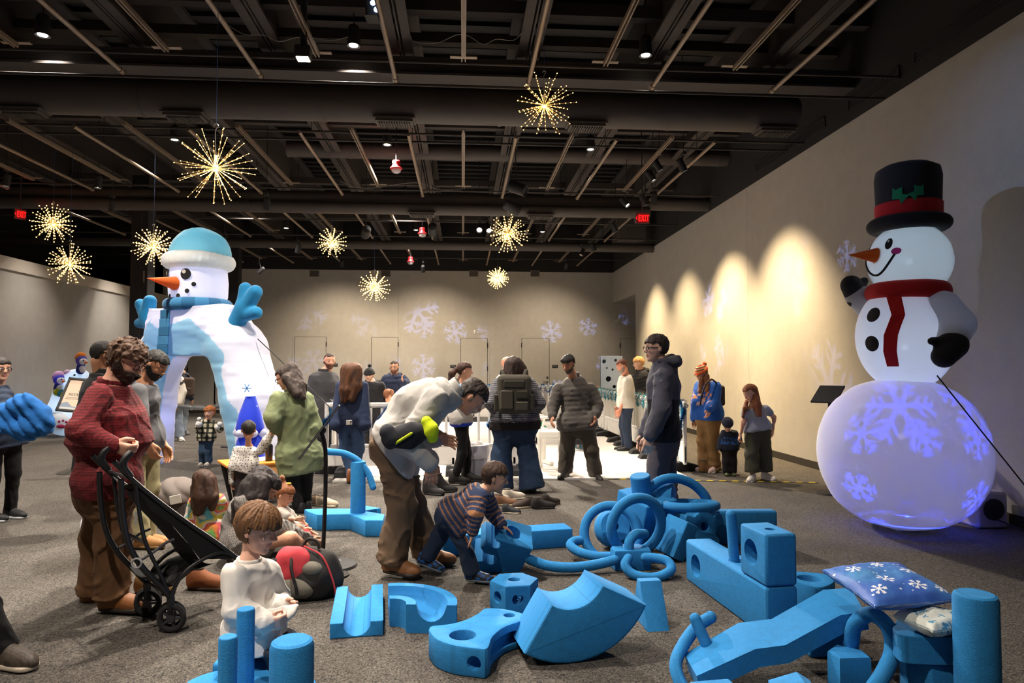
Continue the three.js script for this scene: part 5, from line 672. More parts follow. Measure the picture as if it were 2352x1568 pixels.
noodle('foam_noodle', 'short blue foam noodle rising from the connector', [at(1445, 1268, 5.1), at(1446, 1243, 5.12), at(1458, 1228, 5.16), at(1480, 1226, 5.25)], .038, 20);
{ const pts = [[-.135, -.1], [.135, -.1], [.15, 0], [.1, .1], [-.1, .1], [-.15, 0]]; foam('connector_block', 'squat blue foam connector with noodles plugged in', slabFrom(pts, .15, .012), G(1447, 1302)); }
foam('drum_block', 'round dark blue foam drum inside the leaning ring', cut(lathe([[0, -.1], [.12, -.1], [.15, -.06], [.16, 0], [.15, .06], [.12, .1], [0, .1]], 36).rotateX(1.2), cyl(.03, .03, .5, 0, 0, 0, 18).rotateX(1.2)), at(1408, 1225, 5.72).setY(.16));
foam('cube_block', 'large tilted blue foam cube at the top of the heap', cut(rbox(.36, .34, .36, .02), cyl(.07, .07, .5, 0, 0, 0, 24)), new THREE.Matrix4().makeRotationFromEuler(new THREE.Euler(.3, .5, -.08)).setPosition(at(1482, 1178, 5.75)));
foam('half_round_block', 'blue foam half-round block behind the upright ring', prism([...Array(17)].map((_, k) => [.14 * Math.cos(Math.PI * k / 16), .14 * Math.sin(Math.PI * k / 16)]), .26, .008).translate(0, 0, -.13), new THREE.Matrix4().makeRotationFromEuler(new THREE.Euler(0, 1.1, -.25)).setPosition(at(1512, 1146, 5.85)));
foam('foam_peg', 'thick blue foam peg crowning the heap', lathe([[0, -.14], [.078, -.14], [.084, -.13], [.084, .13], [.078, .14], [0, .14]], 32), new THREE.Matrix4().makeRotationFromEuler(new THREE.Euler(.15, 0, .14)).setPosition(at(1474, 1128, 5.72)));
{ const pts = []; for (let k = 0; k < 96; k++) { const a = k / 96 * 2 * Math.PI, t = Math.cos(a * 5); pts.push([(.155 + .035 * clamp(t * 3, -1, 1)) * Math.cos(a), (.155 + .035 * clamp(t * 3, -1, 1)) * Math.sin(a)]); } foam('gear_block', 'blue foam gear block with a small centre hole', prism(pts, .16, .008, [[0, 0, .035]]).translate(0, 0, -.08), new THREE.Matrix4().makeRotationFromEuler(new THREE.Euler(-.1, .25, .3)).setPosition(at(1606, 1216, 5.68).setY(.192))); }
foam('brick_block', 'blue foam brick leaning right of the upright ring', rbox(.13, .3, .24, .012), new THREE.Matrix4().makeRotationFromEuler(new THREE.Euler(.1, .4, -.5)).setPosition(at(1552, 1246, 5.4).setY(.16)));
/* front-left group */
{ const t = traced([[430, 1562], [470, 1545], [520, 1534], [590, 1530], [640, 1532], [690, 1540], [725, 1560], [730, 1640], [560, 1660], [420, 1630]], .2, []); foam('disc_block', 'low round blue foam disc carrying pegs', t.geo, t.c);
  const peg = (px, py, r, D, y, l) => { const p = at(px, py, D), h = p.y - y; p.y = y; foam('foam_peg', l, lathe([[0, 0], [r, 0], [r, h - r * .3], [r * .93, h - r * .08], [r * .8, h], [0, h]], 28), p); };
  peg(565, 1396, .0345, 2.72, .201, 'slim blue foam peg on the disc in front of the white-shirt boy'); peg(524, 1460, .034, 2.56, .201, 'short blue foam peg left of the slim one'); peg(671, 1468, .08, 2.55, .201, 'fat ribbed blue foam post on the disc');
  foam('foam_step', 'pale blue foam step the white-shirt boy sits on', rbox(.26, .2, .26, .02, 0, .1, 0), at(575, 1540, 3.14).setY(0)); }
foam('half_round_block', 'small blue foam piece on the carpet beside the green-shirt woman', prism([...Array(13)].map((_, k) => [.1 * Math.cos(Math.PI * k / 12), .1 * Math.sin(Math.PI * k / 12)]), .2, .008), new THREE.Matrix4().makeRotationY(.6).setPosition(G(683, 1140)));
/* ---------- hanging starbursts, lamps, signs ---------- */
const WIRE = mat(0xb9a06a, .4, .6), STRING = mat(0x24406e, .8);
const GLOW = new THREE.MeshStandardMaterial({ color: 0xffe0a0, emissive: 0xffd488, emissiveIntensity: 3.2 });
function starburst(px, py, R, rpx, n, label, hookTop) {
  const D = FPX * R / rpx, c = at(px, py, D), t = thing('starburst_light', label, 'starburst lamp', c, 0, 'hanging starburst lamps'), wires = [];
  part(t, 'hub', [ball(.03, 0, 0, 0, 1, 1, 1, 14), cyl(.014, .018, .1, 0, .06, 0, 10)], M.white);
  const bead = new THREE.OctahedronGeometry(Math.max(.005, D * .00085), 1), beads = [];
  for (let k = 0; k < n; k++) { const y = 1 - 2 * (k + .5) / n, a = k * 2.39996 + rnd() * .25, q = Math.sqrt(1 - y * y), d = V(q * Math.cos(a), y + (rnd() - .5) * .15, q * Math.sin(a)).normalize(), L = R * (.82 + .18 * rnd());
    wires.push(bar(V(0, 0, 0), d.clone().multiplyScalar(L), Math.max(.0022, D * .00018), Math.max(.0022, D * .00018), 4)); for (let j = 0; j < 5; j++) { const s = L * (1 - j * .17); beads.push(bead.clone().translate(d.x * s + (rnd() - .5) * .006, d.y * s, d.z * s)); } }
  part(t, 'wire_spray', wires, new THREE.MeshStandardMaterial({ color: 0xd8b878, roughness: .4, metalness: .5 })); part(t, 'lamp_beads', beads, GLOW, 'warm glowing LED beads');
  const top = 6.71 - c.y; part(t, 'hook', tube([V(0, .1, 0), V(0, R * .95, 0), V(.02, R * 1.02, 0), V(0, R * 1.08, 0), V(-.02, R * 1.02, 0)], .004, 24, 5), M.chrome);
  part(t, 'cord', bar(V(0, R * 1.06, 0), V(0, top, 0), Math.max(.0025, D * .0002), Math.max(.0025, D * .0002), 5), STRING);
  const l = new THREE.PointLight(0xffc878, .8, 0, 2); l.position.set(0, -.06, 0); l.castShadow = true; l.shadow.radius = 3; l.name = 'starburst_lamp'; t.add(l); return t;
}
[[1250, 241, .35, 74, 44, 'starburst lamp hung near the big duct by a blue cord'], [495, 386, .36, 96, 46, 'largest starburst lamp hung before the snowman arch'], [122, 513, .35, 47, 50, 'starburst lamp hung beside the left exit sign'], [160, 606, .35, 51, 46, 'starburst lamp hung above the penguin inflatable'], [352, 566, .35, 48, 50, 'starburst lamp half hidden by the arch snowman\'s hat'],
  [762, 556, .34, 36, 44, 'starburst lamp hung under the middle duct pair'], [1167, 536, .35, 48, 50, 'starburst lamp hung next to the bright stage lamp'], [860, 659, .35, 37, 48, 'starburst lamp hung low before the far wall grille'], [1143, 639, .35, 26, 50, 'smallest starburst lamp hung by the far wall']].forEach(a => starburst(...a));
const HOT = new THREE.MeshStandardMaterial({ color: 0xfff2dc, emissive: 0xfff0d8, emissiveIntensity: 12 });
/* downlight pendants */
DOWNLIGHTS.forEach(d => { const t = thing('downlight', 'black pendant downlight can hung between the roof joists', 'ceiling lamp', V(d.x, LAMP_Y, d.z), 0, 'ceiling downlights'); part(t, 'can', lathe([[.02, .26], [.06, .25], [.075, .2], [.085, .0], [.08, 0], [.07, .1], [0, .12]], 20), M.black); part(t, 'lamp_lens', cyl(.055, .055, .01, 0, .012, 0, 18), HOT); part(t, 'stem', cyl(.008, .008, 1.02, 0, .75, 0, 6), M.black); });
/* track spotlights: [px, py, depth, aim] */
function trackSpot(px, py, D, aim, label, I = 0, angle = 24, pen = .7, col = 0xffe6c4, s = 1) {
  const p = at(px, py, D), t = thing('track_spotlight', label, 'spotlight', p), d = aim.clone().sub(p).normalize(), q = new THREE.Quaternion().setFromUnitVectors(V(0, -1, 0), d);
  part(t, 'barrel', lathe([[0, .2], [.045, .19], [.055, .16], [.06, -.03], [.05, -.03], [.045, .06], [0, .07]], 20).scale(s, s, s).applyQuaternion(q), M.black); part(t, 'lamp_lens', cyl(.045 * s, .045 * s, .008, 0, 0, 0, 18).applyQuaternion(q), I || I === null ? HOT : mat(0xcfc6b8, .3)); part(t, 'yoke', [bar(V(0, .1, 0).applyQuaternion(q), V(0, .26, 0), .012), bar(V(0, .26, 0), V(0, 6.71 - p.y, 0), .007)], M.black); part(t, 'track_adapter', box(.05, .05, .14, 0, .26, 0), M.black);
  if (I) { const l = new THREE.SpotLight(col, I, 0, angle * Math.PI / 180, pen, 2); l.position.copy(d.clone().multiplyScalar(.06)); l.target.position.copy(d.clone().multiplyScalar(2)); l.castShadow = true; l.shadow.radius = 2; l.name = 'spot_lamp'; t.add(l, l.target); l.target.name = 'spot_aim'; }
  return t;
}
const wallZ = px => -RX * FPX / (px - 1063);
const washX = 3.55;
[[1515, 0.9], [1590, .8], [1695, 1.25], [1832, 1.2]].forEach(([px, k], i) => { const z = wallZ(px), p = V(washX, 4.7, z), v = p.clone().sub(C0), D = depthOf(p), sx = CX + v.dot(RIGHT) / D * FPX, sy = CY - v.dot(UPV) / D * FPX;
  trackSpot(sx, sy, D, V(RX, 1.0, z), ['track spotlight washing the wall by the recess', 'track spotlight washing the wall behind the orange hat', 'track spotlight washing the wall at its seam', 'track spotlight washing the wall before the snowman'][i], 135 * k, 40, 1, 0xffdfac); });
trackSpot(1500, 662 - 196, 13, V(3, 0, -14), 'track spotlight beside the right exit sign'); trackSpot(612, 478, 12.6, V(-4, 0, -13), 'track spotlight under the middle duct'); trackSpot(257, 482, 12.8, V(-7, 0, -14), 'track spotlight near the black column'); trackSpot(225, 428, 12, V(-6.5, 0, -12), 'track spotlight beside the clamp lamps', null); trackSpot(14, 424, 12, V(-8.5, 0, -12), 'track spotlight glowing at the left edge', null);
trackSpot(683, 578, 16.5, V(-5, 0, -17), 'track spotlight left of the far ceiling starburst', null); trackSpot(515, 562, 16.5, V(-6, 0, -17), 'track spotlight above the arch mitten'); trackSpot(595, 625, 19.6, V(-9, 1, -20), 'tilted track spotlight near the far wall', null); trackSpot(972, 622, 20.5, V(-1.2, 1.0, BZ), 'track spotlight over the far doors', 60, 52, 1); trackSpot(785, 610, 20.5, V(-4.2, 1.0, BZ), 'track spotlight low at the far ceiling edge', 60, 52, 1); trackSpot(1300, 616, 20.8, V(2.6, 1.0, BZ), 'track spotlight by the far wall corner', 45, 52, 1); trackSpot(1335, 585, 18.5, V(1, .5, -16), 'tilted track spotlight in the far bay'); trackSpot(1382, 540, 16.8, V(3.6, 0, -17), 'track spotlight at the end of a far track');
/* rink lamps that flare at the camera, the flood and the blue LED fixture */
{ const A = trackSpot(1101, 527, 14.6, V(.3, 0, -9), 'bright stage spotlight facing the hall', 260, 34, .6, 0xfff0dc, 1.2); trackSpot(1123, 528, 14.7, V(1.6, 0, -10), 'second bright stage spotlight beside the first', 160, 34, .6, 0xfff0dc, 1.2); }
{ const p = at(697, 122, 7.0), t = thing('flood_lamp', 'black box flood lamp hung above the blocks', 'flood lamp', p); part(t, 'arm', [cyl(.035, .035, .5, 0, .3, 0, 12), bar(V(0, .5, 0), V(0, 6.71 - p.y, 0), .01)], M.black); part(t, 'head', rbox(.16, .13, .14, .02, 0, 0, 0), M.black); part(t, 'lamp_lens', box(.12, .012, .1, 0, -.068, .01), HOT); const l = new THREE.SpotLight(0xfff4e4, 90, 0, 46 * Math.PI / 180, .7, 2); l.position.set(0, -.1, .01); l.target.position.set(.2, -2, 1.0); l.castShadow = true; l.shadow.radius = 3; l.name = 'flood_light'; l.target.name = 'flood_aim'; t.add(l, l.target); }
{ const p = at(856, 26, 6.6), t = thing('stage_fixture', 'black LED stage fixture with two blue-white lenses', 'stage lamp', p); part(t, 'housing', rbox(.13, .2, .12, .02), M.black); const LED = new THREE.MeshStandardMaterial({ color: 0xcfe4ff, emissive: 0x9fc8ff, emissiveIntensity: 6 }); part(t, 'lamp_lens', cyl(.026, .026, .01, 0, 0, 0, 16).rotateX(1.57).translate(.01, .05, .062), LED); part(t, 'lamp_lens', cyl(.026, .026, .01, 0, 0, 0, 16).rotateX(1.57).translate(.045, -.015, .062), LED); part(t, 'visor', box(.12, .008, .1, 0, -.1, .08), M.black); const l = new THREE.SpotLight(0xa8c8ff, 45, 0, .55, .8, 2); l.position.set(.02, .0, .09); l.target.position.copy(V(5.2, 1.6, -5.2).sub(p)); l.castShadow = true; l.name = 'stage_lamp'; l.target.name = 'stage_aim'; t.add(l, l.target); part(t, 'yoke', [bar(V(0, .1, 0), V(0, 6.71 - p.y, 0), .01)], M.black); }
for (const [px, py, D, l] of [[1515, 388, 11.6, 'upper of two tilted spotlights on the right track'], [1500, 412, 12.2, 'lower of two tilted spotlights on the right track'], [1440, 470, 13.3, 'tilted spotlight above the right exit sign']]) trackSpot(px, py, D, V(RX, 1.5, -11), l, null);
/* red ceiling beacons */
for (const [px, py, D, l] of [[910, 384, 12.2, 'red fire beacon hung before the slim high duct'], [970, 534, 16.4, 'red fire beacon hung behind the middle duct pair'], [943, 599, 20.2, 'red fire beacon hung next to the far wall']]) { const t = thing('fire_beacon', l, 'fire beacon', at(px, py, D)); part(t, 'housing', lathe([[0, .12], [.06, .12], [.075, .09], [.06, .06], [.075, .03], [.07, .0], [.105, -.01], [.11, -.03], [.09, -.045], [0, -.045]], 24), M.red); part(t, 'dome', lathe([[.085, -.045], [.08, -.08], [.05, -.105], [0, -.115]], 24), new THREE.MeshPhysicalMaterial({ color: 0xe8e8f0, roughness: .15, transmission: .5, thickness: 0 })); part(t, 'stem', bar(V(0, .11, 0), V(0, 6.71 - t.position.y, 0), .012), M.black); }
/* EXIT signs */
const font = await new FontLoader().loadAsync('fonts/droid/droid_sans_bold.typeface.json');
for (const [px, py, D, w, turn, l] of [[1475, 501, 12.4, .27, 0, 'hanging red EXIT sign beside the right wall'], [46, 492, 12.9, .2, .9, 'red EXIT sign in the dark above the left partition']]) { const t = thing('exit_sign', l, 'exit sign', at(px, py, D), turn); part(t, 'housing', rbox(w, .2, .04, .01), M.black); const RED = new THREE.MeshStandardMaterial({ color: 0xff2222, emissive: 0xff1a1a, emissiveIntensity: 1.3 });
  const g = new TextGeometry('EXIT', { font, size: .1, depth: .006, curveSegments: 3 }); g.computeBoundingBox(); const b = g.boundingBox; g.scale(w * .72 / (b.max.x - b.min.x), 1.15, 1).translate(-w * .3, -.06, .021); part(t, 'sign_letters', g, RED); part(t, 'sign_arrow', extrude(shapeOf([[-w * .46, 0], [-w * .36, .035], [-w * .36, .018], [-w * .41, 0], [-w * .36, -.018], [-w * .36, -.035]]), .006, 0).translate(0, 0, .021), RED); part(t, 'stem', bar(V(0, .09, 0), V(0, 6.71 - t.position.y, 0), .01), M.black); const pl = new THREE.PointLight(0xff2020, .25, 0, 2); pl.position.set(0, 0, .12); pl.name = 'sign_lamp'; pl.castShadow = true; t.add(pl); }
/* loose wires along the tracks */
solo('ceiling_wire', 'thin pale wire sagging between the tracks near the blue cord', 'wire', tube([[940, 78], [950, 95], [985, 100], [1010, 97], [1050, 80], [1075, 82], [1110, 102], [1140, 90], [1180, 92], [1205, 70]].map(p => at(p[0], p[1], 7.6)), .004, 60, 5), mat(0x8a8a86)); solo('ceiling_wire', 'thin wire sagging near the flood lamp', 'wire', tube([[520, 55], [560, 78], [610, 82], [640, 95], [690, 85], [760, 93], [800, 85]].map(p => at(p[0], p[1], 7.6)), .004, 60, 5), mat(0x8a8a86)); solo('ceiling_wire', 'thin wire sagging under the middle duct', 'wire', tube([[780, 415], [810, 428], [850, 432], [900, 425], [960, 420], [1010, 435], [1060, 436]].map(p => at(p[0], p[1], 13)), .006, 60, 5), mat(0x7a7a76));
/* ---------- lit inflatables ---------- */
const sheer = (hex, t = .45) => new THREE.MeshPhysicalMaterial({ color: hex, roughness: .9, transmission: t, thickness: 0, side: THREE.DoubleSide });
const sheerV = (t = .45) => new THREE.MeshPhysicalMaterial({ vertexColors: true, roughness: .9, transmission: t, thickness: 0, side: THREE.DoubleSide });
function innerLamp(t, p, I, col, name = 'inner_lamp') { const l = new THREE.PointLight(col, I, 0, 2); l.position.copy(p); l.castShadow = true; l.shadow.radius = 4; l.name = name; t.add(l); part(t, 'lamp_bulb', ball(.03, p.x, p.y, p.z, 1, 1, 1, 10), new THREE.MeshStandardMaterial({ color: 0xffffff, emissive: col, emissiveIntensity: 2 })); return l; }
const flakeMask = (u, v, seed) => {                   // 0..1 plane scattered with six-armed flakes of varied size
  for (const [n, o] of [[2, 0], [4, 40]]) { const i = Math.floor(u * n), j = Math.floor(v * n), hx = hash(i, j, seed + o), hy = hash(i, j, seed + o + 1); if (hash(i, j, seed + o + 2) < (o ? .45 : .15)) continue;
    const x = u * n - i - .38 - hx * .24, y = v * n - j - .38 - hy * .24, r = Math.hypot(x, y), R = .36 * (.65 + .35 * hash(i, j, seed + o + 3)); if (r > R) continue; const P3 = Math.PI / 3, a = (((Math.atan2(y, x) + hx * 3) % P3) + P3) % P3 - P3 / 2, px = r * Math.cos(a), py = Math.abs(r * Math.sin(a)), w = R * .075;
    if (py < w || r < R * .22) return true; for (const q of [.45, .72]) if (Math.abs(py - (px - R * q) * 1.3) < w && py < R * .3) return true; }
  return false;
};
function perforatedDome(R, th0, th1, nu, nv, seed, tile = 3) { const pos = [], idx = []; for (let j = 0; j <= nv; j++) for (let i = 0; i <= nu; i++) { const th = lerp(th0, th1, j / nv), ph = i / nu * 2 * Math.PI; pos.push(R * Math.sin(th) * Math.cos(ph), R * Math.cos(th), R * Math.sin(th) * Math.sin(ph)); } for (let j = 0; j < nv; j++) for (let i = 0; i < nu; i++) { if (flakeMask(((i + .5) / nu * tile) % 1, (j + .5) / nv * .9, seed)) continue; const a = j * (nu + 1) + i, b = a + 1, c = a + nu + 1, d = c + 1; idx.push(a, b, d, a, d, c); } const g = new THREE.BufferGeometry(); g.setAttribute('position', new THREE.Float32BufferAttribute(pos, 3)); g.setIndex(idx); g.computeVertexNormals(); return g; }
function perforatedPlate(S, n, seed, sub = 1) { const pos = [], idx = []; for (let j = 0; j <= n; j++) for (let i = 0; i <= n; i++) pos.push((i / n - .5) * S, 0, (j / n - .5) * S); for (let j = 0; j < n; j++) for (let i = 0; i < n; i++) { const u = (i + .5) / n, v = (j + .5) / n; if (Math.hypot(u - .5, v - .5) < .44 && flakeMask(u * sub, v * sub, seed)) continue; const a = j * (n + 1) + i; idx.push(a, a + n + 1, a + 1, a + 1, a + n + 1, a + n + 2); } const g = new THREE.BufferGeometry(); g.setAttribute('position', new THREE.Float32BufferAttribute(pos, 3)); g.setIndex(idx); g.computeVertexNormals(); return g; }
const wob = (g, amp, f = 6) => { const p = g.attributes.position, n = g.attributes.normal; for (let i = 0; i < p.count; i++) { const x = p.getX(i), y = p.getY(i), z = p.getZ(i), k = noise(x * f, y * f * 1.6, z * f) * amp; p.setXYZ(i, x + n.getX(i) * k, y + n.getY(i) * k, z + n.getZ(i) * k); } g.computeVertexNormals(); return g; };
const surf = (c, rx, ry, head, el, o = 1) => { const h = head * Math.PI / 180, e = el * Math.PI / 180; return V(c.x + Math.sin(h) * Math.cos(e) * rx * o, c.y + Math.sin(e) * ry * o, c.z + Math.cos(h) * Math.cos(e) * rx * o); };
function patch(c, rx, ry, pts, off = 1.012, steps = 6) {  // a patch on an ellipsoid: outline given as [heading, elevation] fan about its mean
  const m = pts.reduce((a, p) => [a[0] + p[0] / pts.length, a[1] + p[1] / pts.length], [0, 0]), pos = [], idx = [], n = pts.length;
  for (let s = 0; s <= steps; s++) for (const p of pts) { const q = surf(c, rx, ry, lerp(m[0], p[0], s / steps), lerp(m[1], p[1], s / steps), off); pos.push(q.x, q.y, q.z); }
  for (let s = 0; s < steps; s++) for (let k = 0; k < n; k++) { const a = s * n + k, b = s * n + (k + 1) % n; idx.push(a, a + n, b, b, a + n, b + n); }
  const g = new THREE.BufferGeometry(); g.setAttribute('position', new THREE.Float32BufferAttribute(pos, 3)); g.setIndex(idx); g.computeVertexNormals(); return g;
}
const disc = (h, e, rh, re, n = 20) => [...Array(n)].map((_, k) => [h + rh * Math.cos(k / n * 6.2832), e + re * Math.sin(k / n * 6.2832)]);
const felt = (hex, t = .25) => new THREE.MeshPhysicalMaterial({ color: hex, roughness: .9, transmission: t, thickness: 0, side: THREE.DoubleSide });
/* --- snowman with the top hat --- */
{ const base = at(2072, 1100, 6.45).setY(0), t = thing('snowman_inflatable', 'tall lit snowman inflatable with black top hat and red scarf', 'inflatable', base);
  const SN = sheer(0xe4e8ee, .5), F0 = -87, B = V(0, .7, 0), T = at(2088, 768, 6.45).sub(base), Hd = at(2103, 597, 6.45).sub(base); T.y = 1.8; Hd.y = 2.52; T.z = .0; Hd.z = 0;
  part(t, 'bottom_ball', wob(lathe([...Array(41)].map((_, k) => { const a = -Math.PI / 2 + Math.PI * k / 40, c = Math.cos(a), s = Math.sin(a); return [Math.max(.735 * Math.pow(Math.abs(c), .82), .0005), .7 + .7 * Math.sign(s) * Math.pow(Math.abs(s), 1.0)]; }), 72), .006, 7), SN);
  const up = part(t, 'upper_body', ball(1, 0, 0, 0, 1, 1, 1, 56).scale(.43, .52, .43).translate(T.x, T.y, T.z), SN); part(t, 'head', wob(ball(1, 0, 0, 0, 1, 1, 1, 56).scale(.365, .37, .365).translate(Hd.x, Hd.y, Hd.z), .003, 8), SN);
  const RD = felt(0xc01018, .15), BK = felt(0x14141a, .06);
  part(t, 'scarf_collar', new THREE.TorusGeometry(.285, .085, 18, 56).scale(1, 1, 1.05).rotateX(Math.PI / 2).translate((T.x + Hd.x) / 2, 2.225, 0), RD);
  { const pts = [[F0 + 38, 42], [F0 + 46, 20], [F0 + 38, 0], [F0 + 36, -16], [F0 + 37, -32]], pos = [], idx = []; pts.forEach((p, i) => { for (const s of [-1, 1]) { const q = surf(T, .43, .52, p[0] + s * (i === 0 ? 11 : 7.5), p[1], 1.035); pos.push(q.x, q.y, q.z); } for (const s of [1, -1]) { const q = surf(T, .43, .52, p[0] + s * (i === 0 ? 11 : 7.5), p[1], 1.0); pos.push(q.x, q.y, q.z); } }); for (let i = 0; i < 4; i++) for (let k = 0; k < 4; k++) { const a = i * 4 + k, b = i * 4 + (k + 1) % 4; idx.push(a, b, a + 4, b, b + 4, a + 4); } const g = new THREE.BufferGeometry(); g.setAttribute('position', new THREE.Float32BufferAttribute(pos, 3)); g.setIndex(idx); const q = g.toNonIndexed(); q.computeVertexNormals(); part(t, 'scarf_tail', q, RD); }
  const hx = Hd.x + .0; part(t, 'hat_brim', new THREE.TorusGeometry(.28, .085, 16, 56).scale(1, 1, .85).rotateX(Math.PI / 2).translate(hx, 2.87, 0), BK);
  const crown = part(t, 'hat_crown', lathe([[.27, 2.86], [.275, 2.95], [.285, 3.2], [.29, 3.32], [.275, 3.4], [.2, 3.445], [0, 3.455]], 48).translate(hx, 0, 0), BK); part(crown, 'hat_band', lathe([[.276, 2.93], [.288, 2.94], [.292, 3.06], [.28, 3.07]], 48).translate(hx, 0, 0), RD);
  const leaf = (h, y, r, s) => { const c = V(hx, 0, 0), o = [[-.9, -.5], [-.85, .35], [-.55, .15], [.1, .3], [.1, -.2], [.8, -.35], [.4, -.6], [0, -.95], [-.2, -.55]].map(p => { const a = (h + s * p[0] * r / .29 * 57) * Math.PI / 180; return [c.x + Math.sin(a) * .297, y + p[1] * r * 1.5, c.z + Math.cos(a) * .297]; }); const pos = [], idx = []; const m = [0, 1, 2].map(k => o.reduce((q, p) => q + p[k] / o.length, 0)); m[0] = hx + (m[0] - hx) * 1.02; m[2] *= 1.02; pos.push(...m); o.forEach(p => pos.push(...p)); for (let k = 0; k < o.length; k++) idx.push(0, 1 + k, 1 + (k + 1) % o.length); const g = new THREE.BufferGeometry(); g.setAttribute('position', new THREE.Float32BufferAttribute(pos, 3)); g.setIndex(idx); g.computeVertexNormals(); part(crown, 'holly_leaf', g, felt(0x0f8a5a, .2), 'green holly leaf'); };
  leaf(F0 + 42, 3.14, .085, 1); leaf(F0 + 64, 3.15, .08, -1);
  part(t, 'carrot_nose', new THREE.ConeGeometry(.075, .3, 20).rotateX(Math.PI / 2).translate(0, 0, .13).rotateY(F0 * Math.PI / 180).translate(...surf(Hd, .365, .37, F0, 8, .97).toArray()), felt(0xf07818, .25));
  for (const s of [-1, 1]) { const e = part(t, 'eye', patch(Hd, .365, .37, disc(F0 + s * 24, 22, 6, 9)), BK); part(e, 'eye_glint', patch(Hd, .365, .37, disc(F0 + s * 24 - 1, 26, 1.6, 2.4), 1.02), felt(0xf0f0f0, .2)); part(t, 'cheek', patch(Hd, .365, .37, disc(F0 + s * 36, 9, 7, 5)), felt(0xb03078, .3)); }
  { const arc = [...Array(25)].map((_, k) => surf(Hd, .365, .37, F0 - 34 + 68 * k / 24, 5 - 27 * (1 - Math.pow((k - 12) / 12, 2)), 1.006)); part(t, 'mouth', tube(arc, .011, 40, 6), BK); }
  for (const [e, d] of [[22, 0], [-8, 0]]) part(t, 'coal_button', patch(T, .43, .52, disc(F0 + 14, e, 10, 8), 1.02), BK);
  /* arms: one raised beside the head, one bent at the hip */
  const sk = (list, k) => (x, y, z) => { let d = 1e3; for (const q of list) d = smin(d, capsule(x, y, z, q[0], q[1], q[2], q[3]), k); return d; }, loc = (px, py, D) => at(px, py, D).sub(base);
  const put = (n, list, k, m) => { const b = boundsOf(list.flatMap(q => [q[0], q[1]]), .25); part(t, n, meshSDF(sk(list, k), b.min, b.max, .018), m); };
  put('raised_arm', [[loc(2010, 715, 6.75), loc(1968, 678, 6.8), .14, .115]], .05, SN); put('raised_mitten', [[loc(1968, 685, 6.8), loc(1955, 655, 6.8), .1, .1], [loc(1968, 670, 6.8), loc(1985, 645, 6.8), .05, .04]], .04, BK);
  put('bent_arm', [[loc(2165, 705, 6.2), loc(2198, 745, 6.1), .15, .14], [loc(2198, 745, 6.1), loc(2185, 790, 5.98), .14, .12]], .06, SN); put('hip_mitten', [[loc(2188, 792, 5.97), loc(2168, 818, 5.92), .125, .1], [loc(2178, 785, 5.95), loc(2140, 783, 5.93), .05, .035]], .05, BK);
  innerLamp(t, V(T.x, T.y - .1, 0), .45, 0xdcecff); innerLamp(t, V(Hd.x, Hd.y, 0), .3, 0xcdeaf4); innerLamp(t, V(0, .85, 0), .5, 0xd2c8f4);
  part(t, 'projector_dome', perforatedDome(.11, .02, 1.75, 320, 140, 11, 2).translate(0, .16, .05), M.black); const bl = new THREE.PointLight(0x2038ff, 9, 0, 2); bl.position.set(0, .16, .05); bl.shadow.radius = .06; bl.castShadow = true; bl.name = 'snowflake_lamp'; t.add(bl); part(t, 'projector_base', cyl(.12, .13, .1, 0, .08, .05), M.black);
  part(t, 'ground_flap', box(.3, .02, .3, 0, .012, 0), SN); }
{ const a = at(2152, 862, 6.02), b = at(2480, 1190, 5.4); b.y = .02; solo('tether_line', 'thin black tether from the snowman\'s waist to the floor', 'tether', bar(a, b, .006), M.cable); }
{ const p = at(2292, 1124, 6.6).setY(0), t = thing('blower_box', 'grey blower housing behind the snowman by the wall', 'blower', V(4.95, 0, p.z)); part(t, 'housing', rbox(.3, .34, .4, .03, 0, .17, 0), mat(0xa6a4ac, .6)); part(t, 'intake', cyl(.1, .1, .02, 0, 0, 0).rotateX(1.57).translate(0, .18, .205), M.black); part(t, 'power_cord', tube([V(0, .1, .2), V(.08, .04, .5), V(.12, .02, 1), V(.15, .02, 1.8)], .008), M.cable); }
{ const p = at(1905, 905, 8.2), t = thing('info_stand', 'black tilted info panel on a pole behind the snowman', 'info stand', V(p.x, 0, p.z)); part(t, 'panel', rbox(.3, .02, .34, .006).rotateX(.6).rotateY(-.9).translate(-.02, p.y, 0), M.black); part(t, 'pole', cyl(.02, .02, p.y, 0, p.y / 2, 0), M.black); part(t, 'base', cyl(.16, .17, .02, 0, .01, 0, 28), M.black); }
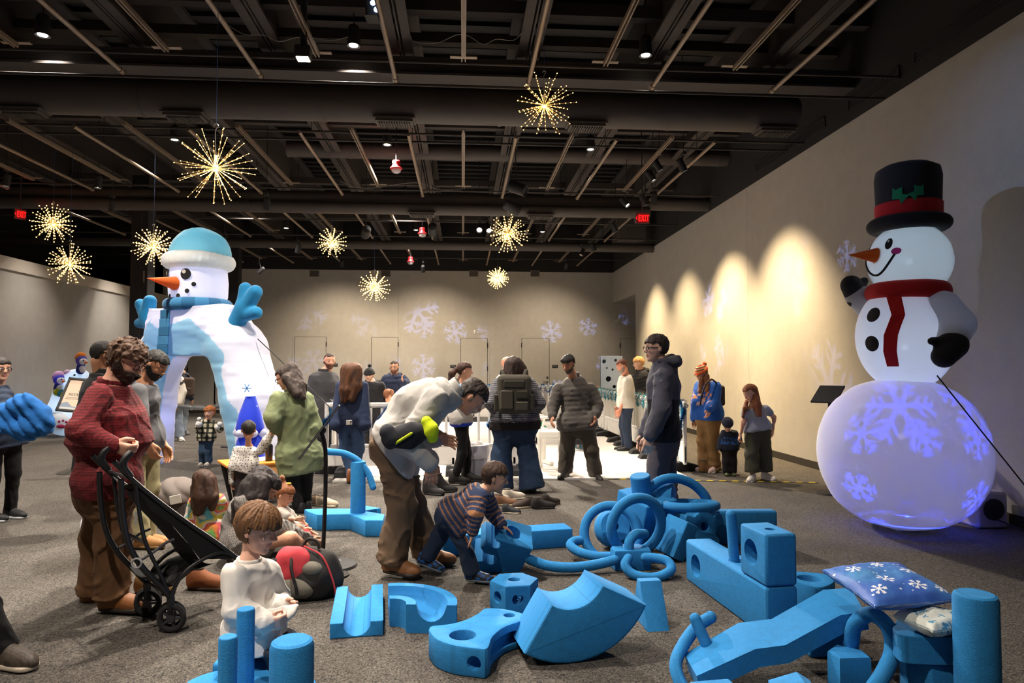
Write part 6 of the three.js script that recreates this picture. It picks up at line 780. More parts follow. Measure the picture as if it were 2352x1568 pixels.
/* --- snowman archway --- */
{ const hd = -30 * Math.PI / 180, F = V(Math.sin(hd), 0, Math.cos(hd)), S = V(F.z, 0, -F.x), A = G(350, 1062), base = A.clone().addScaledVector(S, .98), t = thing('snowman_arch', 'lit snowman archway inflatable with pale blue hat and striped scarf', 'inflatable', base, hd);
  const D = depthOf(base), pathA = [V(-.98, 0, 0), V(-.96, 1.0, 0), V(-.8, 1.72, 0), V(-.52, 2.08, 0), V(.55, 2.1, 0), V(.85, 1.8, 0), V(1.18, 1.0, 0), V(1.42, 0, 0)], R = [.26, .27, .31, .33, .34, .36, .38, .38];
  const f = (x, y, z) => { const zz = z * .82; let d = 1e3; for (let i = 0; i < pathA.length - 1; i++) d = smin(d, capsule(x, y, zz, pathA[i], pathA[i + 1], R[i], R[i + 1]), .1); d = smin(d, Math.max(Math.abs(x) - .6, Math.abs(y - 2.05) - .3, Math.abs(zz) - .24) - .06, .08); d -= noise(x * 5, y * 16, z * 5) * .008; return Math.max(d, -y); };
  const W = lin(0xe6e8f2), Bl = lin(0x8fc6de), col = (x, y, z) => { if (z < .08) return W; let best = 1e9, s = 0, sg = 0, acc = 0; for (let i = 0; i < pathA.length - 1; i++) { const a = pathA[i], b = pathA[i + 1], vx = b.x - a.x, vy = b.y - a.y, q = vx * vx + vy * vy, tt = clamp(((x - a.x) * vx + (y - a.y) * vy) / q, 0, 1), dx = x - a.x - vx * tt, dy = y - a.y - vy * tt, dd = dx * dx + dy * dy, L = Math.sqrt(q); if (dd < best) { best = dd; s = acc + tt * L; sg = (vx * dy - vy * dx) / L; } acc += L; } const edge = .07 + .06 * Math.sin(s * 7) + .02 * Math.sin(s * 15); return sg < edge ? Bl : W; };
  part(t, 'arch_body', meshSDF(f, V(-1.8, -.02, -.6), V(1.9, 2.7, .6), .019, { color: col }), sheerV(.45));
  const SN = sheer(0xe8e8f4, .5), y0 = 2.76; part(t, 'head', wob(lathe([[0, 2.36], [.3, 2.38], [.38, 2.44], [.42, 2.6], [.43, 2.8], [.41, 3.0], [.36, 3.1], [0, 3.12]], 48), .004, 8), SN);
  const c = V(0, y0, 0), BK = felt(0x111114, .04), hatB = felt(0x8ecadb, .45), W2 = felt(0xf2efe8, .4); 
  const cuff = new THREE.LatheGeometry([...Array(15)].map((_, k) => { const a = -1.75 + 3.5 * k / 14; return new THREE.Vector2(.4 + .125 * Math.cos(a), .125 * Math.sin(a)); }), 96); { const p = cuff.attributes.position; for (let i = 0; i < p.count; i++) { const a = Math.atan2(p.getZ(i), p.getX(i)), k = 1 + .018 * Math.sin(a * 34); p.setXYZ(i, p.getX(i) * k, p.getY(i), p.getZ(i) * k); } cuff.computeVertexNormals(); } part(t, 'hat_cuff', cuff.translate(0, 3.13, 0), W2);
  part(t, 'hat_dome', meshSDF((x, y, z) => Math.max(smin(ellip(x, y, z, 0, 3.2, 0, .43, .46, .43), ellip(x, y, z, .27, 3.22, -.05, .22, .3, .24), .12) - Math.abs(noise(x * 4 + y * 9, y * 3, z * 5)) * .015, 3.21 - y), V(-.6, 3.1, -.6), V(.7, 3.75, .6), .02), hatB);
  part(t, 'carrot_nose', new THREE.ConeGeometry(.11, .5, 22).rotateX(Math.PI / 2).translate(0, 0, .2).rotateX(-.05).translate(0, 2.76, .43), felt(0xf27a20, .35));
  const P2 = (h, e) => { const a = h * Math.PI / 180; return V(Math.sin(a) * .432, y0 + e, Math.cos(a) * .432); }, dot = (n, h, e, rw, rh, m, off = 1) => { const pos = [0, 0, 0].slice(3), idx = [], N = 20; const q0 = P2(h, e); pos.push(q0.x * off, q0.y, q0.z * off); for (let k = 0; k < N; k++) { const q = P2(h + rw * Math.cos(k / N * 6.2832), e + rh * Math.sin(k / N * 6.2832)); pos.push(q.x * off, q.y, q.z * off); idx.push(0, 1 + k, 1 + (k + 1) % N); } const g = new THREE.BufferGeometry(); g.setAttribute('position', new THREE.Float32BufferAttribute(pos, 3)); g.setIndex(idx); g.computeVertexNormals(); return part(t, n, g, m); };
  for (const s of [-1, 1]) { dot('eye', s * 27, .13, 10, .085, BK, 1.03); dot('eye_glint', s * 27 - 3, .165, 3.6, .03, W2, 1.045); }
  for (const [h, e] of [[-42, -.02], [-30, -.12], [-12, -.19], [12, -.19], [30, -.12], [42, -.02]]) dot('coal_dot', h, e, 4.4, .034, BK, 1.02);
  const sc = [0x1c6ea0, 0x3a8ac0]; for (let k = 0; k < 16; k++) part(t, 'scarf_stripe', new THREE.TorusGeometry(.4, .1, 12, 5, Math.PI / 8).rotateX(Math.PI / 2).rotateY(k * Math.PI / 8).translate(0, 2.46, 0), felt(sc[k % 2], .25));
  for (let k = 0; k < 6; k++) part(t, 'scarf_stripe', rbox(.2 + k * .008, .135, .03, .012, -.14 - k * .012, 2.3 - k * .13, .46), felt(sc[k % 2], .25));
  const mit = (n, list) => { const q = list.map(([a, b, r1, r2]) => [V(...a), V(...b), r1, r2]), b = boundsOf(q.flatMap(k => [k[0], k[1]]), .2); part(t, n, meshSDF((x, y, z) => { let d = 1e3; for (const k of q) d = smin(d, capsule(x, y, z, k[0], k[1], k[2], k[3]), .04); return d; }, b.min, b.max, .02), felt(0x0a8ec8, .3)); };
  mit('mitten', [[[.92, 2.14, .1], [1.08, 2.38, .1], .13, .13], [[1.06, 2.34, .1], [1.1, 2.66, .1], .11, .09], [[1.1, 2.36, .1], [1.3, 2.6, .1], .12, .1], [[1.08, 2.27, .1], [1.32, 2.3, .1], .1, .09]]); mit('mitten', [[[-.86, 2.1, .1], [-1.02, 2.34, .1], .12, .12], [[-1.02, 2.3, .1], [-.98, 2.56, .1], .11, .1], [[-1.05, 2.32, .1], [-1.2, 2.52, .1], .11, .09], [[-1.02, 2.22, .1], [-1.22, 2.22, .1], .1, .08]]);
  innerLamp(t, V(0, 2.72, 0), .5, 0xe6ecff); innerLamp(t, V(0, 3.42, 0), .4, 0xf2ffff); innerLamp(t, V(0, 3.165, 0), .35, 0xfffaf0); innerLamp(t, V(-.5, 2.05, 0), .28, 0x6a98ff); innerLamp(t, V(.5, 2.05, 0), .25, 0xb8ccff); innerLamp(t, V(1.12, 1.1, 0), .16, 0xe6e0ff); innerLamp(t, V(-.96, .7, 0), .3, 0x8098ff);
  const a2 = at(592, 778, D - .5), b2 = at(776, 952, 9.3); solo('tether_line', 'thin black tether from the arch shoulder to the barrier', 'tether', bar(a2, b2, .007), M.cable); }
/* --- blue tree with a glowing bulb --- */
{ const c = at(574, 1000, 8.9).setY(0), t = thing('tree_inflatable', 'blue cone tree inflatable with a glowing teardrop bulb on top', 'inflatable', c), BL = felt(0x1040c8, .35), W = sheer(0xf0f4ff, .55), r0 = .22;
  part(t, 'lower_tier', wob(lathe([[0, 0], [.24, .0], [.25, .05], [.2, .35], [.16, .56], [.12, .66], [0, .66]], 36), .006, 9), BL); part(t, 'upper_tier', wob(lathe([[0, .66], [.16, .66], [.18, .72], [.14, .9], [.06, 1.13], [0, 1.15]], 36), .005, 9), BL);
  for (let k = 0; k < 6; k++) part(t, 'garland_swag', ball(.065, .15 * Math.cos(k * 1.05), .66, .15 * Math.sin(k * 1.05), 1, .85, 1, 16), W);
  for (let k = 0; k < 9; k++) { const a = k * 2.4, y = .12 + k * .11, r = y < .6 ? lerp(.245, .14, y / .6) : lerp(.17, .07, (y - .7) / .4); part(t, 'white_spot', ball(.017, r * Math.cos(a), y, r * Math.sin(a), 1, 1, 1, 10), W); }
  const bulb = part(t, 'lamp_bulb', lathe([[0, 1.13], [.05, 1.13], [.085, 1.18], [.095, 1.24], [.08, 1.3], [.045, 1.35], [.015, 1.4], [0, 1.42]], 28), W, 'glowing white teardrop bulb'); for (let k = 0; k < 6; k++) { const a = k * 1.047; part(bulb, 'flake_arm', bar(V(-.02 + .0 * k, 1.24, .094), V(-.02 + .06 * Math.cos(a), 1.24 + .06 * Math.sin(a), .085), .006), felt(0x2a7ab8, .3)); }
  innerLamp(t, V(0, 1.24, 0), .22, 0xcfe8ff); innerLamp(t, V(0, .85, 0), .1, 0x4a70ff); innerLamp(t, V(0, .3, 0), .14, 0x3a70ff); }
/* --- polar bear with penguins by the left wall --- */
{ const D = 15.2, base = at(150, 900, D).setY(0), t = thing('polar_bear_inflatable', 'lit polar bear inflatable hugging two penguins by the left wall', 'inflatable', base), loc = (px, py, d = 0) => at(px, py, D + d).sub(base), SN = sheer(0xe8eef4, .5), s = D / FPX;
  const blob = (parent, n, list, k, c, m) => { const q = list.map(([a, b, r1, r2]) => [loc(...a), loc(...b), r1 * s, r2 * s]), b = boundsOf(q.flatMap(w => [w[0], w[1]]), Math.max(...list.map(l => Math.max(l[2], l[3]))) * s + .05); return part(parent, n, meshSDF((x, y, z) => { let d = 1e3; for (const w of q) d = smin(d, capsule(x, y, z, w[0], w[1], w[2], w[3]), k); return Math.max(d, -.0 - y); }, b.min, b.max, c), m); };
  blob(t, 'body', [[[150, 955], [160, 905], 44, 30], [[160, 905], [172, 880], 30, 26], [[120, 970], [190, 975], 18, 22]], .15, .03, SN); blob(t, 'head', [[[168, 872], [182, 868], 24, 22]], .1, .025, SN); blob(t, 'ear', [[[155, 856, -.1], [156, 857, -.1], 8, 8]], .05, .02, felt(0xd8c0d8, .4)); part(t, 'cheek', ball(5 * s, ...loc(166, 875, -.26).toArray(), 1.1, .7, .4), felt(0xc02a72, .3)); part(t, 'eye', ball(2.2 * s, ...loc(171, 861, -.25).toArray()), felt(0x101014, .02));
  blob(t, 'foot', [[[138, 968, -.45], [132, 958, -.25], 18, 16]], .1, .025, SN); part(t, 'paw_pad', ball(9 * s, ...loc(140, 979, -.62).toArray(), 1.1, .5, .4), felt(0xb02a66, .3)); for (const [x, y] of [[136, 968], [145, 966], [152, 969]]) part(t, 'toe_pad', ball(2.8 * s, ...loc(x, y, -.63).toArray(), 1, 1, .5), felt(0xb83a78, .3));
  ['#b8c020', '#2a9ad0', '#c0c428', '#2a90c8'].forEach((c, k) => blob(t, 'scarf_stripe', [[[132 + k * 7, 900 + k * 2.5, -.3], [136 + k * 7, 901 + k * 2.5, -.3], 9, 9]], .05, .025, felt(c, .3)));
  const peng = (x, y, hat, hc2, k) => { blob(t, 'penguin_body', [[[x, y + 22, -.2], [x + 1, y + 12, -.2], 9.5 * k, 8 * k]], .04, .02, felt(0x1030b0, .3)); blob(t, 'penguin_head', [[[x + 2, y, -.22], [x + 2, y - 2, -.22], 11.5 * k, 11.5 * k]], .04, .02, felt(0x4a50d0, .35)); blob(t, 'penguin_face', [[[x + 5, y + 2, -.31], [x + 9, y + 1, -.31], 7 * k, 6 * k]], .04, .018, sheer(0xf4f4fa, .5)); blob(t, 'penguin_belly', [[[x + 4, y + 18, -.28], [x + 5, y + 22, -.28], 6.5 * k, 6 * k]], .04, .018, sheer(0xf4f4fa, .5)); blob(t, 'penguin_hat', [[[x, y - 7, -.2], [x + 1, y - 9, -.2], 11.5 * k, 11 * k]], .04, .02, felt(hat, .45)); part(t, 'beak', new THREE.ConeGeometry(3 * s, 7 * s, 12).rotateZ(-1.57).translate(...loc(x + 14, y + 4, -.36).toArray()), felt(0xf08020, .3)); part(t, 'penguin_eye', ball(1.5 * s, ...loc(x + 7, y - 1, -.38).toArray()), felt(0x203048, .1)); };
  peng(185, 828, 0xf0921c, 0, 1); peng(134, 872, 0xe8b8d8, 0, 1.05);
  innerLamp(t, loc(155, 935), .6, 0xcfe8ff); innerLamp(t, loc(172, 872), .35, 0xd8f4ff); innerLamp(t, loc(186, 828, -.2), .1, 0xffffff); innerLamp(t, loc(135, 872, -.2), .1, 0xf0e4ff); }
/* snowflake projectors on the ceiling tracks */
function projector(p, aim, I, angle, seed, label) { const t = thing('flake_projector', label, 'projector', p), d = aim.clone().sub(p).normalize(), q = new THREE.Quaternion().setFromUnitVectors(V(0, -1, 0), d); part(t, 'housing', lathe([[0, .14], [.09, .13], [.1, .1], [.1, -.2], [.085, -.2], [.085, .06], [0, .07]], 24).applyQuaternion(q), M.black); const S = 2 * .18 * Math.tan(angle * Math.PI / 180) * 1.25; part(t, 'gobo_plate', perforatedPlate(S, 150, seed).translate(0, -.18, 0).applyQuaternion(q), M.black); part(t, 'yoke', bar(V(0, .14, 0), V(0, 6.71 - p.y, 0), .01), M.black);
  const l = new THREE.SpotLight(0x94a8ff, I, 0, angle * Math.PI / 180, .25, 2); l.position.set(0, 0, 0); l.shadow.radius = .012; l.castShadow = true; l.target.position.copy(d); l.name = 'projector_lamp'; l.target.name = 'projector_aim'; t.add(l, l.target); }
projector(V(-.68, 4.6, -15.2), onPlane(1015, 800, 'z', BZ), 210, 12, 21, 'black snowflake projector aimed at the far middle doors'); projector(V(.9, 4.6, -15.4), onPlane(1330, 800, 'z', BZ), 210, 13, 33, 'black snowflake projector aimed at the far right door'); projector(V(-2.2, 4.6, -15.6), onPlane(770, 800, 'z', BZ), 90, 11, 45, 'black snowflake projector aimed at the far left doors'); projector(V(.9, 4.6, -11.6), onPlane(1925, 690, 'x', RX), 60, 15, 57, 'black snowflake projector aimed beside the top-hat snowman'); projector(V(.9, 4.6, -13.0), onPlane(1640, 745, 'x', RX), 110, 11, 69, 'black snowflake projector aimed behind the orange hat');
/* ---------- rink, barriers, tinsel ---------- */
const PLAST = mat(0xdcdad4, .45), RUB = mat(0x18181a, .9);
const RK = { x0: -1.75, x1: 3.12, z0: -9.15, z1: -19.0 };
solo('rink_floor', 'glossy white plastic skating floor of the sock rink', 'rink floor', box(RK.x1 - RK.x0 - .1, .022, RK.z0 - RK.z1, (RK.x0 + RK.x1) / 2, .011, (RK.z0 + RK.z1) / 2), new THREE.MeshPhysicalMaterial({ color: 0xe6e2dc, roughness: .28, clearcoat: .3, clearcoatRoughness: .2 }));
function panel(p, turn, w, label, group) { const t = thing('barrier_panel', label, 'barrier', p, turn, group), n = Math.round(w / .155);
  part(t, 'top_rail', rbox(w - .04, .07, .05, .02, 0, .985, 0), PLAST); part(t, 'kick_panel', [rbox(w - .04, .26, .045, .015, 0, .27, 0), rbox(w - .2, .05, .05, .015, 0, .42, 0)], PLAST); for (const s of [-1, 1]) part(t, 'end_post', rbox(.06, .9, .055, .02, s * (w / 2 - .05), .57, 0), PLAST);
  const g = rbox(.035, .55, .035, .012, 0, .69, 0); for (let k = 1; k < n; k++) { const sl = part(t, 'slat', g, PLAST); sl.position.x = -w / 2 + .05 + (w - .1) * k / n; } const rt = part(t, 'roundel', cyl(.06, .06, .055, 0, 0, 0, 22).rotateX(1.57).translate(0, .26, 0), PLAST);
  for (const s of [-1, 1]) { part(t, 'rubber_foot', extrude(shapeOf([[-.3, 0], [.3, 0], [.25, .09], [.09, .13], [-.09, .13], [-.25, .09]]), .2, .012).translate(0, 0, -.1).rotateY(Math.PI / 2).translate(s * (w / 2 - .3), 0, 0), RUB); part(t, 'leg', rbox(.06, .16, .045, .015, s * (w / 2 - .3), .18, 0), PLAST); } return t; }
for (let k = 0; k < 5; k++) panel(V(RK.x1 + .05, 0, RK.z0 - .4 - 1.85 * (k + .5)), Math.PI / 2, 1.83, k ? 'white slatted plastic barrier panel along the wall side of the rink' : 'white slatted barrier panel by the rink entrance with tinsel trailing', k ? 'wall-side barrier panels' : undefined);
for (let k = 0; k < 5; k++) panel(V(RK.x0 - .05, 0, RK.z0 - .55 - 1.78 * (k + .5)), Math.PI / 2, 1.76, 'white slatted plastic barrier panel along the arch side of the rink', 'arch-side barrier panels');
for (let k = 0; k < 3; k++) panel(V(RK.x0 + .87 + 1.75 * k, 0, RK.z1 - .1), 0, 1.72, 'white slatted plastic barrier panel across the far end of the rink', 'far-end barrier panels');
for (let k = 0; k < 2; k++) panel(V(-1.2 + 1.5 * k, 0, RK.z0 - .52), 0, 1.46, k ? 'white slatted barrier panel behind the ponytail woman' : 'white slatted barrier panel behind the navy-sweater woman');
const TSIL = mat(0xc8ccd0, .22, .9), TBLU = mat(0x0f78b4, .25, .75), TTEAL = mat(0x1f9ab0, .25, .75);
function fringe(pts, r, n, closed) { const c = new THREE.CatmullRomCurve3(pts), pos = []; for (let k = 0; k < n; k++) { const u = (k + rnd()) / n, p = c.getPoint(u), tn_ = c.getTangent(u), a = rnd() * 6.283, x = V(0, 1, 0).cross(tn_).normalize(); if (x.lengthSq() < .1) x.set(1, 0, 0); const y = tn_.clone().cross(x), d = x.multiplyScalar(Math.cos(a)).addScaledVector(y, Math.sin(a)).addScaledVector(tn_, (rnd() - .5) * 1.2).normalize(), L = r * (.7 + .5 * rnd()), e = p.clone().addScaledVector(d, L), w = tn_.clone().cross(d).normalize().multiplyScalar(.006).addScaledVector(tn_, .004); pos.push(p.x - w.x, p.y - w.y, p.z - w.z, p.x + w.x, p.y + w.y, p.z + w.z, e.x, e.y, e.z); } const g = new THREE.BufferGeometry(); g.setAttribute('position', new THREE.Float32BufferAttribute(pos, 3)); g.computeVertexNormals(); return g; }
function tinsel(name, label, pts, r, n, m) { const c = pts[0].clone(), q = pts.map(p => p.clone().sub(c)), t = thing('tinsel_garland', label, 'tinsel', c); part(t, 'core_wire', tube(q, .006, 30, 5), m); const f = part(t, 'tinsel_fringe', fringe(q, r, n), new THREE.MeshStandardMaterial({ color: m.color, roughness: m.roughness, metalness: m.metalness, side: THREE.DoubleSide })); f.userData.kind = 'stuff'; return t; }
const wrap = (a, b, turns, drop, ph) => [...Array(turns * 8 + 1)].map((_, k) => { const u = k / (turns * 8), an = u * turns * 6.283 + ph, n = b.clone().sub(a).normalize().cross(V(0, 1, 0)); return a.clone().lerp(b, u).addScaledVector(n, Math.cos(an) * .05).add(V(0, Math.sin(an) * drop * .5 - drop * .3, 0)); });
{ const a = V(RK.x1 + .05, 1.0, RK.z0 - .45), b = V(RK.x1 + .05, 1.0, RK.z1 + .2); tinsel('t', 'silver tinsel wound along the wall-side barrier rail', wrap(a, b, 26, .2, 0), .06, 5200, TSIL); tinsel('t', 'teal tinsel wound along the wall-side barrier rail', wrap(a, b, 26, .22, 3.1), .06, 5200, TTEAL); tinsel('t', 'blue tinsel end hanging on the entrance barrier post', [V(RK.x1 + .02, 1.02, RK.z0 - .55), V(RK.x1 + .04, .9, RK.z0 - .43), V(RK.x1 - .02, .72, RK.z0 - .42), V(RK.x1 - .04, .52, RK.z0 - .44)], .055, 800, TBLU); }
{ const a = V(RK.x0 - .05, 1.0, RK.z0 - .5), b = V(RK.x0 - .05, 1.0, RK.z1 + .2); tinsel('t', 'silver tinsel wound along the arch-side barrier rail', wrap(a, b, 22, .2, 0), .06, 4200, TSIL); tinsel('t', 'blue tinsel wound along the arch-side barrier rail', wrap(a, b, 22, .22, 3.1), .06, 4200, TBLU); }
{ const y = 1.0, z = RK.z0 - .47; const dd = (p, q, l, m) => tinsel('t', l, [V(p, 1.02, z + .03), V((p + q) / 2, .86, z + .03), V(q, .68, z + .02)], .06, 2400, m); dd(-1.55, -1.98, 'blue tinsel strip slanting on the barrier beside the tablet stand', TBLU); dd(-1.3, -1.75, 'silver tinsel strip slanting on the barrier beside the tablet stand', TSIL); dd(-.95, -1.2, 'blue tinsel strip slanting beside the bending man\'s back', TBLU); dd(-.55, -.9, 'silver tinsel strip slanting above the bending man\'s back', TSIL); dd(.7, .35, 'blue tinsel strip slanting between the two women', TBLU); dd(.85, .5, 'silver tinsel strip slanting between the two women', TSIL); }
{ const y = 1.0, z = RK.z1 - .05; tinsel('t', 'blue and silver tinsel wound on the far-end barrier', wrap(V(RK.x0, 1, z), V(RK.x1, 1, z), 16, .2, 1), .06, 2600, TBLU); tinsel('t', 'silver tinsel wound on the far-end barrier', wrap(V(RK.x0, 1, z), V(RK.x1, 1, z), 16, .2, 4), .06, 2600, TSIL); }
/* silver rope behind the arch */
{ const a = at(372, 915, 13.4), m = at(440, 934, 13.2), b = at(530, 921, 13.0); tinsel('t', 'silver tinsel rope strung low behind the snowman arch', [a, at(400, 930, 13.3), m, at(490, 934, 13.1), b], .07, 3200, TSIL); for (const [p, l] of [[a, 'black rope post behind the arch\'s left leg'], [b, 'black rope post behind the arch\'s right leg']]) { const t = thing('rope_post', l, 'post', V(p.x, 0, p.z)); part(t, 'post', cyl(.025, .025, p.y + .05, 0, (p.y + .05) / 2, 0, 14), M.black); part(t, 'base', cyl(.16, .17, .025, 0, .0125, 0, 26), M.black); part(t, 'finial', ball(.032, 0, p.y + .07, 0), M.black); } }
/* hazard tape */
{ const A = G(1225, 1097), B2 = G(1880, 1109), L = A.distanceTo(B2), n = Math.round(L / .16), t = thing('hazard_tape', 'yellow and black striped tape along the rink edge', 'tape', A, -Math.atan2(B2.z - A.z, B2.x - A.x)); part(t, 'black_tape', box(L, .003, .05, L / 2, .0035, 0), mat(0x16150f, .7)); const st = extrude(shapeOf([[-.06, -.025], [.02, -.025], [.06, .025], [-.02, .025]]), .002, 0).rotateX(-Math.PI / 2), ym = mat(0xc8b014, .6); for (let k = 0; k < n; k++) { const q = part(t, 'yellow_stripe', st, ym); q.position.set((k + .5) * L / n, .0055, 0); } }
/* skate aids */
for (const [px, py, D, l, r] of [[1228, 1040, 10.6, 'white plastic skate aid behind the broad woman', .3], [1262, 1085, 10.1, 'low white plastic skate aid by the rink entrance', -.2]]) { const t = thing('skate_aid', l, 'skate aid', at(px, py, D).setY(.022), r); part(t, 'seat', rbox(.34, .12, .3, .03, 0, .5, 0), PLAST); part(t, 'handle', tube([V(-.14, .55, 0), V(-.14, .72, .02), V(.14, .72, .02), V(.14, .55, 0)], .022, 30), PLAST); for (const s of [-1, 1]) { part(t, 'runner', rbox(.08, .06, .6, .025, s * .16, .03, 0), PLAST); part(t, 'leg', rbox(.05, .44, .1, .015, s * .15, .25, 0), PLAST); } }
/* bin with liner */
{ const t = thing('waste_bin', 'white waste bin with a crumpled clear liner', 'bin', G(1093, 1102)); part(t, 'bucket', lathe([[0, 0], [.13, 0], [.165, .42], [.175, .42], [.175, .45], [.16, .45], [.125, .02], [0, .02]], 32), mat(0xb8b8c4, .5)); const ln = lathe([[.168, .3], [.182, .36], [.184, .47], [.17, .48], [.15, .42]], 40), p = ln.attributes.position; for (let i = 0; i < p.count; i++) { const k = 1 + noise(p.getX(i) * 22, p.getY(i) * 14, p.getZ(i) * 22) * .06; p.setXYZ(i, p.getX(i) * k, p.getY(i) + noise(p.getX(i) * 30, 3, p.getZ(i) * 30) * .012, p.getZ(i) * k); } ln.computeVertexNormals(); part(t, 'liner', ln, mat(0xd8d6dc, .35)); part(t, 'crumpled_paper', wob(ball(.13, 0, .44, 0, 1, .4, 1, 18), .04, 14), mat(0xe0dcd8, .8)); }
/* pale board with round holes */
{ const p = at(1405, 870, 17.6), w = .55, h = 1.78, t = thing('hole_board', 'pale blue board with round holes at the far end of the rink', 'board', V(p.x, 0, p.z)); const s = shapeOf([[-w / 2, .12], [w / 2, .12], [w / 2, h + .03], [-w / 2, h + .03]]); for (const [x, y, r] of [[-.2, 1.67, .05], [.1, 1.7, .04], [.02, 1.46, .03], [-.13, 1.5, .024], [-.09, 1.22, .07], [.06, 1.02, .045], [-.05, .9, .03], [.2, .95, .05], [-.18, .72, .04], [.15, .66, .05], [0, .45, .06]]) s.holes.push(hole(x, y, r)); part(t, 'board', extrude(s, .04, .005), mat(0xa8b8cc, .6)); for (const q of [-1, 1]) part(t, 'foot', rbox(.06, .12, .4, .01, q * .2, .06, .02), mat(0x8a98aa, .6)); part(t, 'back_sheet', box(w - .02, h - .1, .012, 0, h / 2 + .08, -.14), mat(0x2c3440, .9)); part(t, 'spacer', [box(.03, h - .1, .13, -w / 2 + .03, h / 2 + .08, -.07), box(.03, h - .1, .13, w / 2 - .03, h / 2 + .08, -.07)], mat(0x8a98aa, .7)); }
/* ---------- loose shoes ---------- */
function shoeAt(px, py, head, c, sole, label, L = .25, boot = 0, cat = 'shoe') { const p = G(px, py), t = thing('loose_shoe', label, cat, p, head * Math.PI / 180), sc = L / .265, u = shoeUpper.clone(); if (boot) { const q = u.attributes.position; for (let i = 0; i < q.count; i++) if (q.getY(i) > .08) q.setY(i, q.getY(i) + (q.getY(i) - .08) * boot); u.computeVertexNormals(); } const up = part(t, 'upper', u.scale(sc, sc, sc), mat(c, .8)); part(t, 'sole', shoeSole.clone().scale(sc, sc, sc), mat(sole, .8)); part(t, 'collar_lining', new THREE.TorusGeometry(.026 * sc, .008 * sc, 8, 18).rotateX(Math.PI / 2).scale(1, 1, 1.4).translate(0, (.122 + .045 * boot) * sc, -.022 * sc), mat(0x3a3632, .95)); for (let k = 0; k < 3; k++) part(up, 'lace', bar(V(-.02 * sc, (.09 - k * .012) * sc, (.035 + k * .022) * sc), V(.02 * sc, (.09 - k * .012) * sc, (.035 + k * .022) * sc), .004), mat(0xcfc8ba, .9)); }
shoeAt(1130, 1152, 100, 0xa8a296, 0xc8c0b0, 'pale grey sneaker behind the striped boy\'s head', .26); shoeAt(1150, 1160, 80, 0x6a4a34, 0xb8a890, 'brown sneaker between two pale ones'); shoeAt(1168, 1148, 110, 0xc0b6a6, 0xd0c8b8, 'cream sneaker with laces on the carpet', .27); shoeAt(1165, 1178, 70, 0x1c2026, 0xb0a494, 'small black sneaker in front of the cream pair', .19); shoeAt(1212, 1165, -70, 0x3a2c26, 0xc0b09a, 'dark brown shoe with a pale sole', .24); shoeAt(1235, 1168, 95, 0x1e1a18, 0x181412, 'black shoe heaped with the dark brown one', .25); shoeAt(1255, 1160, 120, 0x2c241c, 0x4a3c26, 'black strapped sandal at the end of the shoe row', .24);
shoeAt(985, 1135, 60, 0x141214, 0x101010, 'black furry boot beside the bending man\'s leg', .28, 2); shoeAt(1010, 1130, 90, 0x161416, 0x101010, 'black furry boot next to its twin', .28, 2); shoeAt(722, 1160, 110, 0x8a7460, 0xb0a08a, 'brown clog behind the woman in green'); shoeAt(740, 1162, 70, 0xb8a890, 0xc8b8a0, 'cream clog tipped beside the tablet stand'); shoeAt(1618, 1085, 80, 0x6a4a24, 0x2c2016, 'tan hiking boot against the entrance barrier', .26, 1.2); shoeAt(1632, 1082, 110, 0x5c4020, 0x2c2016, 'second tan hiking boot against the entrance barrier', .26, 1.2);
shoeAt(458, 1352, 80, 0x7a4420, 0x2a1c14, 'brown loafer lying under the stroller', .3); shoeAt(335, 1362, 85, 0x8a6a40, 0x2a1c14, 'tan sandal behind the plaid-shirt man', .26);
/* ---------- stands and signs ---------- */
{ const p = G(741, 1292), D = depthOf(p), t = thing('tablet_stand', 'black bent pole stand with a tilted panel seen edge on', 'info stand', p), loc = (x, y, d = 0) => at(x, y, D + d).sub(p); part(t, 'pole', tube([V(0, .02, 0), loc(745, 1200), loc(748, 1090), loc(746, 1020), loc(738, 990, -.02)], .016, 40, 10), M.black); const a = loc(690, 1050, -.05), b = loc(779, 931, .05), d = b.clone().sub(a), zz = d.clone().normalize(), vx = a.clone().lerp(b, .5).add(p).sub(C0), xx = vx.addScaledVector(zz, -vx.dot(zz)).normalize(); const pm = (w, h, l) => new THREE.BoxGeometry(w, h, l).applyMatrix4(new THREE.Matrix4().makeBasis(xx, zz.clone().cross(xx), zz).setPosition(a.clone().lerp(b, .5))); part(t, 'panel', pm(.36, .016, d.length()), mat(0x1a1a1e, .4)); part(t, 'panel_edge', pm(.37, .007, d.length() + .01), mat(0x5a5a60, .4)); part(t, 'clamp', ball(.025, ...loc(742, 988, -.02).toArray()), M.black); part(t, 'base', cyl(.17, .18, .018, .1, .009, .1, 32), M.black); }
